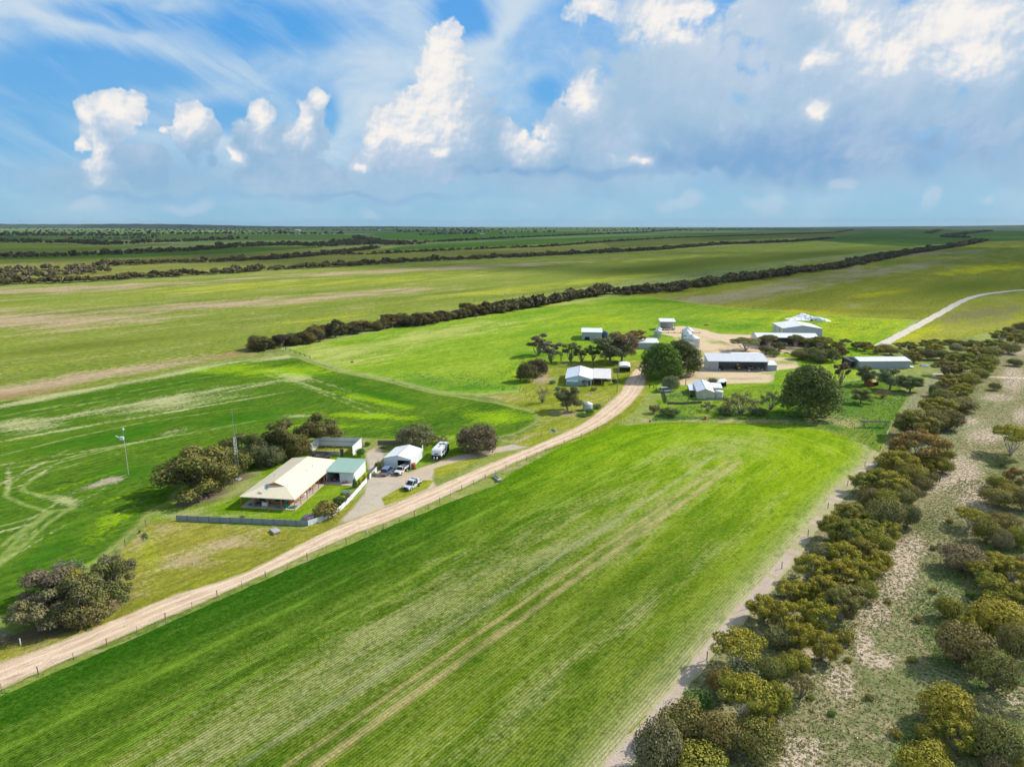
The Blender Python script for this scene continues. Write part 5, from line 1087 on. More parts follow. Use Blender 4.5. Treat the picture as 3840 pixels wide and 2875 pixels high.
M_yellowp = plain('yellow_paint', (0.65, 0.55, 0.10), 0.4)
M_white_plain = plain('white_plain', (0.82, 0.82, 0.82), 0.5, var=0.04)

class B:
    """collects boxes, slabs and tubes into one mesh"""
    def __init__(s): s.V, s.F = [], []
    def add(s, V, F):
        k = len(s.V); s.V += [tuple(v) for v in V]; s.F += [tuple(i+k for i in f) for f in F]; return s
    def box(s, x0, y0, z0, x1, y1, z1):
        V = [(x, y, z) for z in (z0, z1) for y in (y0, y1) for x in (x0, x1)]
        return s.add(V, [(0, 2, 3, 1), (4, 5, 7, 6), (0, 1, 5, 4), (2, 6, 7, 3), (0, 4, 6, 2), (1, 3, 7, 5)])
    def slab(s, pts, t):                                    # polygon with thickness t along its normal
        P = [Vector(p) for p in pts]; n = (P[1]-P[0]).cross(P[2]-P[0]).normalized()*t; k = len(P)
        V = P+[p+n for p in P]
        return s.add(V, [tuple(reversed(range(k))), tuple(range(k, 2*k))]+[(i, (i+1) % k, k+(i+1) % k, k+i) for i in range(k)])
    def rod(s, a, b, r, r2=None, n=6):
        V, F = tubes([(a, b, r, r if r2 is None else r2)], n); V = list(V)
        F = F+[tuple(reversed(range(n))), tuple(range(n, 2*n))]; return s.add(V, F)
    def path(s, pts, r, n=6):
        for a, b in zip(pts[:-1], pts[1:]): s.rod(a, b, r, None, n)
        return s
    def lathe(s, prof, n=24, cx=0.0, cy=0.0):
        k = len(prof); V = [(cx+r*math.cos(2*math.pi*i/n), cy+r*math.sin(2*math.pi*i/n), z) for r, z in prof for i in range(n)]
        F = [(j*n+i, j*n+(i+1) % n, (j+1)*n+(i+1) % n, (j+1)*n+i) for j in range(k-1) for i in range(n)]
        return s.add(V, F)
    def build(s, name, m, parent=None, smooth=False, **kw):
        o = link_mesh(name, s.V, s.F, m, parent, smooth); 
        if kw: tag(o, **kw)
        return o
def frame(name, A, Bp=None, heading=None, z=0.0, label=None, cat=None, group=None):
    """an Empty at A (metres); local x runs towards Bp, or local y points along heading (degrees clockwise from +Y)"""
    e = bpy.data.objects.new(name, None); C.objects.link(e); e.location = (A[0], A[1], z); e.empty_display_size = .5
    e.rotation_euler.z = math.atan2(Bp[1]-A[1], Bp[0]-A[0]) if Bp is not None else -math.radians(heading)
    tag(e, label, cat, group); return e
def px(*p): return G(*p)
def post(parent, x, y, h, r=0.05, m=None, name='post', z0=0.0):
    return B().box(x-r, y-r, z0, x+r, y+r, h).build(name, m or M_steel, parent)

def shed(name, label, A, w, d, he, hr, kind='side', heading=5.0, wall=None, roof=None, open_=None, cat='shed', group=None, over=0.25, posts=(), floor=True, door=None, hb=None, leftopen=False, rightopen=False, roofm2=None):
    """kind: side = ridge parallel to the front, front = gable to the front, skillion = one slope (he at the front, hr at the back)"""
    e = frame(name, A, heading=heading, label=label, cat=cat, group=group); T = 0.06
    wx = wall or M_greywall; ro = roof or M_white; wy = M_galvy if wx is M_greywall else wx
    hbk = he if kind == 'side' else hr if kind == 'skillion' else he
    segs = [(0, w)]
    if open_: segs = [s for s in ((0, open_[0]), (open_[1], w)) if s[1]-s[0] > 0.05]
    for a, b in segs: B().box(a, 0, 0, b, T, he-0.02).build('front_wall', wx, e)
    if open_ and len(open_) > 2 and open_[2] < he-0.1: B().box(open_[0], 0.002, open_[2], open_[1], T-0.002, he-0.02).build('lintel', wx, e)
    if kind == 'front': B().slab([(0, 0, he-0.02), (w, 0, he-0.02), (w/2, 0, hr-0.02)], -T).build('gable', wx, e); B().slab([(0, d, he-0.02), (w, d, he-0.02), (w/2, d, hr-0.02)], -T).build('gable', wx, e)
    B().box(0, d-T, 0, w, d, hbk-0.02).build('back_wall', wx, e)
    for xx, op in ((0.0, leftopen), (w, rightopen)):
        if op: continue
        s = 1 if xx == 0 else -1
        prof = [(xx, T, 0), (xx, d-T, 0), (xx, d-T, hbk-0.03)]+([(xx, d/2, hr-0.03)] if kind == 'side' else [])+[(xx, T, he-0.03)]
        if xx: prof = prof[::-1]
        B().slab(prof, T).build('side_wall', wy, e)
    o = over; t = 0.06
    if kind == 'side':
        k = (hr-he)/(d/2)
        B().slab([(-o, -o, he-o*k), (w+o, -o, he-o*k), (w+o, d/2, hr), (-o, d/2, hr)], t).build('roof', ro, e)
        B().slab([(-o, d/2, hr), (w+o, d/2, hr), (w+o, d+o, he-o*k), (-o, d+o, he-o*k)], t).build('roof', roofm2 or ro, e)
        B().box(-o, d/2-0.12, hr+0.03, w+o, d/2+0.12, hr+0.10).build('ridge_cap', M_steel, e)
    elif kind == 'front':
        k = (hr-he)/(w/2)
        B().slab([(-o, -o, he-o*k), (w/2, -o, hr), (w/2, d+o, hr), (-o, d+o, he-o*k)], t).build('roof', roofm2 or ro, e)
        B().slab([(w/2, -o, hr), (w+o, -o, he-o*k), (w+o, d+o, he-o*k), (w/2, d+o, hr)], t).build('roof', ro, e)
        B().box(w/2-0.12, -o, hr+0.02, w/2+0.12, d+o, hr+0.09).build('ridge_cap', M_steel, e)
    else:
        k = (hr-he)/d
        B().slab([(-o, -o, he-o*k), (w+o, -o, he-o*k), (w+o, d+o, hr+o*k), (-o, d+o, hr+o*k)], t).build('roof', ro, e)
    B().box(-o, -o-0.10, he-o*k*(0 if kind == 'front' else 1)-0.10, w+o, -o-0.002, he-0.01).build('gutter', M_steel, e) if kind != 'front' else None
    for x in posts: post(e, x, 0.08, he-0.05, 0.07, M_darkgrey)
    if floor: B().box(0.07, 0.07, 0.004, w-0.07, d-0.07, 0.05).build('floor', M_darkfloor, e)
    if door: B().box(door[0], -0.04, 0.02, door[1], -0.003, door[2]).build('door', door[3] if len(door) > 3 else M_steel, e)
    return e

# ---------------------------------------------------------------- the brick house
HH = 8.0
house = frame('brick_house', (-58.8, 144.3), heading=HH, label='brick house with wide cream hipped roof and veranda all round', cat='house')
W_, D_ = 12.4, 26.0
B().box(-0.1, -0.1, 0, W_+0.1, D_-1.0, 0.12).build('veranda_slab', M_slab, house)
for a, b, c, d in ((2.3, 2.3, W_-2.3, 2.5), (2.3, D_-2.2, W_-2.3, D_-2.0)): B().box(a, b, 0.12, c, d, 2.55).build('wall', M_brick, house)
for a, b in ((2.3, 2.5), (W_-2.5, W_-2.3)): B().box(a, 2.5, 0.12, b, D_-2.2, 2.55).build('wall', M_brick, house)
for x in (2.26, W_-2.64): B().box(x, 2.26, 0.12, x+0.38, 2.298, 2.5).build('corner_bricks', M_redbrick, house)
B().box(2.7, 2.262, 0.12, W_-2.7, 2.298, 0.62).build('brick_plinth', M_redbrick, house)
B().box(W_-2.298, 2.3, 0.12, W_-2.262, D_-2.5, 0.95).build('brick_plinth', M_redbrick, house)
for x0, x1, z0 in ((6.9, 8.9, 0.95), (3.1, 4.3, 0.95)):
    f = B().box(x0-0.07, 2.24, z0-0.07, x1+0.07, 2.297, 2.22).build('window', M_darkgrey, house); B().box(x0, 2.225, z0, x1, 2.238, 2.15).build('pane', M_glass, f)
for y in (4.5, 8.0, 11.5, 15.0):
    f = B().box(W_-2.297, y, 0.95, W_-2.23, y+1.6, 2.2).build('window', M_white_plain, house); B().box(W_-2.228, y+.08, 1.02, W_-2.215, y+1.52, 2.12).build('pane', M_glass, f)
for y in (6.6, 13.4): d_ = B().box(W_-2.297, y, 0.14, W_-2.24, y+0.9, 2.15).build('door', M_terracotta, house); B().box(W_-2.238, y+.75, 1.0, W_-2.2, y+.82, 1.1).build('handle', M_steel, d_)
hx, hy0, hy1, ze, zr = W_/2, 4.7, 21.5, 2.50, 4.62
gy = 4.0; gz = ze+(zr-ze)*gy/6.2; gw = W_/2*(1-gy/6.2)
t = 0.07; o_ = 0.05
B().slab([(-o_, -o_, ze), (W_+o_, -o_, ze), (hx+gw, gy, gz), (hx-gw, gy, gz)], t).build('front_roof_slope', M_creamroofx, house)
B().slab([(W_+o_, -o_, ze), (W_+o_, D_, ze), (hx, hy1, zr), (hx, gy+0.02, zr), (hx+gw, gy, gz)], t).build('right_roof_slope', M_creamroof, house)
B().slab([(-o_, D_, ze), (-o_, -o_, ze), (hx-gw, gy, gz), (hx, gy+0.02, zr), (hx, hy1, zr)], t).build('left_roof_slope', M_creamroof, house)
B().slab([(W_+o_, D_, ze), (-o_, D_, ze), (hx, hy1, zr)], t).build('rear_roof_slope', M_creamroofx, house)
B().slab([(hx-gw*.93, gy-0.05, gz+0.06), (hx+gw*.93, gy-0.05, gz+0.06), (hx, gy-0.05, zr-0.02)], 0.05).build('gablet', M_terracotta, house)
for a, b in (((hx-gw-.1, gy-.28, gz-.03), (hx, gy-.28, zr+.02)), ((hx, gy-.28, zr+.02), (hx+gw+.1, gy-.28, gz-.03))):
    B().slab([a, b, (b[0], gy+.1, b[2]), (a[0], gy+.1, a[2])], 0.08).build('gablet_roof', M_creamroofx, house)
for a, b, c, d in ((-o_-.1, -o_-.1, W_+o_+.1, -o_-.003), (W_+o_+.003, -o_, W_+o_+.1, 17.6), (-o_-.1, -o_, -o_-.003, D_)): B().box(a, b, ze-.10, c, d, ze+.04).build('gutter', M_creamroof if a > 0 else M_creamroofx, house)
B().box(hx-.12, gy, zr+.05, hx+.12, hy1, zr+.13).build('ridge_cap', M_creamroofx, house)
for x in (0.08, 2.9, 6.2, 9.3, W_-.08): post(house, x, 0.05, ze-.02, .06, M_terracotta, 'veranda_post', .12)
for y in (3.2, 6.4, 9.6, 12.8, 16.0): post(house, W_-.08, y, ze-.02, .055, M_redbrick, 'veranda_post', .12)
for y in (4, 8, 12, 16, 20, 24): post(house, .08, y, ze-.02, .055, M_terracotta, 'veranda_post', .12)
sd = B(); sd.rod((5.3, 2.5, 3.3), (5.3, 2.35, 4.0), .05)
sdo = sd.build('satellite_dish', M_steel, house)
dm = B(); n = 20; dn = Vector((-0.35, -0.75, 0.55)).normalized(); a_ = dn.orthogonal().normalized(); b_ = dn.cross(a_); V = []; F = []
for j, (r, q) in enumerate(((0.001, 0.0), (.3, .04), (.52, .13), (.64, .2))):
    for i in range(n): V.append(Vector((5.3, 2.2, 4.15))+(a_*math.cos(6.283*i/n)+b_*math.sin(6.283*i/n))*r+dn*q)
for j in range(3):
    for i in range(n): F.append((j*n+i, j*n+(i+1) % n, (j+1)*n+(i+1) % n, (j+1)*n+i))
dm.add(V, F); dm.rod((5.3, 2.2, 4.15), tuple(Vector((5.3, 2.2, 4.15))+dn*.6), .02); dm.build('dish', plain('dish_blue_grey', (.45, .55, .66), .4), sdo, True)
B().rod((3.6, 9.0, 3.6), (3.6, 9.0, 4.6), .03).rod((3.2, 9, 4.5), (4.0, 9, 4.5), .02).build('roof_antenna', M_steel, house)
for y in (14.2, 17.5): B().rod((9.0, y, 3.7), (9.0, y, 4.05), .08).build('roof_vent', M_steel, house)
hm = Matrix.Translation(Vector((-58.8, 144.3, 0))) @ Matrix.Rotation(-math.radians(HH), 4, 'Z')
def hp(x, y, z=0.12): return hm @ Vector((x, y, z))
def thing(name, p, label, cat, heading=HH, group=None):
    return frame(name, p, heading=heading, z=p[2] if len(p) > 2 else 0, label=label, cat=cat, group=group)
ac = thing('air_conditioner', hp(4.4, .9), 'white boxy air conditioner unit on the front veranda', 'air conditioner')
B().box(0, 0, .08, 1.2, .75, .95).build('casing', M_white_plain, ac); B().lathe([(.30, .96), (.30, .99), (0.001, .99)], 16, .6, .38).build('fan_grille', M_darkgrey, ac); B().box(0.05, .05, 0, 1.15, .7, .078).build('base', M_darkgrey, ac)
tb = thing('outdoor_table', hp(3.1, .7), 'dark outdoor table on the front veranda left of the air conditioner', 'table')
B().box(0, 0, .7, 1.2, .8, .75).build('tabletop', M_darkgrey, tb)
for x in (.06, 1.14):
    for y in (.06, .74): B().box(x-.03, y-.03, 0, x+.03, y+.03, .698).build('leg', M_darkgrey, tb)
for (x, y, lb, r, h) in ((8.3, .7, 'green plastic wading shell under the front window', .55, .22), (9.9, 1.1, 'tall green plastic tub at the veranda corner', .42, .85), (11.4, 1.2, 'pale green plastic boat toy on the sunny veranda corner', .75, .3), (1.9, 1.2, 'low green play slide at the left end of the veranda', .7, .25)):
    o = B().lathe([(r*.7, 0), (r, h), (r*.9, h), (r*.65, .05), (.001, .05)], 18).build('plastic_tub', M_plasticgreen, None, True); o.location = hp(x, y); o.scale = (1.25, .7, 1)
    tag(o, lb, 'tub', 'green plastic tubs on the veranda')
for i, (x, y) in enumerate(((11.1, 4.6), (11.2, 7.4), (11.0, 10.6), (11.1, 13.0))):
    c = thing('garden_chair', hp(x, y), 'veranda chair, %s from the near corner along the right side of the brick house' % nth(i+1), 'chair', HH+80+i*14, 'chairs on the right veranda')
    m_ = (M_terracotta, M_white_plain, M_darkgrey, M_terracotta)[i]
    B().box(-.25, -.25, .42, .25, .25, .46).build('seat', m_, c); B().box(-.25, .22, .46, .25, .26, .9).build('backrest', m_, c)
    for a in (-.22, .22):
        for b in (-.22, .22): B().box(a-.02, b-.02, 0, a+.02, b+.02, .418).build('leg', m_, c)
gs = shed('green_roof_shed', 'shed with pale green skillion roof joined to the brick house', (-44.3, 160.0), 6.9, 8.3, 2.62, 3.1, 'skillion', HH, M_white, M_greenroof, (0.1, 3.4, 2.5), posts=(1.7,))
for i, (x, y, r, h) in enumerate(((-.4, -.5, .32, .45), (.2, .6, .3, .45), (.9, -.2, .28, .4), (1.9, .3, .34, .5), (5.2, -.5, .3, .45), (4.4, -.55, .2, .3))):
    e = thing('flower_pot', (-44.3+x*.99+y*.14, 160.0-x*.14+y*.99, .13), ('orange flower pot, %s from the left in front of the green roofed shed' % nth(i+1)), 'pot', group='orange pots by the green roofed shed')
    B().lathe([(.001, 0), (r*.6, 0), (r*.8, h*.6), (r, h), (r*.88, h), (.001, h*.86)], 14).build('pot', M_terracotta, e, True)
pv = B().box(-.3, -2.0, 0.001, 7.0, -.05, .11).build('paving', M_slab, gs)

# ---------------------------------------------------------------- white sheet pen, tyre tank, trampoline
pen = frame('sheet_pen', (-54.2, 180.3), Bp=(-42.2, 179.0), label='roofless white sheet pen with dark frame behind the house', cat='pen')
pw, pd, ph = 12.1, 7.9, 2.75
for i in range(5): B().box(i*pw/5+.01, pd-.05, .0, (i+1)*pw/5-.01, pd, ph-.1).build('sheet_panel', M_white, pen)
for i in range(3): B().box(.0, i*pd/3+.08, 0, .05, (i+1)*pd/3-.08, ph-.1).build('sheet_panel', M_whitey, pen)
for i in range(3): B().box(pw-.05, i*pd/3+.01, 0, pw, (i+1)*pd/3-.01, ph-.1).build('sheet_panel', M_whitey, pen)
B().box(0.06, 0, 0, 8.6, .04, 1.15).build('front_sheet', plain('tan_sheet', (.50, .44, .36), .7, ribs=('x', .25)), pen)
B().box(8.7, 0, 0, 9.7, .05, 1.9).build('gate', plain('green_brown_gate', (.10, .11, .07), .7), pen)
for x in [i*pw/5 for i in range(6)]:
    B().box(x-.05, -.05, 0, x+.05, .05-.003, ph).build('post', M_mesh, pen); B().box(x-.05, pd+.003, 0, x+.05, pd+.1, ph).build('post', M_darkgrey, pen)
for a in ((0, -.06, ph, pw, .04, ph+.1), (0, pd-.04, ph, pw, pd+.06, ph+.1), (-.05, .05, ph, .05, pd-.05, ph+.1), (pw-.05, .05, ph, pw+.05, pd-.05, ph+.1), (0, pd-.11, ph*.52, pw, pd-.055, ph*.52+.08)): B().box(*a).build('rail', M_darkgrey if a[1] > 1 else M_mesh, pen)
B().box(.06, .06, .012, pw-.06, pd-.06, .03).build('pen_floor', grassy('pen_grass', (.12, .2, .03), (.3, .36, .06), (.5, .42, .2), .8, scale=3), pen)
tk = thing('round_tank', (*G(1205, 1717)[:2], 0), 'low round black stock tank behind the cream roof', 'tank')
B().lathe([(2.2, 0), (2.35, .5), (2.3, .95), (2.0, 1.02), (1.5, .9)], 32).build('wall', M_black, tk, True); B().lathe([(1.5, .9), (.9, .62), (.001, .55)], 32).build('sagging_cover', plain('dark_cover', (.06, .055, .05), .5), tk, True)
tr = frame('trampoline', G(990, 1748), Bp=G(1032, 1752), label='rectangular black trampoline on the lawn by the trees', cat='trampoline')
B().slab([(0.05, .05, .85), (2.75, .05, .85), (2.75, 4.3, .85), (.05, 4.3, .85)], .03).build('mat', M_black, tr)
for a in ((-.1, -.1, 2.9, .03), (-.1, 4.32, 2.9, 4.45), (-.1, .035, .03, 4.315), (2.77, .035, 2.9, 4.315)): B().box(a[0], a[1], .82, a[2], a[3], .9).build('frame_rail', M_steel, tr)
for x in (.1, 2.7):
    for y in (.3, 4.0): B().rod((x, y, 0), (x, y, .82), .03).build('leg', M_steel, tr)

# ---------------------------------------------------------------- fences of the garden
def sheet_fence(name, pts, h, m, label, pw=2.4, post_m=None):
    e = frame(name, pts[0], heading=0, label=label, cat='fence'); o = Vector((pts[0][0], pts[0][1], 0)); base = None
    for a, b in zip(pts[:-1], pts[1:]):
        a, b = Vector(a[:2]), Vector(b[:2]); L = (b-a).length; k = max(1, round(L/pw)); ang = math.atan2((b-a).y, (b-a).x)
        for i in range(k):
            p = a.lerp(b, i/k)
            q = B().box(.02, -.02, .03, L/k-.02, .02, h).build('sheet_panel', m, e); q.location = (p.x-o.x, p.y-o.y, 0); q.rotation_euler = (0, 0, ang)
            c = B().box(-.04, -.04, 0, .04, .04, h+.05).build('post', post_m or M_steel, e); c.location = (p.x-o.x, p.y-o.y, 0); c.rotation_euler = (0, 0, ang)
    return e
sheet_fence('sheet_fence', [G(663, 1951), G(1152, 1971)], 1.15, M_fgrey, 'low blue-grey sheet fence along the front of the lawn', 2.35, M_darkgrey)
sheet_fence('sheet_fence', [G(*p) for p in ((1155, 1971), (1200, 1957), (1245, 1937), (1280, 1912), (1312, 1880), (1345, 1843), (1376, 1808))], 1.15, M_fwhite, 'white sheet fence curving along the garden beside the drive')
sheet_fence('sheet_fence', [G(*p) for p in ((1386, 1797), (1405, 1776), (1422, 1757))], 1.25, M_fwhite, 'short white sheet fence left of the parked wagon')
sheet_fence('sheet_fence', [G(*p) for p in ((1583, 1697), (1588, 1685))], 1.9, M_fwhite, 'white screen panel at the rear corner of the garage', 1.2)
sheet_fence('board_fence', [G(*p) for p in ((1417, 1667), (1492, 1667))], 1.2, M_timber, 'grey timber board fence left of the drooping tree', .9, M_timber)
def wire_fence(pts, label, step=9.0, h=1.15, wires=2, m=None, every=None, big=3):
    """posts and wires; each post a part"""
    P = [Vector((p[0], p[1], 0)) for p in pts]; e = frame('wire_fence', P[0], heading=0, label=label, cat='fence'); o = P[0]; L = 0; nxt = 0; out = []
    for a, b in zip(P[:-1], P[1:]):
        d = (b-a).length
        while nxt <= L+d: out.append(a.lerp(b, (nxt-L)/d)); nxt += step
        L += d
    r = random.Random(len(out)); me = None
    for i, p in enumerate(out):
        f = i % big == 0; rr = .055 if f else .025
        q = B().box(-rr, -rr, -.05, rr, rr, h*(1.12 if f else 1.0)).build('post', m or (M_timberred if f else M_darkgrey), e)
        q.location = p-o; q.rotation_euler = (r.uniform(-.05, .05), r.uniform(-.05, .05), r.uniform(0, 1))
    w = B()
    for z in [h*(.45+.5*i/max(1, wires-1)) for i in range(wires)]:
        w.path([tuple(p-o+Vector((0, 0, z))) for p in out], .008, 3)
    w.build('wires', M_mesh, e); return e
wire_fence([G(*p) for p in ((-150, 2640), (0, 2594), (139, 2533), (405, 2421), (637, 2319), (839, 2229), (1042, 2149), (1192, 2080), (1280, 2046), (1430, 1990), (1600, 1915), (1710, 1848), (1815, 1800), (1906, 1757), (2068, 1686), (2230, 1619), (2300, 1593))], 'long wire fence with dark posts along the lower side of the dirt road', 4.35, 1.2, 3, big=2)
wire_fence([G(*p) for p in ((2320, 1570), (2296, 1590), (2500, 1576), (2800, 1575), (3000, 1580))], 'wire fence between the bright crop and the sheds', 7)
wire_fence([G(*p) for p in ((3300, 1690), (3205, 1792), (3110, 1900), (2990, 2065), (2875, 2200), (2770, 2320), (2600, 2540), (2440, 2740))], 'old wire fence half hidden in the near side of the tree belt', 17, 1.3, 2, big=1)
wire_fence([G(*p) for p in ((0, 1494), (348, 1444), (580, 1398), (812, 1346), (960, 1326), (1050, 1318))], 'wire fence between the green crop and the yellow pasture', 9, 1.2)
wire_fence([G(*p) for p in ((1010, 1316), (1200, 1284), (1400, 1250), (1560, 1228), (1800, 1190), (2100, 1132), (2330, 1115), (2500, 1118), (2800, 1155), (3100, 1185))], 'wire fence below the long mallee belt', 14, 1.2)
wire_fence([G(*p) for p in ((1954, 1448), (1947, 1472), (1990, 1490), (2022, 1503), (2060, 1508), (2110, 1525), (2150, 1545))], 'wire fence of the cottage garden, left side', 3.0, 1.1)
wire_fence([G(*p) for p in ((2255, 1528), (2290, 1500), (2312, 1476), (2318, 1440), (2313, 1395))], 'wire fence of the cottage garden beside the road', 3.0, 1.1)
wire_fence([G(*p) for p in ((1740, 1659), (1926, 1661), (2008, 1645), (2084, 1618), (2152, 1584))], 'sparse posts on the verge left of the road', 8.0, 1.2)
wire_fence([G(*p) for p in ((470, 2046), (583, 1940), (640, 1900))], 'short fence at the edge of the green crop', 9, 1.3, 2, big=1)
rf = frame('rail_fence', G(1071, 1313), Bp=G(1163, 1346), label='old grey rail fence near the end of the mallee belt', cat='fence')
L_ = (G(1163, 1346)-G(1071, 1313)).length
for i in range(6): B().box(i*L_/5-.12, -.12, 0, i*L_/5+.12, .12, 1.5).build('post', M_timber, rf)
for i in range(5):
    for z in (.6, 1.2): B().rod((i*L_/5, 0, z), ((i+1)*L_/5, 0, z+.05), .09).build('rail', M_timber, rf)
# ---------------------------------------------------------------- vehicles
M_silver = plain('silver_paint', (.72, .75, .80), .25, .2, var=.03, coat=.5)
M_creamp = plain('dusty_white_paint', (.74, .70, .64), .35, var=.05, coat=.3)
M_bluep = plain('blue_grey_paint', (.16, .24, .42), .2, .4, var=.03, coat=.5)
M_tyre = plain('tyre', (.025, .025, .025), .8); M_rim = plain('rim', (.62, .60, .58), .35, .7)
M_lamp = plain('headlamp', (.75, .78, .8), .1, .2); M_tail = plain('tail_lamp', (.45, .02, .02), .2)
M_dust = plain('brown_dust', (.52, .40, .32), .8)
def wheel(parent, x, y, r=.38, w=.26):
    o = B(); n = 20; V = []; F = []
    prof = [(r*.62, -w/2), (r*.95, -w/2), (r, -w*.3), (r, w*.3), (r*.95, w/2), (r*.62, w/2)]
    for rr, xx in prof:
        for i in range(n): a = 6.2832*i/n; V.append((x+xx, y+rr*math.cos(a), r+rr*math.sin(a)))
    for j in range(len(prof)-1):
        for i in range(n): F.append((j*n+i, j*n+(i+1) % n, (j+1)*n+(i+1) % n, (j+1)*n+i))
    wh = o.add(V, F).build('wheel', M_tyre, parent, True)
    h = B(); s = 1 if x > 0 else -1; V = []
    for rr, xx in ((.001, .42), (r*.3, .45), (r*.55, .30), (r*.62, .44)):
        for i in range(n): a = 6.2832*i/n; V.append((x+s*xx*w, y+rr*math.cos(a), r+rr*math.sin(a)))
    h.add(V, [(j*n+i, j*n+(i+1) % n, (j+1)*n+(i+1) % n, (j+1)*n+i) for j in range(3) for i in range(n)]).build('rim', M_rim, wh, True)
    return wh
def loft(secs, m, name, parent, bevel=.05):
    """body skin through cross sections along y: (y, half width bottom, half width top, z bottom, z top)"""
    V, F = [], []
    for y, wb, wt, z0, z1 in secs:
        zc = z0+(z1-z0)*.55; wm = max(wb, wt)
        V += [(-wb, y, z0), (-wm, y, zc), (-wt, y, z1-.04), (-wt+.07, y, z1), (wt-.07, y, z1), (wt, y, z1-.04), (wm, y, zc), (wb, y, z0)]
    n = len(secs)
    for i in range(n-1):
        for j in range(8): F.append((i*8+j, i*8+(j+1) % 8, (i+1)*8+(j+1) % 8, (i+1)*8+j))
    F += [tuple(range(8)), tuple(reversed(range((n-1)*8, n*8)))]
    o = link_mesh(name, V, F, m, parent)
    bm = bmesh.new(); bm.from_mesh(o.data); bmesh.ops.recalc_face_normals(bm, faces=bm.faces); bm.to_mesh(o.data); bm.free()
    return o
def vehicle(A, heading, label, paint, style='ute', L=5.2, W=1.86, H=1.75, cat='ute', group=None, bonnet_up=False, tailgate_up=False, name=None):
    """local y points to the nose, origin under the middle"""
    e = frame(name or {'ute': 'utility_truck', 'dual': 'utility_truck', 'wagon': 'station_wagon'}[style], A, heading=heading, label=label, cat=cat, group=group)
    h = L/2; w = W/2; zb = .42; zh = 1.02; zs = 1.0
    if style == 'wagon': cab = (-h+.12, h-1.45)
    elif style == 'dual': cab = (-.62, h-1.45)
    else: cab = (.05, h-1.5)
    body_back = -h+.05 if style == 'wagon' else cab[0]-.05
    loft([(body_back, w*.94, w*.97, zb, zs), (body_back+.5, w, w, zb-.05, zs+.02), (cab[1]-.2, w, w, zb-.05, zs+.02), (h-.5, w*.98, w*.93, zb-.02, zh-.05), (h-.06, w*.93, w*.86, zb, zh-.18)], paint, 'body', e)
    bo = B().slab([(-w*.86, cab[1]+.05, zh+.015), (w*.86, cab[1]+.05, zh+.015), (w*.80, h-.18, zh-.1), (-w*.80, h-.18, zh-.1)], .035)
    b = bo.build('bonnet', paint, e)
    if bonnet_up: b.rotation_euler.x = math.radians(42); b.location = (0, -.4, -1.55)
    # cabin: dark glasshouse with roof and pillars
    c0, c1 = cab; ti, tf = (.25, .75) if style == 'wagon' else (.12, .62)
    loft([(c0, w*.92, w*.90, zs, zs+.05), (c0+ti, w*.92, w*.78, zs, H-.05), (c1-tf, w*.92, w*.78, zs, H-.05), (c1, w*.92, w*.90, zs, zs+.04)], M_glass, 'windows', e)
    B().slab([(-w*.79, c0+ti-.03, H-.06), (w*.79, c0+ti-.03, H-.06), (w*.79, c1-tf+.05, H-.06), (-w*.79, c1-tf+.05, H-.06)], .07).build('roof', paint, e)
    pl = B(); ys = [c0+ti*.5, c0+ti+.02, c1-tf+.02, c1-.02]
    for s in (-1, 1):
        pl.rod((s*w*.93, c0+.02, zs), (s*w*.79, c0+ti, H-.03), .05); pl.rod((s*w*.93, c1-.03, zs), (s*w*.79, c1-tf, H-.03), .045)
        mids = [c0+(c1-c0)*f for f in ((.33, .62) if style != 'ute' else (.1,))]
        for y in mids: pl.rod((s*w*.935, y, zs), (s*w*.795, y, H-.05), .045)
    pl.build('pillars', paint, e)
    for s in (-1, 1): B().box(min(s*w, s*(w+.2)), c1-.35, zs+.05, max(s*w, s*(w+.2)), c1-.22, zs+.25).build('mirror', M_darkgrey, e)
    for y in (h-.95, -h+1.05):
        for s in (-1, 1): wheel(e, s*(w-.12), y, .39 if style != 'wagon' else .36)
        for s in (-1, 1):
            V, F = [], []; n = 10; r0 = .47
            for i in range(n+1):
                a = math.pi*i/n
                for q in (w-.26, w+.035): V.append((s*q, y+r0*math.cos(a), .39+r0*math.sin(a)))
            for i in range(n): F.append((2*i, 2*i+1, 2*i+3, 2*i+2))
            link_mesh('wheel_arch', V, F, M_black, e)
    bar = B().box(-w*.95, h-.02, .42, w*.95, h+.14, .68); bp = bar.build('front_bumper', M_darkgrey if style != 'wagon' else paint, e)
    if style != 'wagon':
        br = B().path([(-.55, h+.12, .62), (-.5, h+.12, 1.08), (.5, h+.12, 1.08), (.55, h+.12, .62)], .035)
        br.build('bull_bar', M_steel, e)
    B().box(-w*.62, h-.075, .68, w*.62, h-.045, .90).build('grille', M_black, e)
    for s in (-1, 1): B().box(min(s*w*.62, s*w*.88), h-.09, .68, max(s*w*.62, s*w*.88), h-.04, .86).build('headlight', M_lamp, e)
    if style == 'wagon':
        B().slab([(-w*.8, -h+.02, .55), (-w*.8, -h+.04, 1.0), (w*.8, -h+.04, 1.0), (w*.8, -h+.02, .55)], .03).build('tailgate', M_dust, e)
        if tailgate_up: B().slab([(-w*.75, -h+.4, H), (w*.75, -h+.4, H), (w*.75, -h-.55, H+.25), (-w*.75, -h-.55, H+.25)], .06).build('raised_tailgate', paint, e)
        B().box(-w*.95, -h-.1, .4, w*.95, -h+.04, .62).build('rear_bumper', M_dust, e)
        for s in (-1, 1): B().box(min(s*w*.8, s*w*.97), -h+.0, .75, max(s*w*.8, s*w*.97), -h+.06, 1.1).build('tail_light', M_tail, e)
        for s in (-1, 1): B().rod((s*w*.68, c0+.35, H+.06), (s*w*.68, c1-tf-.1, H+.06), .025).build('roof_rail', M_steel, e)
    else:
        t0, t1 = -h, c0-.12; fl = .92
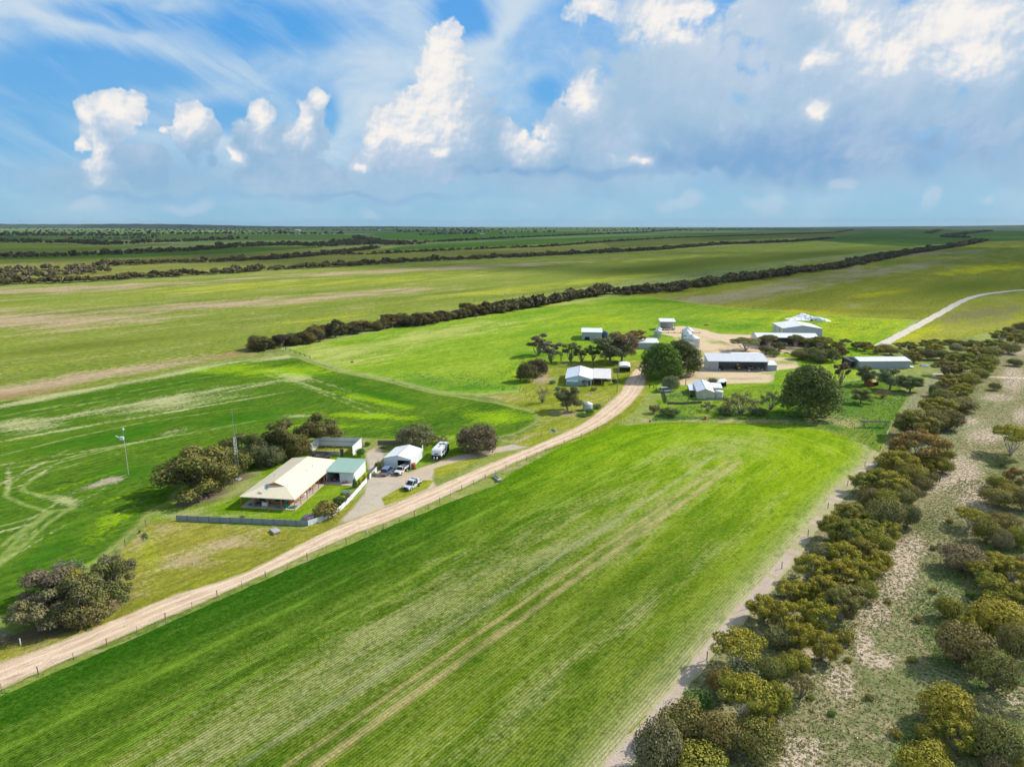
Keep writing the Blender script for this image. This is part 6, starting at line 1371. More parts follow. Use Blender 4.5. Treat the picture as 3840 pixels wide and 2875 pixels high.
        B().box(-w, t0, fl-.06, w, t1, fl).build('tray_floor', M_steel if style == 'dual' else M_conc, e)
        for a in ((-w, t0, -w+.05, t1), (w-.05, t0, w, t1), (-w+.051, t0, w-.051, t0+.05)): B().box(a[0], a[1], fl+.002, a[2], a[3], fl+.34).build('tray_side', paint, e)
        B().box(-w, t1-.02, fl+.35, w, t1+.04, H-.08).build('headboard', M_darkgrey, e)
        B().box(-.35, t0+.3, .55, .35, c0, fl-.07).build('chassis', M_black, e)
        if style == 'dual': B().box(-w*.95, t1-.95, fl+.003, w*.95, t1-.03, H-.05).build('canopy', paint, e); B().box(-w*.8, t1-.2, H-.048, w*.8, t1+.25, H+.06).build('roof_rack', M_darkgrey, e); B().box(w*.9, c1-.05, 1.0, w*.97, c1+.03, H+.08).build('snorkel', M_black, e)
        for s in (-1, 1): B().box(min(s*w*.7, s*w*.92), t0-.03, .6, max(s*w*.7, s*w*.92), t0, .75).build('tail_light', M_tail, e)
    return e
vehicle((-23.2, 156.2), 207.5, 'silver four-door ute with canopy and open tray facing the camera on the drive', M_silver, 'dual', 5.5, 1.92, 1.95, 'ute')
vehicle((-30.6, 165.9), 14, 'blue-grey station wagon with dusty tailgate parked beside the white fence', M_bluep, 'wagon', 4.9, 1.9, 1.78, 'wagon')
vehicle((-27.4, 166.3), 196, 'dusty white single-cab ute with flat bonnet between wagon and garage door', M_creamp, 'ute', 5.2, 1.86, 1.72, 'ute')
garage = shed('garage', 'white gabled metal garage with its right door open', (-32.3, 170.3), 7.2, 8.9, 2.45, 3.35, 'front', 10.5, M_white, M_whitey, (3.6, 6.85, 2.15), cat='garage', over=.12)
vehicle((-26.2, 172.6), 190, 'silver car parked inside the open garage', M_silver, 'wagon', 4.6, 1.8, 1.7, 'car', name='parked_car')
for i, (a, z) in enumerate(((G(1552, 1757), 0),)):
    e = thing('fuel_drum', (a[0], a[1], 0), 'rusty red drum at the front right corner of the garage', 'drum')
    B().lathe([(.001, 0), (.5, 0), (.5, .45), (.53, .47), (.5, .5), (.5, 1.0), (.53, 1.02), (.5, 1.05), (.5, 1.45), (.46, 1.42), (.001, 1.42)], 20).build('drum_body', M_rust, e, True)
cv = frame('caravan', (-20.9, 175.5), heading=12.5, label='white touring caravan with black skirts and drawbar towards the camera', cat='caravan')
def caravan(e):
    w, L, z0, z1 = 2.5, 7.2, .75, 3.0
    V = [(0, 0, .95), (0, .35, z1-.35), (0, .9, z1), (0, L, z1), (0, L, z0), (0, 0, .75)]
    V2 = [(x+w, y, z) for x, y, z in V]; k = len(V)
    link_mesh('body', V+V2, [tuple(range(k)), tuple(reversed(range(k, 2*k)))]+[(i, k+i, k+(i+1) % k, (i+1) % k) for i in range(k)], M_paintw, e)
    B().box(-.02, -.04, .55, w+.02, .30, 1.5).build('front_boot', M_black, e)
    B().slab([(w+.004, 0.3, .55), (w+.004, L, .55), (w+.004, L, 1.3), (w+.004, .3, 1.15)], .03).build('side_skirt', M_black, e)
    B().slab([(-.004, L, .55), (-.004, .3, .55), (-.004, .3, 1.15), (-.004, L, 1.3)], .03).build('side_skirt', M_black, e)
    B().slab([(w+.006, L-2.6, 1.302), (w+.006, L-.1, 1.302), (w+.006, L-.1, 2.5), (w+.006, L-.9, 2.7)], .02).build('side_decal', M_black, e)
    for y0, y1 in ((1.3, 2.4), (3.3, 4.4)): f = B().box(w+.004, y0, 1.7, w+.05, y1, 2.3).build('window', M_darkgrey, e); B().box(w+.052, y0+.06, 1.76, w+.06, y1-.06, 2.24).build('pane', M_glass, f)
    d_ = B().box(w+.004, 2.6, .8, w+.045, 3.2, 2.6).build('door', M_paintw, e); B().box(w+.046, 2.66, 1.6, w+.07, 2.72, 1.75).build('handle', M_darkgrey, d_)
    B().slab([(.75, .115, 1.72), (1.75, .115, 1.72), (1.75, .175, 1.98), (.75, .175, 1.98)], .03).build('name_band', M_black, e)
    for i, (x, y, a, b) in enumerate(((.45, 4.6, .8, 1.1), (1.4, 4.7, .7, 1.0))): B().box(x, y, z1+.003, x+a, y+b, z1+.05).build('solar_panel', M_darkgrey, e)
    for x, y in ((1.0, 2.2), (1.0, 3.4), (1.05, 6.2)): B().box(x, y, z1+.003, x+.5, y+.5, z1+.12).build('roof_hatch', M_conc, e)
    for y in (3.9, 4.75):
        for x in (.12, w-.12): wheel(e, x if x > 1 else x, y, .36, .24)
    for s in (.35, w-.35): B().rod((s, .0, .55), (w/2, -1.6, .5), .06).build('drawbar', M_darkgrey, e)
    for x in (.85, 1.65): B().lathe([(.001, .6), (.2, .6), (.2, 1.1), (.12, 1.2), (.001, 1.22)], 14, x, -.35).build('gas_bottle', M_paintw, e, True)
    B().box(w/2-.08, -1.75, .42, w/2+.08, -1.55, .58).build('coupling', M_steel, e); B().lathe([(.001, 0), (.12, 0), (.12, .25), (.001, .25)], 10, w/2, -1.45).build('jockey_wheel', M_black, e)
caravan(cv)
# ---------------------------------------------------------------- poles, mast
def radio_mast():
    e = frame('radio_mast', G(893, 1797), heading=20, label='tall lattice radio mast behind the brick house', cat='mast')
    H = hgt(893, 1797, 1530)*0.985; r = .42
    f = lambda i, z: ((r*(1-.45*z/H))*math.cos(2.094*i+.3), (r*(1-.45*z/H))*math.sin(2.094*i+.3), z)
    Ht = H*.62
    for i in range(3): B().rod(f(i, 0), f(i, Ht), .05).build('leg', M_white_plain, e)
    n = 14
    for j in range(n):
        z = Ht*(j+.3)/n; q = B()
        for i in range(3): q.rod(f(i, z), f((i+1) % 3, z), .03, None, 4)
        q.build('rung_ring', M_white_plain, e)
    B().rod((0, 0, Ht-.3), (0, 0, H), .04, .02).build('antenna_pole', M_steel, e)
    a = B().rod((0, 0, Ht*1.08), (.7, 0, Ht*1.08), .025).rod((.7, 0, Ht*1.08), (.7, 0, Ht*1.08+2.2), .025); a.build('side_aerial', M_steel, e)
    for k, (z, l) in enumerate(((.82, .9), (.87, .7), (.92, .55), (.97, .4))): B().rod((-l/2, 0, H*z), (l/2, 0, H*z), .015, None, 4).build('aerial_bar', M_steel, e)
    B().box(-.7, -.7, 0, .7, .7, .18).build('footing', M_conc, e)
radio_mast()
def pole(P, top, label, m=None, kind='plain', r=.13):
    H = hgt(P[0], P[1], top); e = frame('power_pole', G(*P), heading=10, label=label, cat='pole')
    B().rod((0, 0, -.1), (0, 0, H), r, r*.7, 8).build('shaft', m or M_timberred, e)
    if kind == 'lamp': B().rod((0, 0, H*.86), (-1.3, 0, H*.92), .04).build('arm', M_steel, e); B().box(-1.7, -.15, H*.90, -1.1, .15, H*.90+.14).build('lamp_head', M_white_plain, e)
    if kind == 'cross': B().box(-.8, -.06, H-.35, .8, .06, H-.22).build('crossarm', M_timber, e)
    return e, H
e = frame('wind_turbine_pole', G(483, 1781), heading=0, label='timber pole in the green crop with white floodlight box and ball on top', cat='pole'); H = hgt(483, 1781, 1606)
B().rod((0, 0, -.1), (0, 0, H*.76), .10, .08, 8).build('shaft', M_timberred, e); B().rod((0.02, -.12, .2), (0.02, -.12, H*.74), .03).build('conduit', M_white_plain, e)
B().rod((0, 0, H*.74), (-.05, 0, H*.97), .04).build('top_rod', M_steel, e); B().lathe([(.001, H*.95), (.2, H*.96), (.24, H*.98), (.2, H), (.001, H*1.01)], 12).build('white_ball', M_white_plain, e, True)
B().box(-.95, -.3, H*.76, -.12, .3, H*.76+.75).build('floodlight_box', M_white_plain, e); B().slab([(-.9, -.2, H*.79), (-.9, .2, H*.79), (-2.0, .2, H*.84), (-2.0, -.2, H*.84)], .06).build('bracket_arm', M_steel, e)
pole((2571, 1446), 1348, 'tall power pole with street lamp beside the cream cottage', None, 'lamp')
pole((2225, 1375), 1290, 'dark pole rising behind the cottage roof', M_darkgrey, 'plain', .10)
pole((2088, 1438), 1372, 'pale thin pole at the left of the cottage', M_white_plain, 'plain', .06)
pole((2314, 1473), 1392, 'dark timber pole on the grass beside the road', None, 'plain', .09)
pole((2229, 1477), 1448, 'short post on the cottage lawn', None, 'plain', .05)
# marker posts
for p, t, lb, m in (((78, 2422), 2393, 'white guide post at the lower left of the dirt road', M_white_plain), ((727, 2116), 2106, 'small white marker peg on the mown verge', M_white_plain), ((1376, 1997), 1980, 'white stake in the fence line by the drive', M_white_plain), ((1927, 1677), 1662, 'white stake right of the dark round tree', M_white_plain)):
    q = B().box(-.07, -.04, 0, .07, .04, max(.45, hgt(p[0], p[1], t))).build('guide_post', m); q.location = G(*p); tag(q, lb, 'post', 'white stakes')
e = thing('well_cover', (*G(1030, 1997)[:2], 0), 'weathered concrete slab lid on the verge below the grey fence', 'slab', 50)
B().box(-1.1, -.7, 0, 1.1, .7, .35).build('base', M_timberred, e); B().box(-1.2, -.5, .352, 1.0, .9, .5).build('lid', M_conc, e)
e = thing('water_trough', (*G(1864, 1797)[:2], 0), 'long concrete trough between fence and crop', 'trough', 68)
for a in ((-2.0, -.4, 2.0, -.3), (-2.0, .3, 2.0, .4), (-2.0, -.299, -1.9, .299), (1.9, -.299, 2.0, .299)): B().box(a[0], a[1], 0, a[2], a[3], .5).build('side', M_conc, e)
B().box(-1.9, -.3, .01, 1.9, .3, .38).build('water', plain('trough_water', (.06, .10, .06), .1), e); B().box(1.2, -.5, .501, 2.1, .5, .62).build('float_cover', M_slab, e)
e = thing('fallen_branch', (*G(541, 2015)[:2], 0), 'fallen green branch on the verge above the tree clump', 'branch', 60)
o = B().path([(-1.6, 0, .2), (-.5, .3, .35), (.6, .2, .25), (1.6, -.2, .2)], .07).build('limb', M_bark, e)
lf = crown_data(5, [(-.9, .1, .3, .8, .4, .3), (.3, .3, .35, .9, .4, .3)], 260, .1); me = mesh_from_quads('branch_leaves', lf[0], lf[1], lf[2], M_leaf); o = bpy.data.objects.new('leaf_spray', me); C.objects.link(o); o.parent = e; o.color = (.06, .12, .04, 0)
e = thing('tree_stump', (*G(2437, 1582)[:2], 0), 'dark burnt stump beside the bright crop corner', 'stump')
e2 = thing('tree_stump', (*G(2645, 1573)[:2], 0), 'brown stump with white top above the crop', 'stump', 20)
for q, s in ((e, .7), (e2, 1.3)):
    B().lathe([(.38*s, 0), (.3*s, .3*s), (.28*s, .9*s), (.001, .88*s)], 10).build('wood', M_rust if s > 1 else M_darkgrey, q)
B().rod((-1.4, 0, .1), (-.3, 0, .15), .14).build('fallen_piece', M_timber, e2); B().lathe([(.001, 1.16), (.3, 1.15), (.2, 1.3), (.001, 1.32)], 10).build('white_cap', M_white_plain, e2)
q = B().lathe([(.001, 0), (.5, 0), (.42, .3), (.15, .55), (.001, .56)], 9).build('rock', plain('rusty_rock', (.35, .16, .08), .9, var=.4)); q.location = G(1321, 1360); q.scale = (1.6, 1.2, 1.6); tag(q, 'rusty boulder alone in the bright pasture', 'rock')
q = B().box(-.9, -.6, 0, .9, .6, 1.3).build('white_tank', M_white_plain); q.location = G(1896, 1103); tag(q, 'small white box tank alone in the yellow pasture', 'tank')
# garden bed bits
e = thing('garden_bed', (*G(2075, 1616)[:2], 0), 'small stone-edged weedy bed on the verge near the road', 'garden bed', 80)
for i in range(14):
    a = 6.283*i/14; q = B().lathe([(.001, 0), (.3, .0), (.25, .2), (.001, .26)], 7, 2.2*math.cos(a), .9*math.sin(a)).build('stone', M_slab, e)
lf = crown_data(6, [(-.9, 0, .1, 1.1, .7, .3), (.6, 0, .1, 1.2, .6, .25)], 500, .1); me = mesh_from_quads('weeds', lf[0], lf[1], lf[2], M_leaf); o = bpy.data.objects.new('weeds', me); C.objects.link(o); o.parent = e; o.color = (.09, .17, .04, 0)

# ---------------------------------------------------------------- second farm
M_bluewall = plain('pale_blue_wall', (.62, .72, .76), .6, ribs=('x', .2)); M_lilacroof = plain('blue_white_roof', (.66, .71, .80), .45, ribs=('y', .3))
ct = shed('weatherboard_cottage', 'blue-white cottage with low gabled roof behind the conical tank', (20.6, 263.6), 9.6, 18.5, 2.75, 4.0, 'front', 7.0, M_bluewall, M_whitey, None, 'cottage', over=.45, roofm2=M_lilacroof)
f = B().box(6.0, -.08, 1.2, 7.4, -.003, 2.2).build('window', M_white_plain, ct); B().box(6.08, -.1, 1.28, 7.32, -.082, 2.12).build('pane', M_glass, f)
B().slab([(.3, -1.6, 1.75), (4.6, -1.6, 1.75), (4.6, -.05, 2.3), (.3, -.05, 2.3)], .05).build('awning', M_white_plain, ct); B().box(.4, -1.5, 0.01, 4.5, -1.44, 1.7).build('lattice_screen', plain('lattice_blue', (.25, .38, .42), .6), ct)
B().box(8.4, -.06, .1, 9.2, -.003, 2.1).build('door', M_darkgrey, ct)
cp = frame('carport', (30.9, 264.2), heading=7.0, label='open carport with pale flat roof beside the cottage', cat='carport')
B().slab([(0, -.4, 2.6), (6.9, -.4, 2.6), (6.9, 18.3, 2.75), (0, 18.3, 2.75)], .08).build('roof', plain('pinkish_white_roof', (.74, .70, .68), .5, ribs=('y', .3)), cp)
for x in (.1, 3.3, 6.7):
    for y in (0, 6, 12, 18): post(cp, x, y, 2.6, .06, M_steel)
B().box(.05, 7.0, 0.01, 6.8, 7.1, 2.58).build('back_wall', M_timber, cp); B().box(.05, .1, .005, 6.8, 6.9, .06).build('floor', M_darkfloor, cp)
B().box(5.4, 2.0, 1.7, 6.6, 2.1, 2.3).build('hanging_sign', M_white_plain, cp)
mw = thing('ride_on_mower', (34.9, 266.5, .06), 'yellow ride-on mower parked under the carport', 'mower')
B().box(-.45, -.9, .3, .45, .3, .6).build('deck', M_yellowp, mw); B().box(-.35, .301, .35, .35, 1.1, .85).build('hood', M_yellowp, mw); B().box(-.25, -.6, .602, .25, -.2, 1.0).build('seat', M_black, mw)
for x, y, r in ((-.5, -.6, .3), (.5, -.6, .3), (-.42, .8, .2), (.42, .8, .2)): wheel(mw, x, y, r, .2)
def arched(name, label, A, w, d, h, rise, heading):
    e = frame(name, A, heading=heading, label=label, cat='carport')
    V, F = [], []; n = 10
    for i in range(n+1):
        a = math.pi*i/n; x = w/2-w/2*math.cos(a)*1.04; z = h+rise*math.sin(a)
        for y in (-.1, d+.1): V += [(x, y, z), (x, y, z+.05)]
    for i in range(n):
        a, b = 4*i, 4*(i+1); F += [(a, a+2, b+2, b), (a+1, b+1, b+3, a+3), (a, b, b+1, a+1), (a+2, a+3, b+3, b+2)]
    link_mesh('roof', V, F, M_white_plain, e)
    for x in (.05, w-.05):
        for y in (.1, d/2, d-.1): post(e, x, y, h, .06)
    B().box(.1, d-.1, .02, w-.1, d-.05, h).build('back_wall', M_greywall, e); B().box(0, 1.0, .02, .045, d-.2, h-.01).build('side_wall', M_greywall, e); B().box(w-.045, 1.0, .02, w, d-.2, h-.01).build('side_wall', M_greywall, e)
    B().slab([(0, 0, h-.02), (w, 0, h-.02), (w*.75, 0, h+rise*.7), (w*.25, 0, h+rise*.7)], -.05).build('gable', M_white_plain, e)
    B().box(.1, .1, .004, w-.1, d-.15, .06).build('floor', M_darkfloor, e)
    return e
arched('small_carport', 'small white arched carport on the lawn above the road', (44.3, 287.6), 4.6, 9.0, 2.2, .7, 7)
tkp = thing('water_tank', (*G(2203, 1537)[:2], 0), 'corrugated water tank with pointed white lid by the road', 'tank')
hh = hgt(2203, 1540, 1520)
B().lathe([(1.6, 0), (1.6, 2.15)], 28).build('wall', M_galv, tkp, True); B().lathe([(1.68, 2.14), (1.68, 2.2), (.001, 2.95)], 28).build('conical_lid', M_white_plain, tkp, True); B().box(-1.7, -1.7, 0, 1.7, 1.7, .02).build('base', M_conc, tkp)
h1 = hgt(2180, 1274, 1244)
s1 = shed('hay_shed', 'white shed with blue tank behind the row of gums', G(2181, 1275), 10.6, 16, h1, h1+1.0, 'side', 6, M_greywall, M_white, None)
B().slab([(1.4, -.02, .1), (4.4, -.02, .1), (4.0, -.02, 1.7), (1.9, -.02, 1.9)], .05).build('black_opening_sheet', M_black, s1)  # black sheet on the solid wall, colour stands in for an opening's shade
t_ = thing('blue_tank', (*(Vector((37.5+12.2, 376, 0)))[:2], 0), 'dark blue poly tank at the right end of the white shed', 'tank'); B().lathe([(1.7, 0), (1.7, 3.4), (1.2, 3.9), (.001, 4.0)], 24).build('tank_body', M_blue, t_, True)
hl = hgt(2370, 1308, 1285)
ls = shed('workshop_shed', 'long low white-roofed shed half hidden by the rusty gum', (52.5, 344.5), 19.5, 15, hl, hl+1.0, 'side', 2, M_greywall, M_white, None)
for x in (9.0, 13.0): B().box(x, 4.8, hl+.62, x+.7, 5.5, hl+1.5).build('roof_vent', M_slab, ls)
hv = hgt(2474, 1236, 1205)
vs = shed('vehicle_shelter', 'tall open-fronted shelter with white roof and a white ute inside', G(2475, 1237), 8.6, 7.5, hv, hv+.9, 'skillion', 4, M_greywall, M_white, (.3, 8.6), rightopen=True, posts=(8.4,), cat='shelter')
vehicle((91.5, 407.0), 278, 'white ute with raised bonnet under the tall open shelter', M_creamp, 'ute', 5.3, 1.9, 1.75, 'ute', bonnet_up=True)
rl = frame('stock_rail', G(2482, 1250), Bp=G(2624, 1250), label='low rail fence in front of the tall shelter', cat='fence'); LL = (G(2624, 1250)-G(2482, 1250)).length
for i in range(7): B().box(i*LL/6-.1, -.1, 0, i*LL/6+.1, .1, 1.2).build('post', M_timber, rl)
B().rod((0, 0, .35), (LL, 0, .35), .12).build('rail', M_timber, rl)
def silo(P, r, H, lid, label, rings=3):
    e = thing('grain_silo', (P[0], P[1], 0), label, 'silo', group='silos beside the pine')
    for i in range(rings): B().lathe([(r, H*i/rings+(0.02 if i else 0)), (r, H*(i+1)/rings-.02), (r+.04, H*(i+1)/rings-.01)], 32).build('wall_ring', M_galv, e, True)
    B().lathe([(r+.15, H-.02), (r+.15, H+.06), (.3, H+lid), (.3, H+lid+.2), (.001, H+lid+.25)], 32).build('conical_lid', M_white_plain, e, True)
    return e
s = silo(G(2592, 1304), 3.9, 5.0, 1.7, 'largest round steel silo, nearest of the group')
B().box(-1.3, -4.1, .2, 1.1, -3.95, 3.6).build('panel_frame', M_white_plain, s); B().box(3.6, -2.0, 0, 3.75, -1.85, 5.0).build('downpipe', M_white_plain, s)
silo(G(2578, 1293), 2.6, 5.2, 1.5, 'second steel silo, directly behind the largest one'); silo(G(2573, 1286), 2.6, 5.4, 1.6, 'third steel silo, behind the second one'); silo(G(2577, 1279), 3.0, 5.6, 2.0, 'rearmost steel silo with the highest cone')
silo(G(2466, 1266), 2.2, 3.6, 1.1, 'small white-topped silo left of the big group', 2); silo(G(2470, 1259), 1.7, 3.8, .9, 'small silo right behind the left-hand one', 2)
# big gabled machinery shed
hb_ = hgt(2924, 1272, 1229)
bs = shed('machinery_shed', 'largest light grey gabled shed below the white tarpaulin', (143.2, 372.0), 20.2, 20, hb_, hb_+1.6, 'front', 5, M_greywall, M_white, None, roofm2=M_whitey)
for y in (5.5, 6.1, 14.5): B().box(-.05, y, 0.05, -.003, y+.18, hb_-.3).build('door_track', M_darkgrey, bs)
for x in (5.5, 14.5): B().rod((x, -.1, 3.0), (x+(-5.2 if x < 10 else 5.2), -.1, 4.2), .05).rod((x, -.1, 0), (x, -.1, 3.0), .05).build('stay_pipe', M_white_plain, bs)
tp = thing('tarpaulin_heap', (*G(2990, 1203)[:2], 0), 'crumpled white tarpaulin heap behind the largest shed', 'tarpaulin', 5)
rr = random.Random(4); V = []; F = []; nx, ny = 26, 14
for i in range(nx+1):
    for j in range(ny+1):
        u_, v_ = i/nx, j/ny; z = 4.2*math.sin(math.pi*u_)**.8*math.sin(math.pi*v_)**.7*(.55+.45*math.sin(u_*9+1)*math.cos(v_*4))+rr.uniform(-.25, .35)*(0 < i < nx and 0 < j < ny)
        V.append((-5+u_*26, v_*12+2*math.sin(u_*5), max(.05, z)))
for i in range(nx):
    for j in range(ny): a = i*(ny+1)+j; F.append((a, a+ny+1, a+ny+2, a+1))
link_mesh('tarpaulin_sheet', V, F, M_white_plain, tp)
for x, y in ((8, 1.0), (11, 1.5), (13.5, 2.2)): B().box(x, y-1.2, 0, x+1.4, y-.4, .9).build('black_weight', M_black, tp)
hlo = hgt(2848, 1299, 1266)
os_ = shed('open_machinery_shed', 'long white-roofed open shed behind the flat-topped mallees', G(2838, 1297), 30, 12, hlo, hlo+1.4, 'side', 4, M_greywall, M_white, (1.2, 29.5), posts=(6, 12, 18, 24), cat='shed')
ms = shed('open_machinery_shed', 'long grey-roofed open machinery shed facing the camera in mid yard', (82.0, 290.8), 24.4, 8.6, 4.15, 5.9, 'skillion', 3.2, M_greywall, plain('pale_grey_roof', (.66, .67, .70), .5, .1, ribs=('x', .3)), (4.2, 24.3), posts=(8.2, 16.2), cat='shed')
an = shed('annexe_shed', 'white-roofed annexe joined behind the grey-roofed shed', (95.5, 299.6), 12.2, 9, 5.6, 4.6, 'skillion', 3.2, M_darkgrey, M_white, None)
ts = shed('fuel_store', 'small grey lean-to store at the right end of the machinery shed', (106.9, 290.6), 3.6, 5.5, 2.5, 3.3, 'skillion', 3.2, M_greywall, M_white, None, cat='store')
ts2 = shed('fuel_store', 'small white-roofed hut left of the machinery shed beside the pine', G(2606, 1372), 2.6, 4.0, 2.4, 2.9, 'skillion', 3.2, M_greywall, M_white, None, cat='store')
vehicle((100.6, 294.2), 183, 'white four wheel drive with bull bar inside the open machinery shed', M_creamp, 'dual', 5.2, 1.95, 2.05, 'ute')
tc = thing('tractor', (95.3, 293.6, .05), 'old red and tan tractor in the open machinery shed', 'tractor', 185)
B().box(-.4, -.2, .7, .4, 2.0, 1.5).build('engine_hood', M_rust, tc); B().box(-.75, -1.5, 1.0, .75, -.25, 1.5).build('mudguards', M_rust, tc); B().box(-.6, -1.2, 1.502, .6, -.3, 2.5).build('cab', M_slab, tc); B().box(-.5, 2.002, .8, .5, 2.3, 1.3).build('front_weight', M_yellowp, tc)
for x, y, r in ((-.85, -.9, .75), (.85, -.9, .75), (-.6, 1.6, .42), (.6, 1.6, .42)): wheel(tc, x, y, r, .35)
for i, (x, y, lb, m, r, h) in enumerate(((88.2, 292.6, 'dark drum stack with white lid at the left of the open bays', M_darkgrey, .7, 1.7), (104.0, 293.5, 'white drum at the right inside the open machinery shed', M_white_plain, .35, .8), (105.1, 292.0, 'white bucket nearest the right wall of the open machinery shed', M_white_plain, .4, .5), (99.0, 290.0, 'white cone by the middle post of the machinery shed', M_white_plain, .35, .6), (86.9, 291.2, 'white jerry can at the first bay post', M_white_plain, .3, .8))):
    q = B().lathe([(.001, 0), (r, 0), (r, h*.9), (r*.8, h), (.001, h)], 14).build('drum', m, None, True); q.location = (x, y, .05); tag(q, lb, 'drum', 'drums in the machinery shed')
# small cream cottage with lean-tos
cc = shed('cream_cottage', 'small cream-walled cottage with pale metal roof beside the round tank', (65.0, 241.9), 5.5, 15.8, 2.75, 3.7, 'front', 9.0, M_creamwall, M_whitey, None, 'cottage', over=.3, roofm2=M_lilacroof)
B().box(1.9, -.05, .05, 3.1, -.003, 2.0).build('sliding_door', M_creamroof, cc)
l1 = shed('lean_to', 'lean-to with pale roof on the left side of the cream cottage', (63.5, 247.2), 2.6, 8.0, 1.9, 2.4, 'skillion', 9.0, M_greywall, M_lilacroof, (.1, 2.5, 1.8), cat='lean-to', over=.1, leftopen=True)
l2 = shed('lean_to', 'cream lean-to on the right side of the cream cottage', (72.6, 250.2), 3.4, 6.5, 2.1, 2.5, 'skillion', 9.0, M_creamwall, M_white, None, cat='lean-to', over=.15)
wt = thing('water_tank', (*G(2694, 1492)[:2], 0), 'round grey water tank with flat white lid right of the cream cottage', 'tank')
B().lathe([(1.5, 0), (1.5, 2.5)], 28).build('wall', M_galv, wt, True); B().lathe([(1.56, 2.48), (1.56, 2.56), (.001, 2.75)], 28).build('lid', M_white_plain, wt, True); B().rod((0, -1.55, 0), (0, -1.55, 2.5), .06).build('overflow_pipe', M_white_plain, wt)
jk = thing('junk_pile', (64.2, 245.0, 0), 'pile of dark junk and tyres beside the cream cottage wall', 'junk pile')
rr = random.Random(9)
for i in range(9):
    x, y = rr.uniform(-.9, .5), rr.uniform(-2, 1.2)
    q = B().lathe([(.18, .0), (.35, .02), (.38, .12), (.35, .22), (.18, .24)], 12).build('tyre', M_black, jk, True); q.location = (x, y, rr.uniform(0, .5)); q.rotation_euler = (rr.uniform(-.6, .6), rr.uniform(-.6, .6), 0)
for A, w, lb in ((G(2686, 1452), 2.8, 'left open-fronted little shelter behind the cream cottage'), (G(2706, 1449), 1.7, 'right open-fronted little shelter behind the cream cottage')):
    shed('small_shelter', lb, A, w, 2.6, 2.0, 2.3, 'skillion', 4, M_darkgrey, M_white, (.1, w-.1), cat='shelter', group='little shelters behind the cream cottage')
sheet_fence('netting_fence', [G(*p) for p in ((2502, 1516), (2560, 1517), (2632, 1513))], .9, M_timber, 'low grey netting fence in front of the cream cottage yard', 3.2, M_timber)
sheet_fence('sheet_fence', [G(*p) for p in ((2650, 1500), (2714, 1500))], .9, M_fgrey, 'low grey sheet fence below the round tank', 2.4, M_timber)
sheet_fence('netting_fence', [G(*p) for p in ((2488, 1470), (2500, 1512))], 1.1, M_timber, 'leaning netting fence on the left of the weedy yard', 3.0, M_timber)
# grey shed at the right, scrap and rack
gr = shed('machinery_shed', 'grey-walled shed with white roof among trees at the right', G(3222, 1383), 21.8, 9.5, 3.3, 4.3, 'side', 358, M_greywall, M_white, None)
shed('lean_to', 'black open lean-to at the left end of the grey shed', (144.3, 296.5), 3.4, 8, 3.0, 3.3, 'skillion', 358, M_darkgrey, M_darkgrey, (.2, 3.2), cat='lean-to', over=.1)
shed('rusty_hut', 'tiny yellow-roofed rusty hut under the green acacia', G(3272, 1450), 3.6, 3.6, 1.8, 2.1, 'skillion', 330, M_rust, plain('mossy_yellow_roof', (.45, .42, .10), .8), (.3, 3.3), cat='hut')
rk = frame('pole_rack', G(3237, 1602), Bp=G(3333, 1603), label='raised rack of old poles standing in green weeds', cat='rack'); LL = (G(3333, 1603)-G(3237, 1602)).length
for x in (.3, LL-.8):
    for y in (0, 1.0): B().rod((x, y, 0), (x, y, 1.5), .09).build('leg', M_timber, rk)
    B().rod((x, -.2, 1.52), (x, 1.2, 1.52), .08).build('bearer', M_timber, rk)
rr = random.Random(3)
for i in range(7): B().rod((-.6+rr.uniform(-.5, .3), -.1+i*.19, 1.68+rr.uniform(0, .05)), (LL+rr.uniform(-.6, .5), -.1+i*.19+rr.uniform(-.1, .1), 1.68+rr.uniform(0, .12)), .075).build('pole', M_timber, rk)
bt = thing('old_boat', (*G(3468, 1372)[:2], 0), 'upturned pale dinghy beside the belt at the right', 'dinghy', 80)
V, F = [], []; n = 12
for i in range(n+1):
    t = i/n; w = 1.0*math.sin(math.pi*min(1, t*.75+.12))
    V += [(-w, -2.2+4.4*t, .12), (-w*.7, -2.2+4.4*t, .7), (w*.7, -2.2+4.4*t, .7), (w, -2.2+4.4*t, .12)]
for i in range(n):
    for j in range(3): F.append((4*i+j, 4*i+j+1, 4*i+j+5, 4*i+j+4))
F += [(0, 1, 2, 3), (4*n+3, 4*n+2, 4*n+1, 4*n)]
link_mesh('hull', V, F, M_silver, bt); B().rod((0, -2.2, .72), (0, 2.2, .72), .05).build('keel', M_darkgrey, bt)
for P, lb, m, s in ((G(3408, 1378), 'pale scrap sheets on the ground right of the grey shed', M_white_plain, 1), (G(3548, 1284), 'dark scrap roof sheet lying in the scrub', M_darkgrey, 1.6), (G(2975, 1325), 'pinkish tarp-covered stack among the mallees', plain('pink_tarp', (.62, .45, .40), .7), 1.4), (G(3040, 1335), 'rusty orange tank among the mallees', M_rust, .9), (G(2650, 1220), 'red and white scrap on the pasture behind the yard', M_rust, .8)):
    e = thing('scrap_heap', (P[0], P[1], 0), lb, 'scrap', group='scrap about the farm'); rr = random.Random(int(P[0]))
    for i in range(4):
        q = B().box(-1.6*s, -.9*s, 0, 1.6*s, .9*s, rr.uniform(.15, .7)*s).build('scrap_sheet', m if i else M_timber, e); q.location = (rr.uniform(-1.5, 1.5)*s, rr.uniform(-1, 1)*s, .1*i+.01); q.rotation_euler = (rr.uniform(-.12, .12), rr.uniform(-.15, .15), rr.uniform(0, 3)); q.scale = (.8, .8, .8)
e = thing('dead_branches', (*G(1440, 1680)[:2], 0), 'dead branch pile on bare soil left of the garage', 'branches')
rr = random.Random(2)
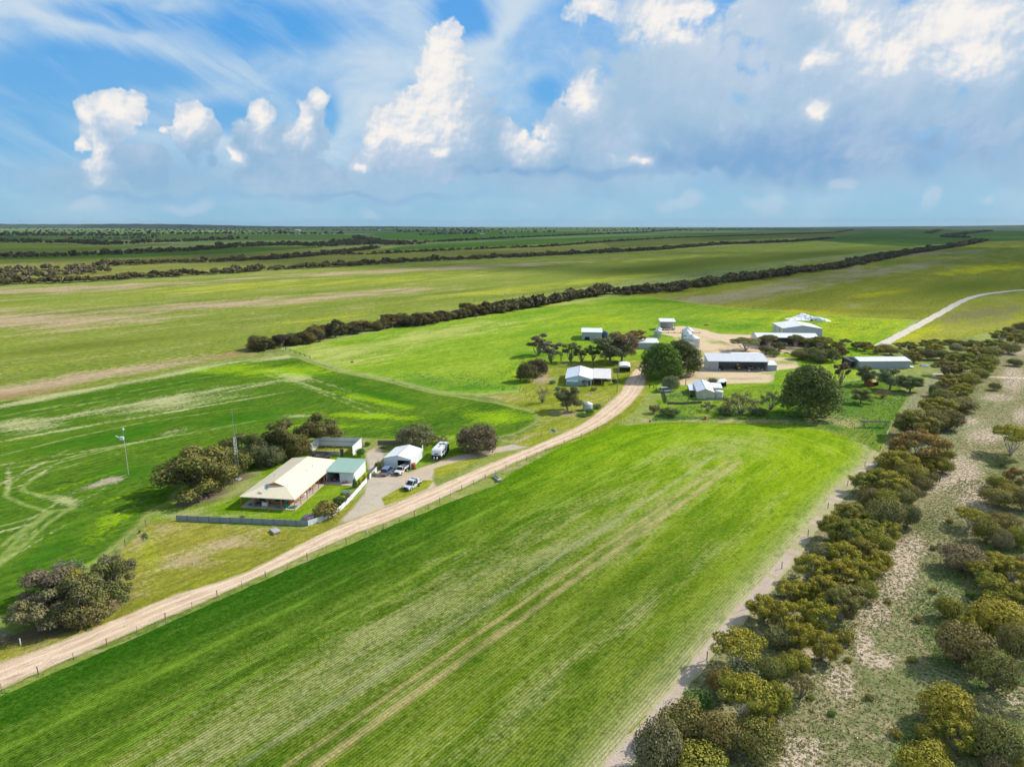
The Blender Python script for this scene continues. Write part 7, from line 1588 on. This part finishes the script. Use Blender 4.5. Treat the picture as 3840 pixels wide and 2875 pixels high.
for i in range(9):
    a = rr.uniform(0, 6.28); B().rod((0, 0, .1), (1.8*math.cos(a), 1.8*math.sin(a), rr.uniform(.2, .9)), .09, .03).build('branch', M_darkgrey, e)
# tiny far buildings
for i, (x, y, w, h) in enumerate(((1105, 867, 30, 8), (1112, 866, 18, 7), (1265, 873, 12, 8), (1417, 866, 14, 7), (1800, 880, 26, 7), (1888, 880, 14, 9), (2395, 863, 10, 6))):
    k = pxm(y); shed('far_building', 'pale far building on the plain, %s from the left' % nth(i+1), G(x, y), w/k*.6, w/k*.5, h/k*.45, h/k*.65, 'side', 0, M_slab, M_galv, None, cat='building', group='far buildings', floor=False, over=.1)

# ---------------------------------------------------------------- white wagon and people
vehicle((56.3, 252.4), 72, 'white four wheel drive wagon with its rear door open by the olive tree', M_paintw, 'wagon', 5.0, 1.95, 1.9, 'four wheel drive', tailgate_up=True, name='parked_wagon')
def person(P, face, label, top, legs, lean=0.0):
    e = thing('person', (P[0], P[1], 0), label, 'person', face)
    J = [((0, 0, .95), .15), ((0, 0, 1.15), .14), ((0, 0, 1.38), .16), ((0, 0, 1.5), .07), ((0, .01, 1.6), .085), ((0, .02, 1.70), .10),
         ((-.1, 0, .88), .10), ((-.11, .02, .5), .07), ((-.12, -.02, .08), .05), ((-.12, .12, .04), .045), ((.1, 0, .88), .10), ((.12, -.02, .5), .07), ((.13, -.05, .08), .05), ((.13, .09, .04), .045),
         ((-.2, 0, 1.40), .065), ((-.26, .02, 1.12), .05), ((-.22, .16, .92), .038), ((-.21, .22, .88), .035), ((.2, 0, 1.40), .065), ((.27, .02, 1.12), .05), ((.22, .18, .95), .038), ((.2, .25, .93), .035)]
    E = [(0, 1), (1, 2), (2, 3), (3, 4), (4, 5), (0, 6), (6, 7), (7, 8), (8, 9), (0, 10), (10, 11), (11, 12), (12, 13), (2, 14), (14, 15), (15, 16), (16, 17), (2, 18), (18, 19), (19, 20), (20, 21)]
    me = bpy.data.meshes.new('body'); me.from_pydata([(x, y+lean*max(0, z-.9), z) for (x, y, z), r in J], E, [])
    m, N = mat('clothes'); x, y, z = N.sep(N.obj()); r_ = (x*x+y*y).sqrt()
    c = N.mix(N.step(z, .93, .95), legs, top); c = N.mix(N.step(z, 1.48, 1.49), c, (.45, .26, .18)); c = N.mix(N.step(z, .10, .11), (.03, .025, .02), c); N.out(c, .8)
    me.materials.append(m); o = bpy.data.objects.new('body', me); C.objects.link(o); o.parent = e
    sk = o.modifiers.new('skin', 'SKIN'); sk.use_smooth_shade = True
    for v, (p, r) in zip(me.skin_vertices[0].data, J): v.radius = (r, r)
    me.skin_vertices[0].data[0].use_root = True
    o.modifiers.new('sub', 'SUBSURF').levels = 1; o.modifiers['sub'].render_levels = 1
    B().lathe([(.16, 1.74), (.17, 1.76), (.10, 1.78), (.09, 1.86), (.001, 1.88)], 14, 0, lean*.85+.02).build('hat', plain('hat_felt', (.10, .08, .06), .9), e, True)
    return e
person(G(2460, 1469), 300, 'person in dark clothes standing on the road edge facing the white wagon', (.03, .03, .035), (.025, .03, .05))
person(G(2452, 1456), 330, 'person in lime high-visibility shirt at the open rear of the wagon', (.42, .60, .06), (.03, .03, .05), .1)
person(G(2436, 1455), 60, 'person in black standing left of the open rear door', (.025, .025, .03), (.02, .02, .025))
# ---------------------------------------------------------------- tussocks, weeds, haze, clouds added for shadow
def tufts(name, poly, n, label, colr, size=(.18, .45), seed=1, h=.35, blades=5, tip=0.0, avoid_sand=None, cluster=0.5):
    """grass tussocks and weeds: small leaf faces standing up, in one mesh"""
    r = np.random.default_rng(seed); A = np.array([(G(*p).x, G(*p).y) for p in poly]); x0, x1 = A[:, 0].min(), A[:, 0].max(); y0, y1 = A[:, 1].min(), A[:, 1].max()
    P = np.stack([r.uniform(x0, x1, n*4), r.uniform(y0, y1, n*4)], 1); P = P[inside(P, A)]
    f = np.sin(P[:, 0]*.35+seed)*np.sin(P[:, 1]*.22+seed*2)+np.sin(P[:, 0]*.11+P[:, 1]*.13); keep = r.random(len(P)) < np.clip(.55+f*cluster*.5, .06, 1)
    P = P[keep][:n]; m = len(P)
    if m == 0: return
    s = r.uniform(*size, m); a = r.uniform(0, 6.28, (m, blades)); k = m*blades
    cx = np.repeat(P[:, 0], blades); cy = np.repeat(P[:, 1], blades); ss = np.repeat(s, blades); a = a.ravel()
    ca, sa = np.cos(a), np.sin(a); hh = ss*r.uniform(.2, .65, k)*h/.35; out = ss*r.uniform(.4, 1.2, k); wd = ss*r.uniform(.25, .5, k)
    bx, by = cx+ca*out*.3, cy+sa*out*.3; tx, ty = cx+ca*out, cy+sa*out
    Q = np.stack([np.stack([bx-sa*wd, by+ca*wd, np.full(k, -.02)], 1), np.stack([bx+sa*wd, by-ca*wd, np.full(k, -.02)], 1),
                  np.stack([tx+sa*wd*.7, ty-ca*wd*.7, hh], 1), np.stack([tx-sa*wd*.7, ty+ca*wd*.7, hh*r.uniform(.8, 1.1, k)], 1)], 1).reshape(-1, 3)
    tint = np.clip(np.repeat(r.normal(.5, .22, m), blades)+r.normal(0, .1, k), 0, 1)
    me = mesh_from_quads(name, Q, tint, np.repeat(r.random(m), blades), M_leaf); o = bpy.data.objects.new(name, me); C.objects.link(o); o.color = (*colr, tip)
    tag(o, label, 'grass', None, 'stuff')
STRIP = [(3300, 1705), (3340, 1600), (3420, 1500), (3560, 1430), (3840, 1400), (3900, 2000), (3900, 2900), (2500, 2900), (2480, 2740), (2600, 2560), (2830, 2290), (2990, 2100), (3110, 1930), (3200, 1830)]
NEAR = [(3450, 1900), (3600, 1800), (3900, 1800), (3900, 2950), (2800, 2950), (2900, 2750), (3080, 2420), (3230, 2200)]
tufts('tussock_grass', STRIP, 15000, 'grey-green and straw tussocks on the sandy strip', (.20, .19, .085), (.12, .28), 1)
tufts('tussock_grass', NEAR, 17000, 'dense low tussocks in the near part of the sandy strip', (.17, .17, .07), (.12, .28), 2)
tufts('dry_tussocks', NEAR, 7000, 'dry straw tussocks in the near part of the sandy strip', (.42, .34, .19), (.08, .22), 3)
tufts('lush_grass', [(3400, 2300), (3560, 2120), (3700, 2040), (3840, 2000), (3900, 2950), (3300, 2950), (3420, 2700), (3520, 2500)], 13000, 'lush green grass under the right-hand mallees', (.13, .20, .045), (.10, .30), 4)
tufts('green_weeds', [(2450, 2900), (2500, 2740), (2640, 2560), (2830, 2330), (2980, 2130), (3130, 1960), (3260, 1800), (3330, 1780), (3280, 2000), (3200, 2200), (3060, 2440), (2930, 2640), (2850, 2900)], 9000, 'green undergrowth beneath the mallee belt', (.12, .16, .045), (.12, .34), 5)
tufts('rough_tussocks', [(3050, 1560), (3060, 1470), (3340, 1400), (3400, 1490), (3330, 1610), (3295, 1690), (3169, 1635), (2966, 1590)], 4200, 'rough tussocks and weeds round the pole rack', (.12, .19, .06), (.12, .35), 6)
tufts('green_weeds', [(2488, 1475), (2590, 1470), (2632, 1512), (2505, 1515)], 1500, 'green weeds in the cottage yard', (.13, .22, .05), (.15, .35), 7)
tufts('green_weeds', [(2440, 1578), (2480, 1530), (2640, 1520), (3040, 1560), (2980, 1574), (2700, 1570)], 4500, 'thick green weeds between the acacias and the crop', (.10, .20, .045), (.12, .35), 8)
tufts('roadside_grass', [(0, 2590), (405, 2416), (637, 2315), (1042, 2144), (1280, 2040), (1600, 1905), (1710, 1845), (2020, 1703), (2230, 1619), (2232, 1624), (2024, 1712), (1716, 1856), (1606, 1918), (1286, 2054), (1048, 2158), (643, 2330), (411, 2431), (0, 2608)], 5200, 'green grass edge under the roadside fence', (.08, .17, .03), (.1, .26), 9, cluster=1.2)
tufts('crop_plants', [(0, 2860), (1000, 2400), (1500, 2160), (2300, 1900), (2900, 2000), (2300, 2760), (2200, 2940), (0, 2940)], 26000, 'thin young crop over the middle of the field', (.12, .22, .03), (.06, .14), 11, .25, 3, cluster=.9)
tufts('pasture_weeds', [(1300, 1420), (1700, 1466), (1940, 1462), (1960, 1380), (1700, 1400), (1500, 1400)], 1500, 'dark weeds at the lower edge of the bright pasture', (.10, .22, .04), (.15, .45), 12, cluster=1.6)
tufts('pasture_weeds', [(2480, 1190), (3300, 1200), (3350, 1260), (3100, 1240), (2700, 1230), (2560, 1215)], 1600, 'dark weed patches on the bright pasture behind the sheds', (.09, .21, .035), (.2, .5), 13, cluster=1.8)

# low shrubs scattered on the sandy strip
rs = random.Random(77); kk = 0
for (x, y, w, h, c) in ((3330, 2260, 34, 20, 'o'), (3440, 2330, 40, 24, 'b'), (3180, 2480, 36, 20, 'o'), (3420, 2480, 46, 26, 'o'), (3260, 2620, 44, 22, 'b'), (3360, 2760, 60, 30, 'o'), (3120, 2680, 40, 20, 'n'), (3500, 2060, 34, 20, 'b'), (3560, 1960, 36, 20, 'o'), (3500, 2220, 40, 22, 'o'), (3640, 2240, 50, 28, 'n'), (3480, 2840, 60, 30, 'n'), (3040, 2620, 34, 18, 'o'), (3580, 2420, 44, 24, 'b'), (3700, 1960, 40, 22, 'o')):
    kk += 1; cn, col, tip = CN[c]
    tree(x, y, w, h, 'bush', col, tip, '%s low shrub on the open strip, %s listed from the far end' % (cn, nth(kk)) if 0 else '%s ankle-high shrub on the sandy strip near the %s' % (cn, ['narrow sandy gap', 'large brown dome mallee', 'belt edge below the sand', 'middle of the strip', 'bottom of the strip', 'bottom right mallees', 'belt at the bottom', 'upper sand patch', 'far end of the strip', 'lower sand patch', 'grassy shade at the right', 'bottom frame edge', 'forked belt mallee', 'lone olive mallee', 'flat-topped tree'][kk-1]), 'shrub', 'shrub', 'low shrubs on the sandy strip', crown='foliage')
def shadow_cloud(cx, cy, z, rx, ry, rz, seed, label):  # lumpy mesh above the frame, added for the shadow it casts
    bm = bmesh.new(); bmesh.ops.create_icosphere(bm, subdivisions=4, radius=1.0); r = random.Random(seed); off = [Vector((r.uniform(-9, 9), r.uniform(-9, 9), r.uniform(-9, 9))) for _ in range(2)]
    from mathutils import noise as mn
    for v in bm.verts:
        p = v.co.copy(); f = 1+.45*mn.noise(p*1.6+off[0])+.22*mn.noise(p*4.5+off[1])
        v.co = Vector((p.x*rx*f, p.y*ry*f, p.z*rz*f))
    me = bpy.data.meshes.new('shadow_cloud'); bm.to_mesh(me); bm.free(); me.materials.append(M_cloud)
    o = bpy.data.objects.new('shadow_cloud', me); C.objects.link(o); o.location = (cx, cy, z); o.rotation_euler.z = -HEAD; tag(o, label, 'shadow_cloud', 'unseen clouds added to cast shadows', 'stuff')
def cloud_mat():
    m, N = mat('shadow_cloud_thin'); d = N.n('ShaderNodeBsdfDiffuse'); d.inputs[0].default_value = (.85, .86, .88, 1); t = N.n('ShaderNodeBsdfTransparent'); x = N.n('ShaderNodeMixShader'); x.inputs[0].default_value = .35
    o = N.n('ShaderNodeOutputMaterial'); l = m.node_tree.links; l.new(t.outputs[0], x.inputs[1]); l.new(d.outputs[0], x.inputs[2]); l.new(x.outputs[0], o.inputs[0]); return m
M_cloud = cloud_mat()
CZ = 7000.0
def shade(gx, gy, rx, ry, seed, label):                    # adds a cloud out of view so its shadow falls round (gx, gy)
    k = CZ/math.tan(SUN_EL); shadow_cloud(gx+math.sin(SUN_AZ)*k, gy+math.cos(SUN_AZ)*k, CZ, rx, ry, 160, seed, label)
shade(640, 1120, 300, 640, 1, 'unseen shadow caster added to shade the olive pasture')
shade(-150, 3300, 2700, 1900, 2, 'broad unseen shadow caster added to shade the far plain')
shade(3300, 3500, 2200, 2300, 3, 'unseen shadow caster added to shade the right-hand slopes')
shade(200, 7300, 9000, 1700, 4, 'long unseen shadow caster added to shade the horizon')
shade(-900, 1500, 380, 330, 5, 'small unseen shadow caster added to shade the left belts')

hz = bpy.data.materials.new('haze_air'); hz.use_nodes = True; nt = hz.node_tree; nt.nodes.clear()
pv_ = nt.nodes.new('ShaderNodeVolumePrincipled'); pv_.inputs['Color'].default_value = (.62, .74, .90, 1); pv_.inputs['Density'].default_value = 2.2e-5; pv_.inputs['Anisotropy'].default_value = 0.2
oo = nt.nodes.new('ShaderNodeOutputMaterial'); nt.links.new(pv_.outputs[0], oo.inputs['Volume'])
o = B().box(-14500, -14500, -2.0, 14500, 14500, 92.0).build('haze', hz); tag(o, kind='stuff')
hz.cycles.homogeneous_volume = True
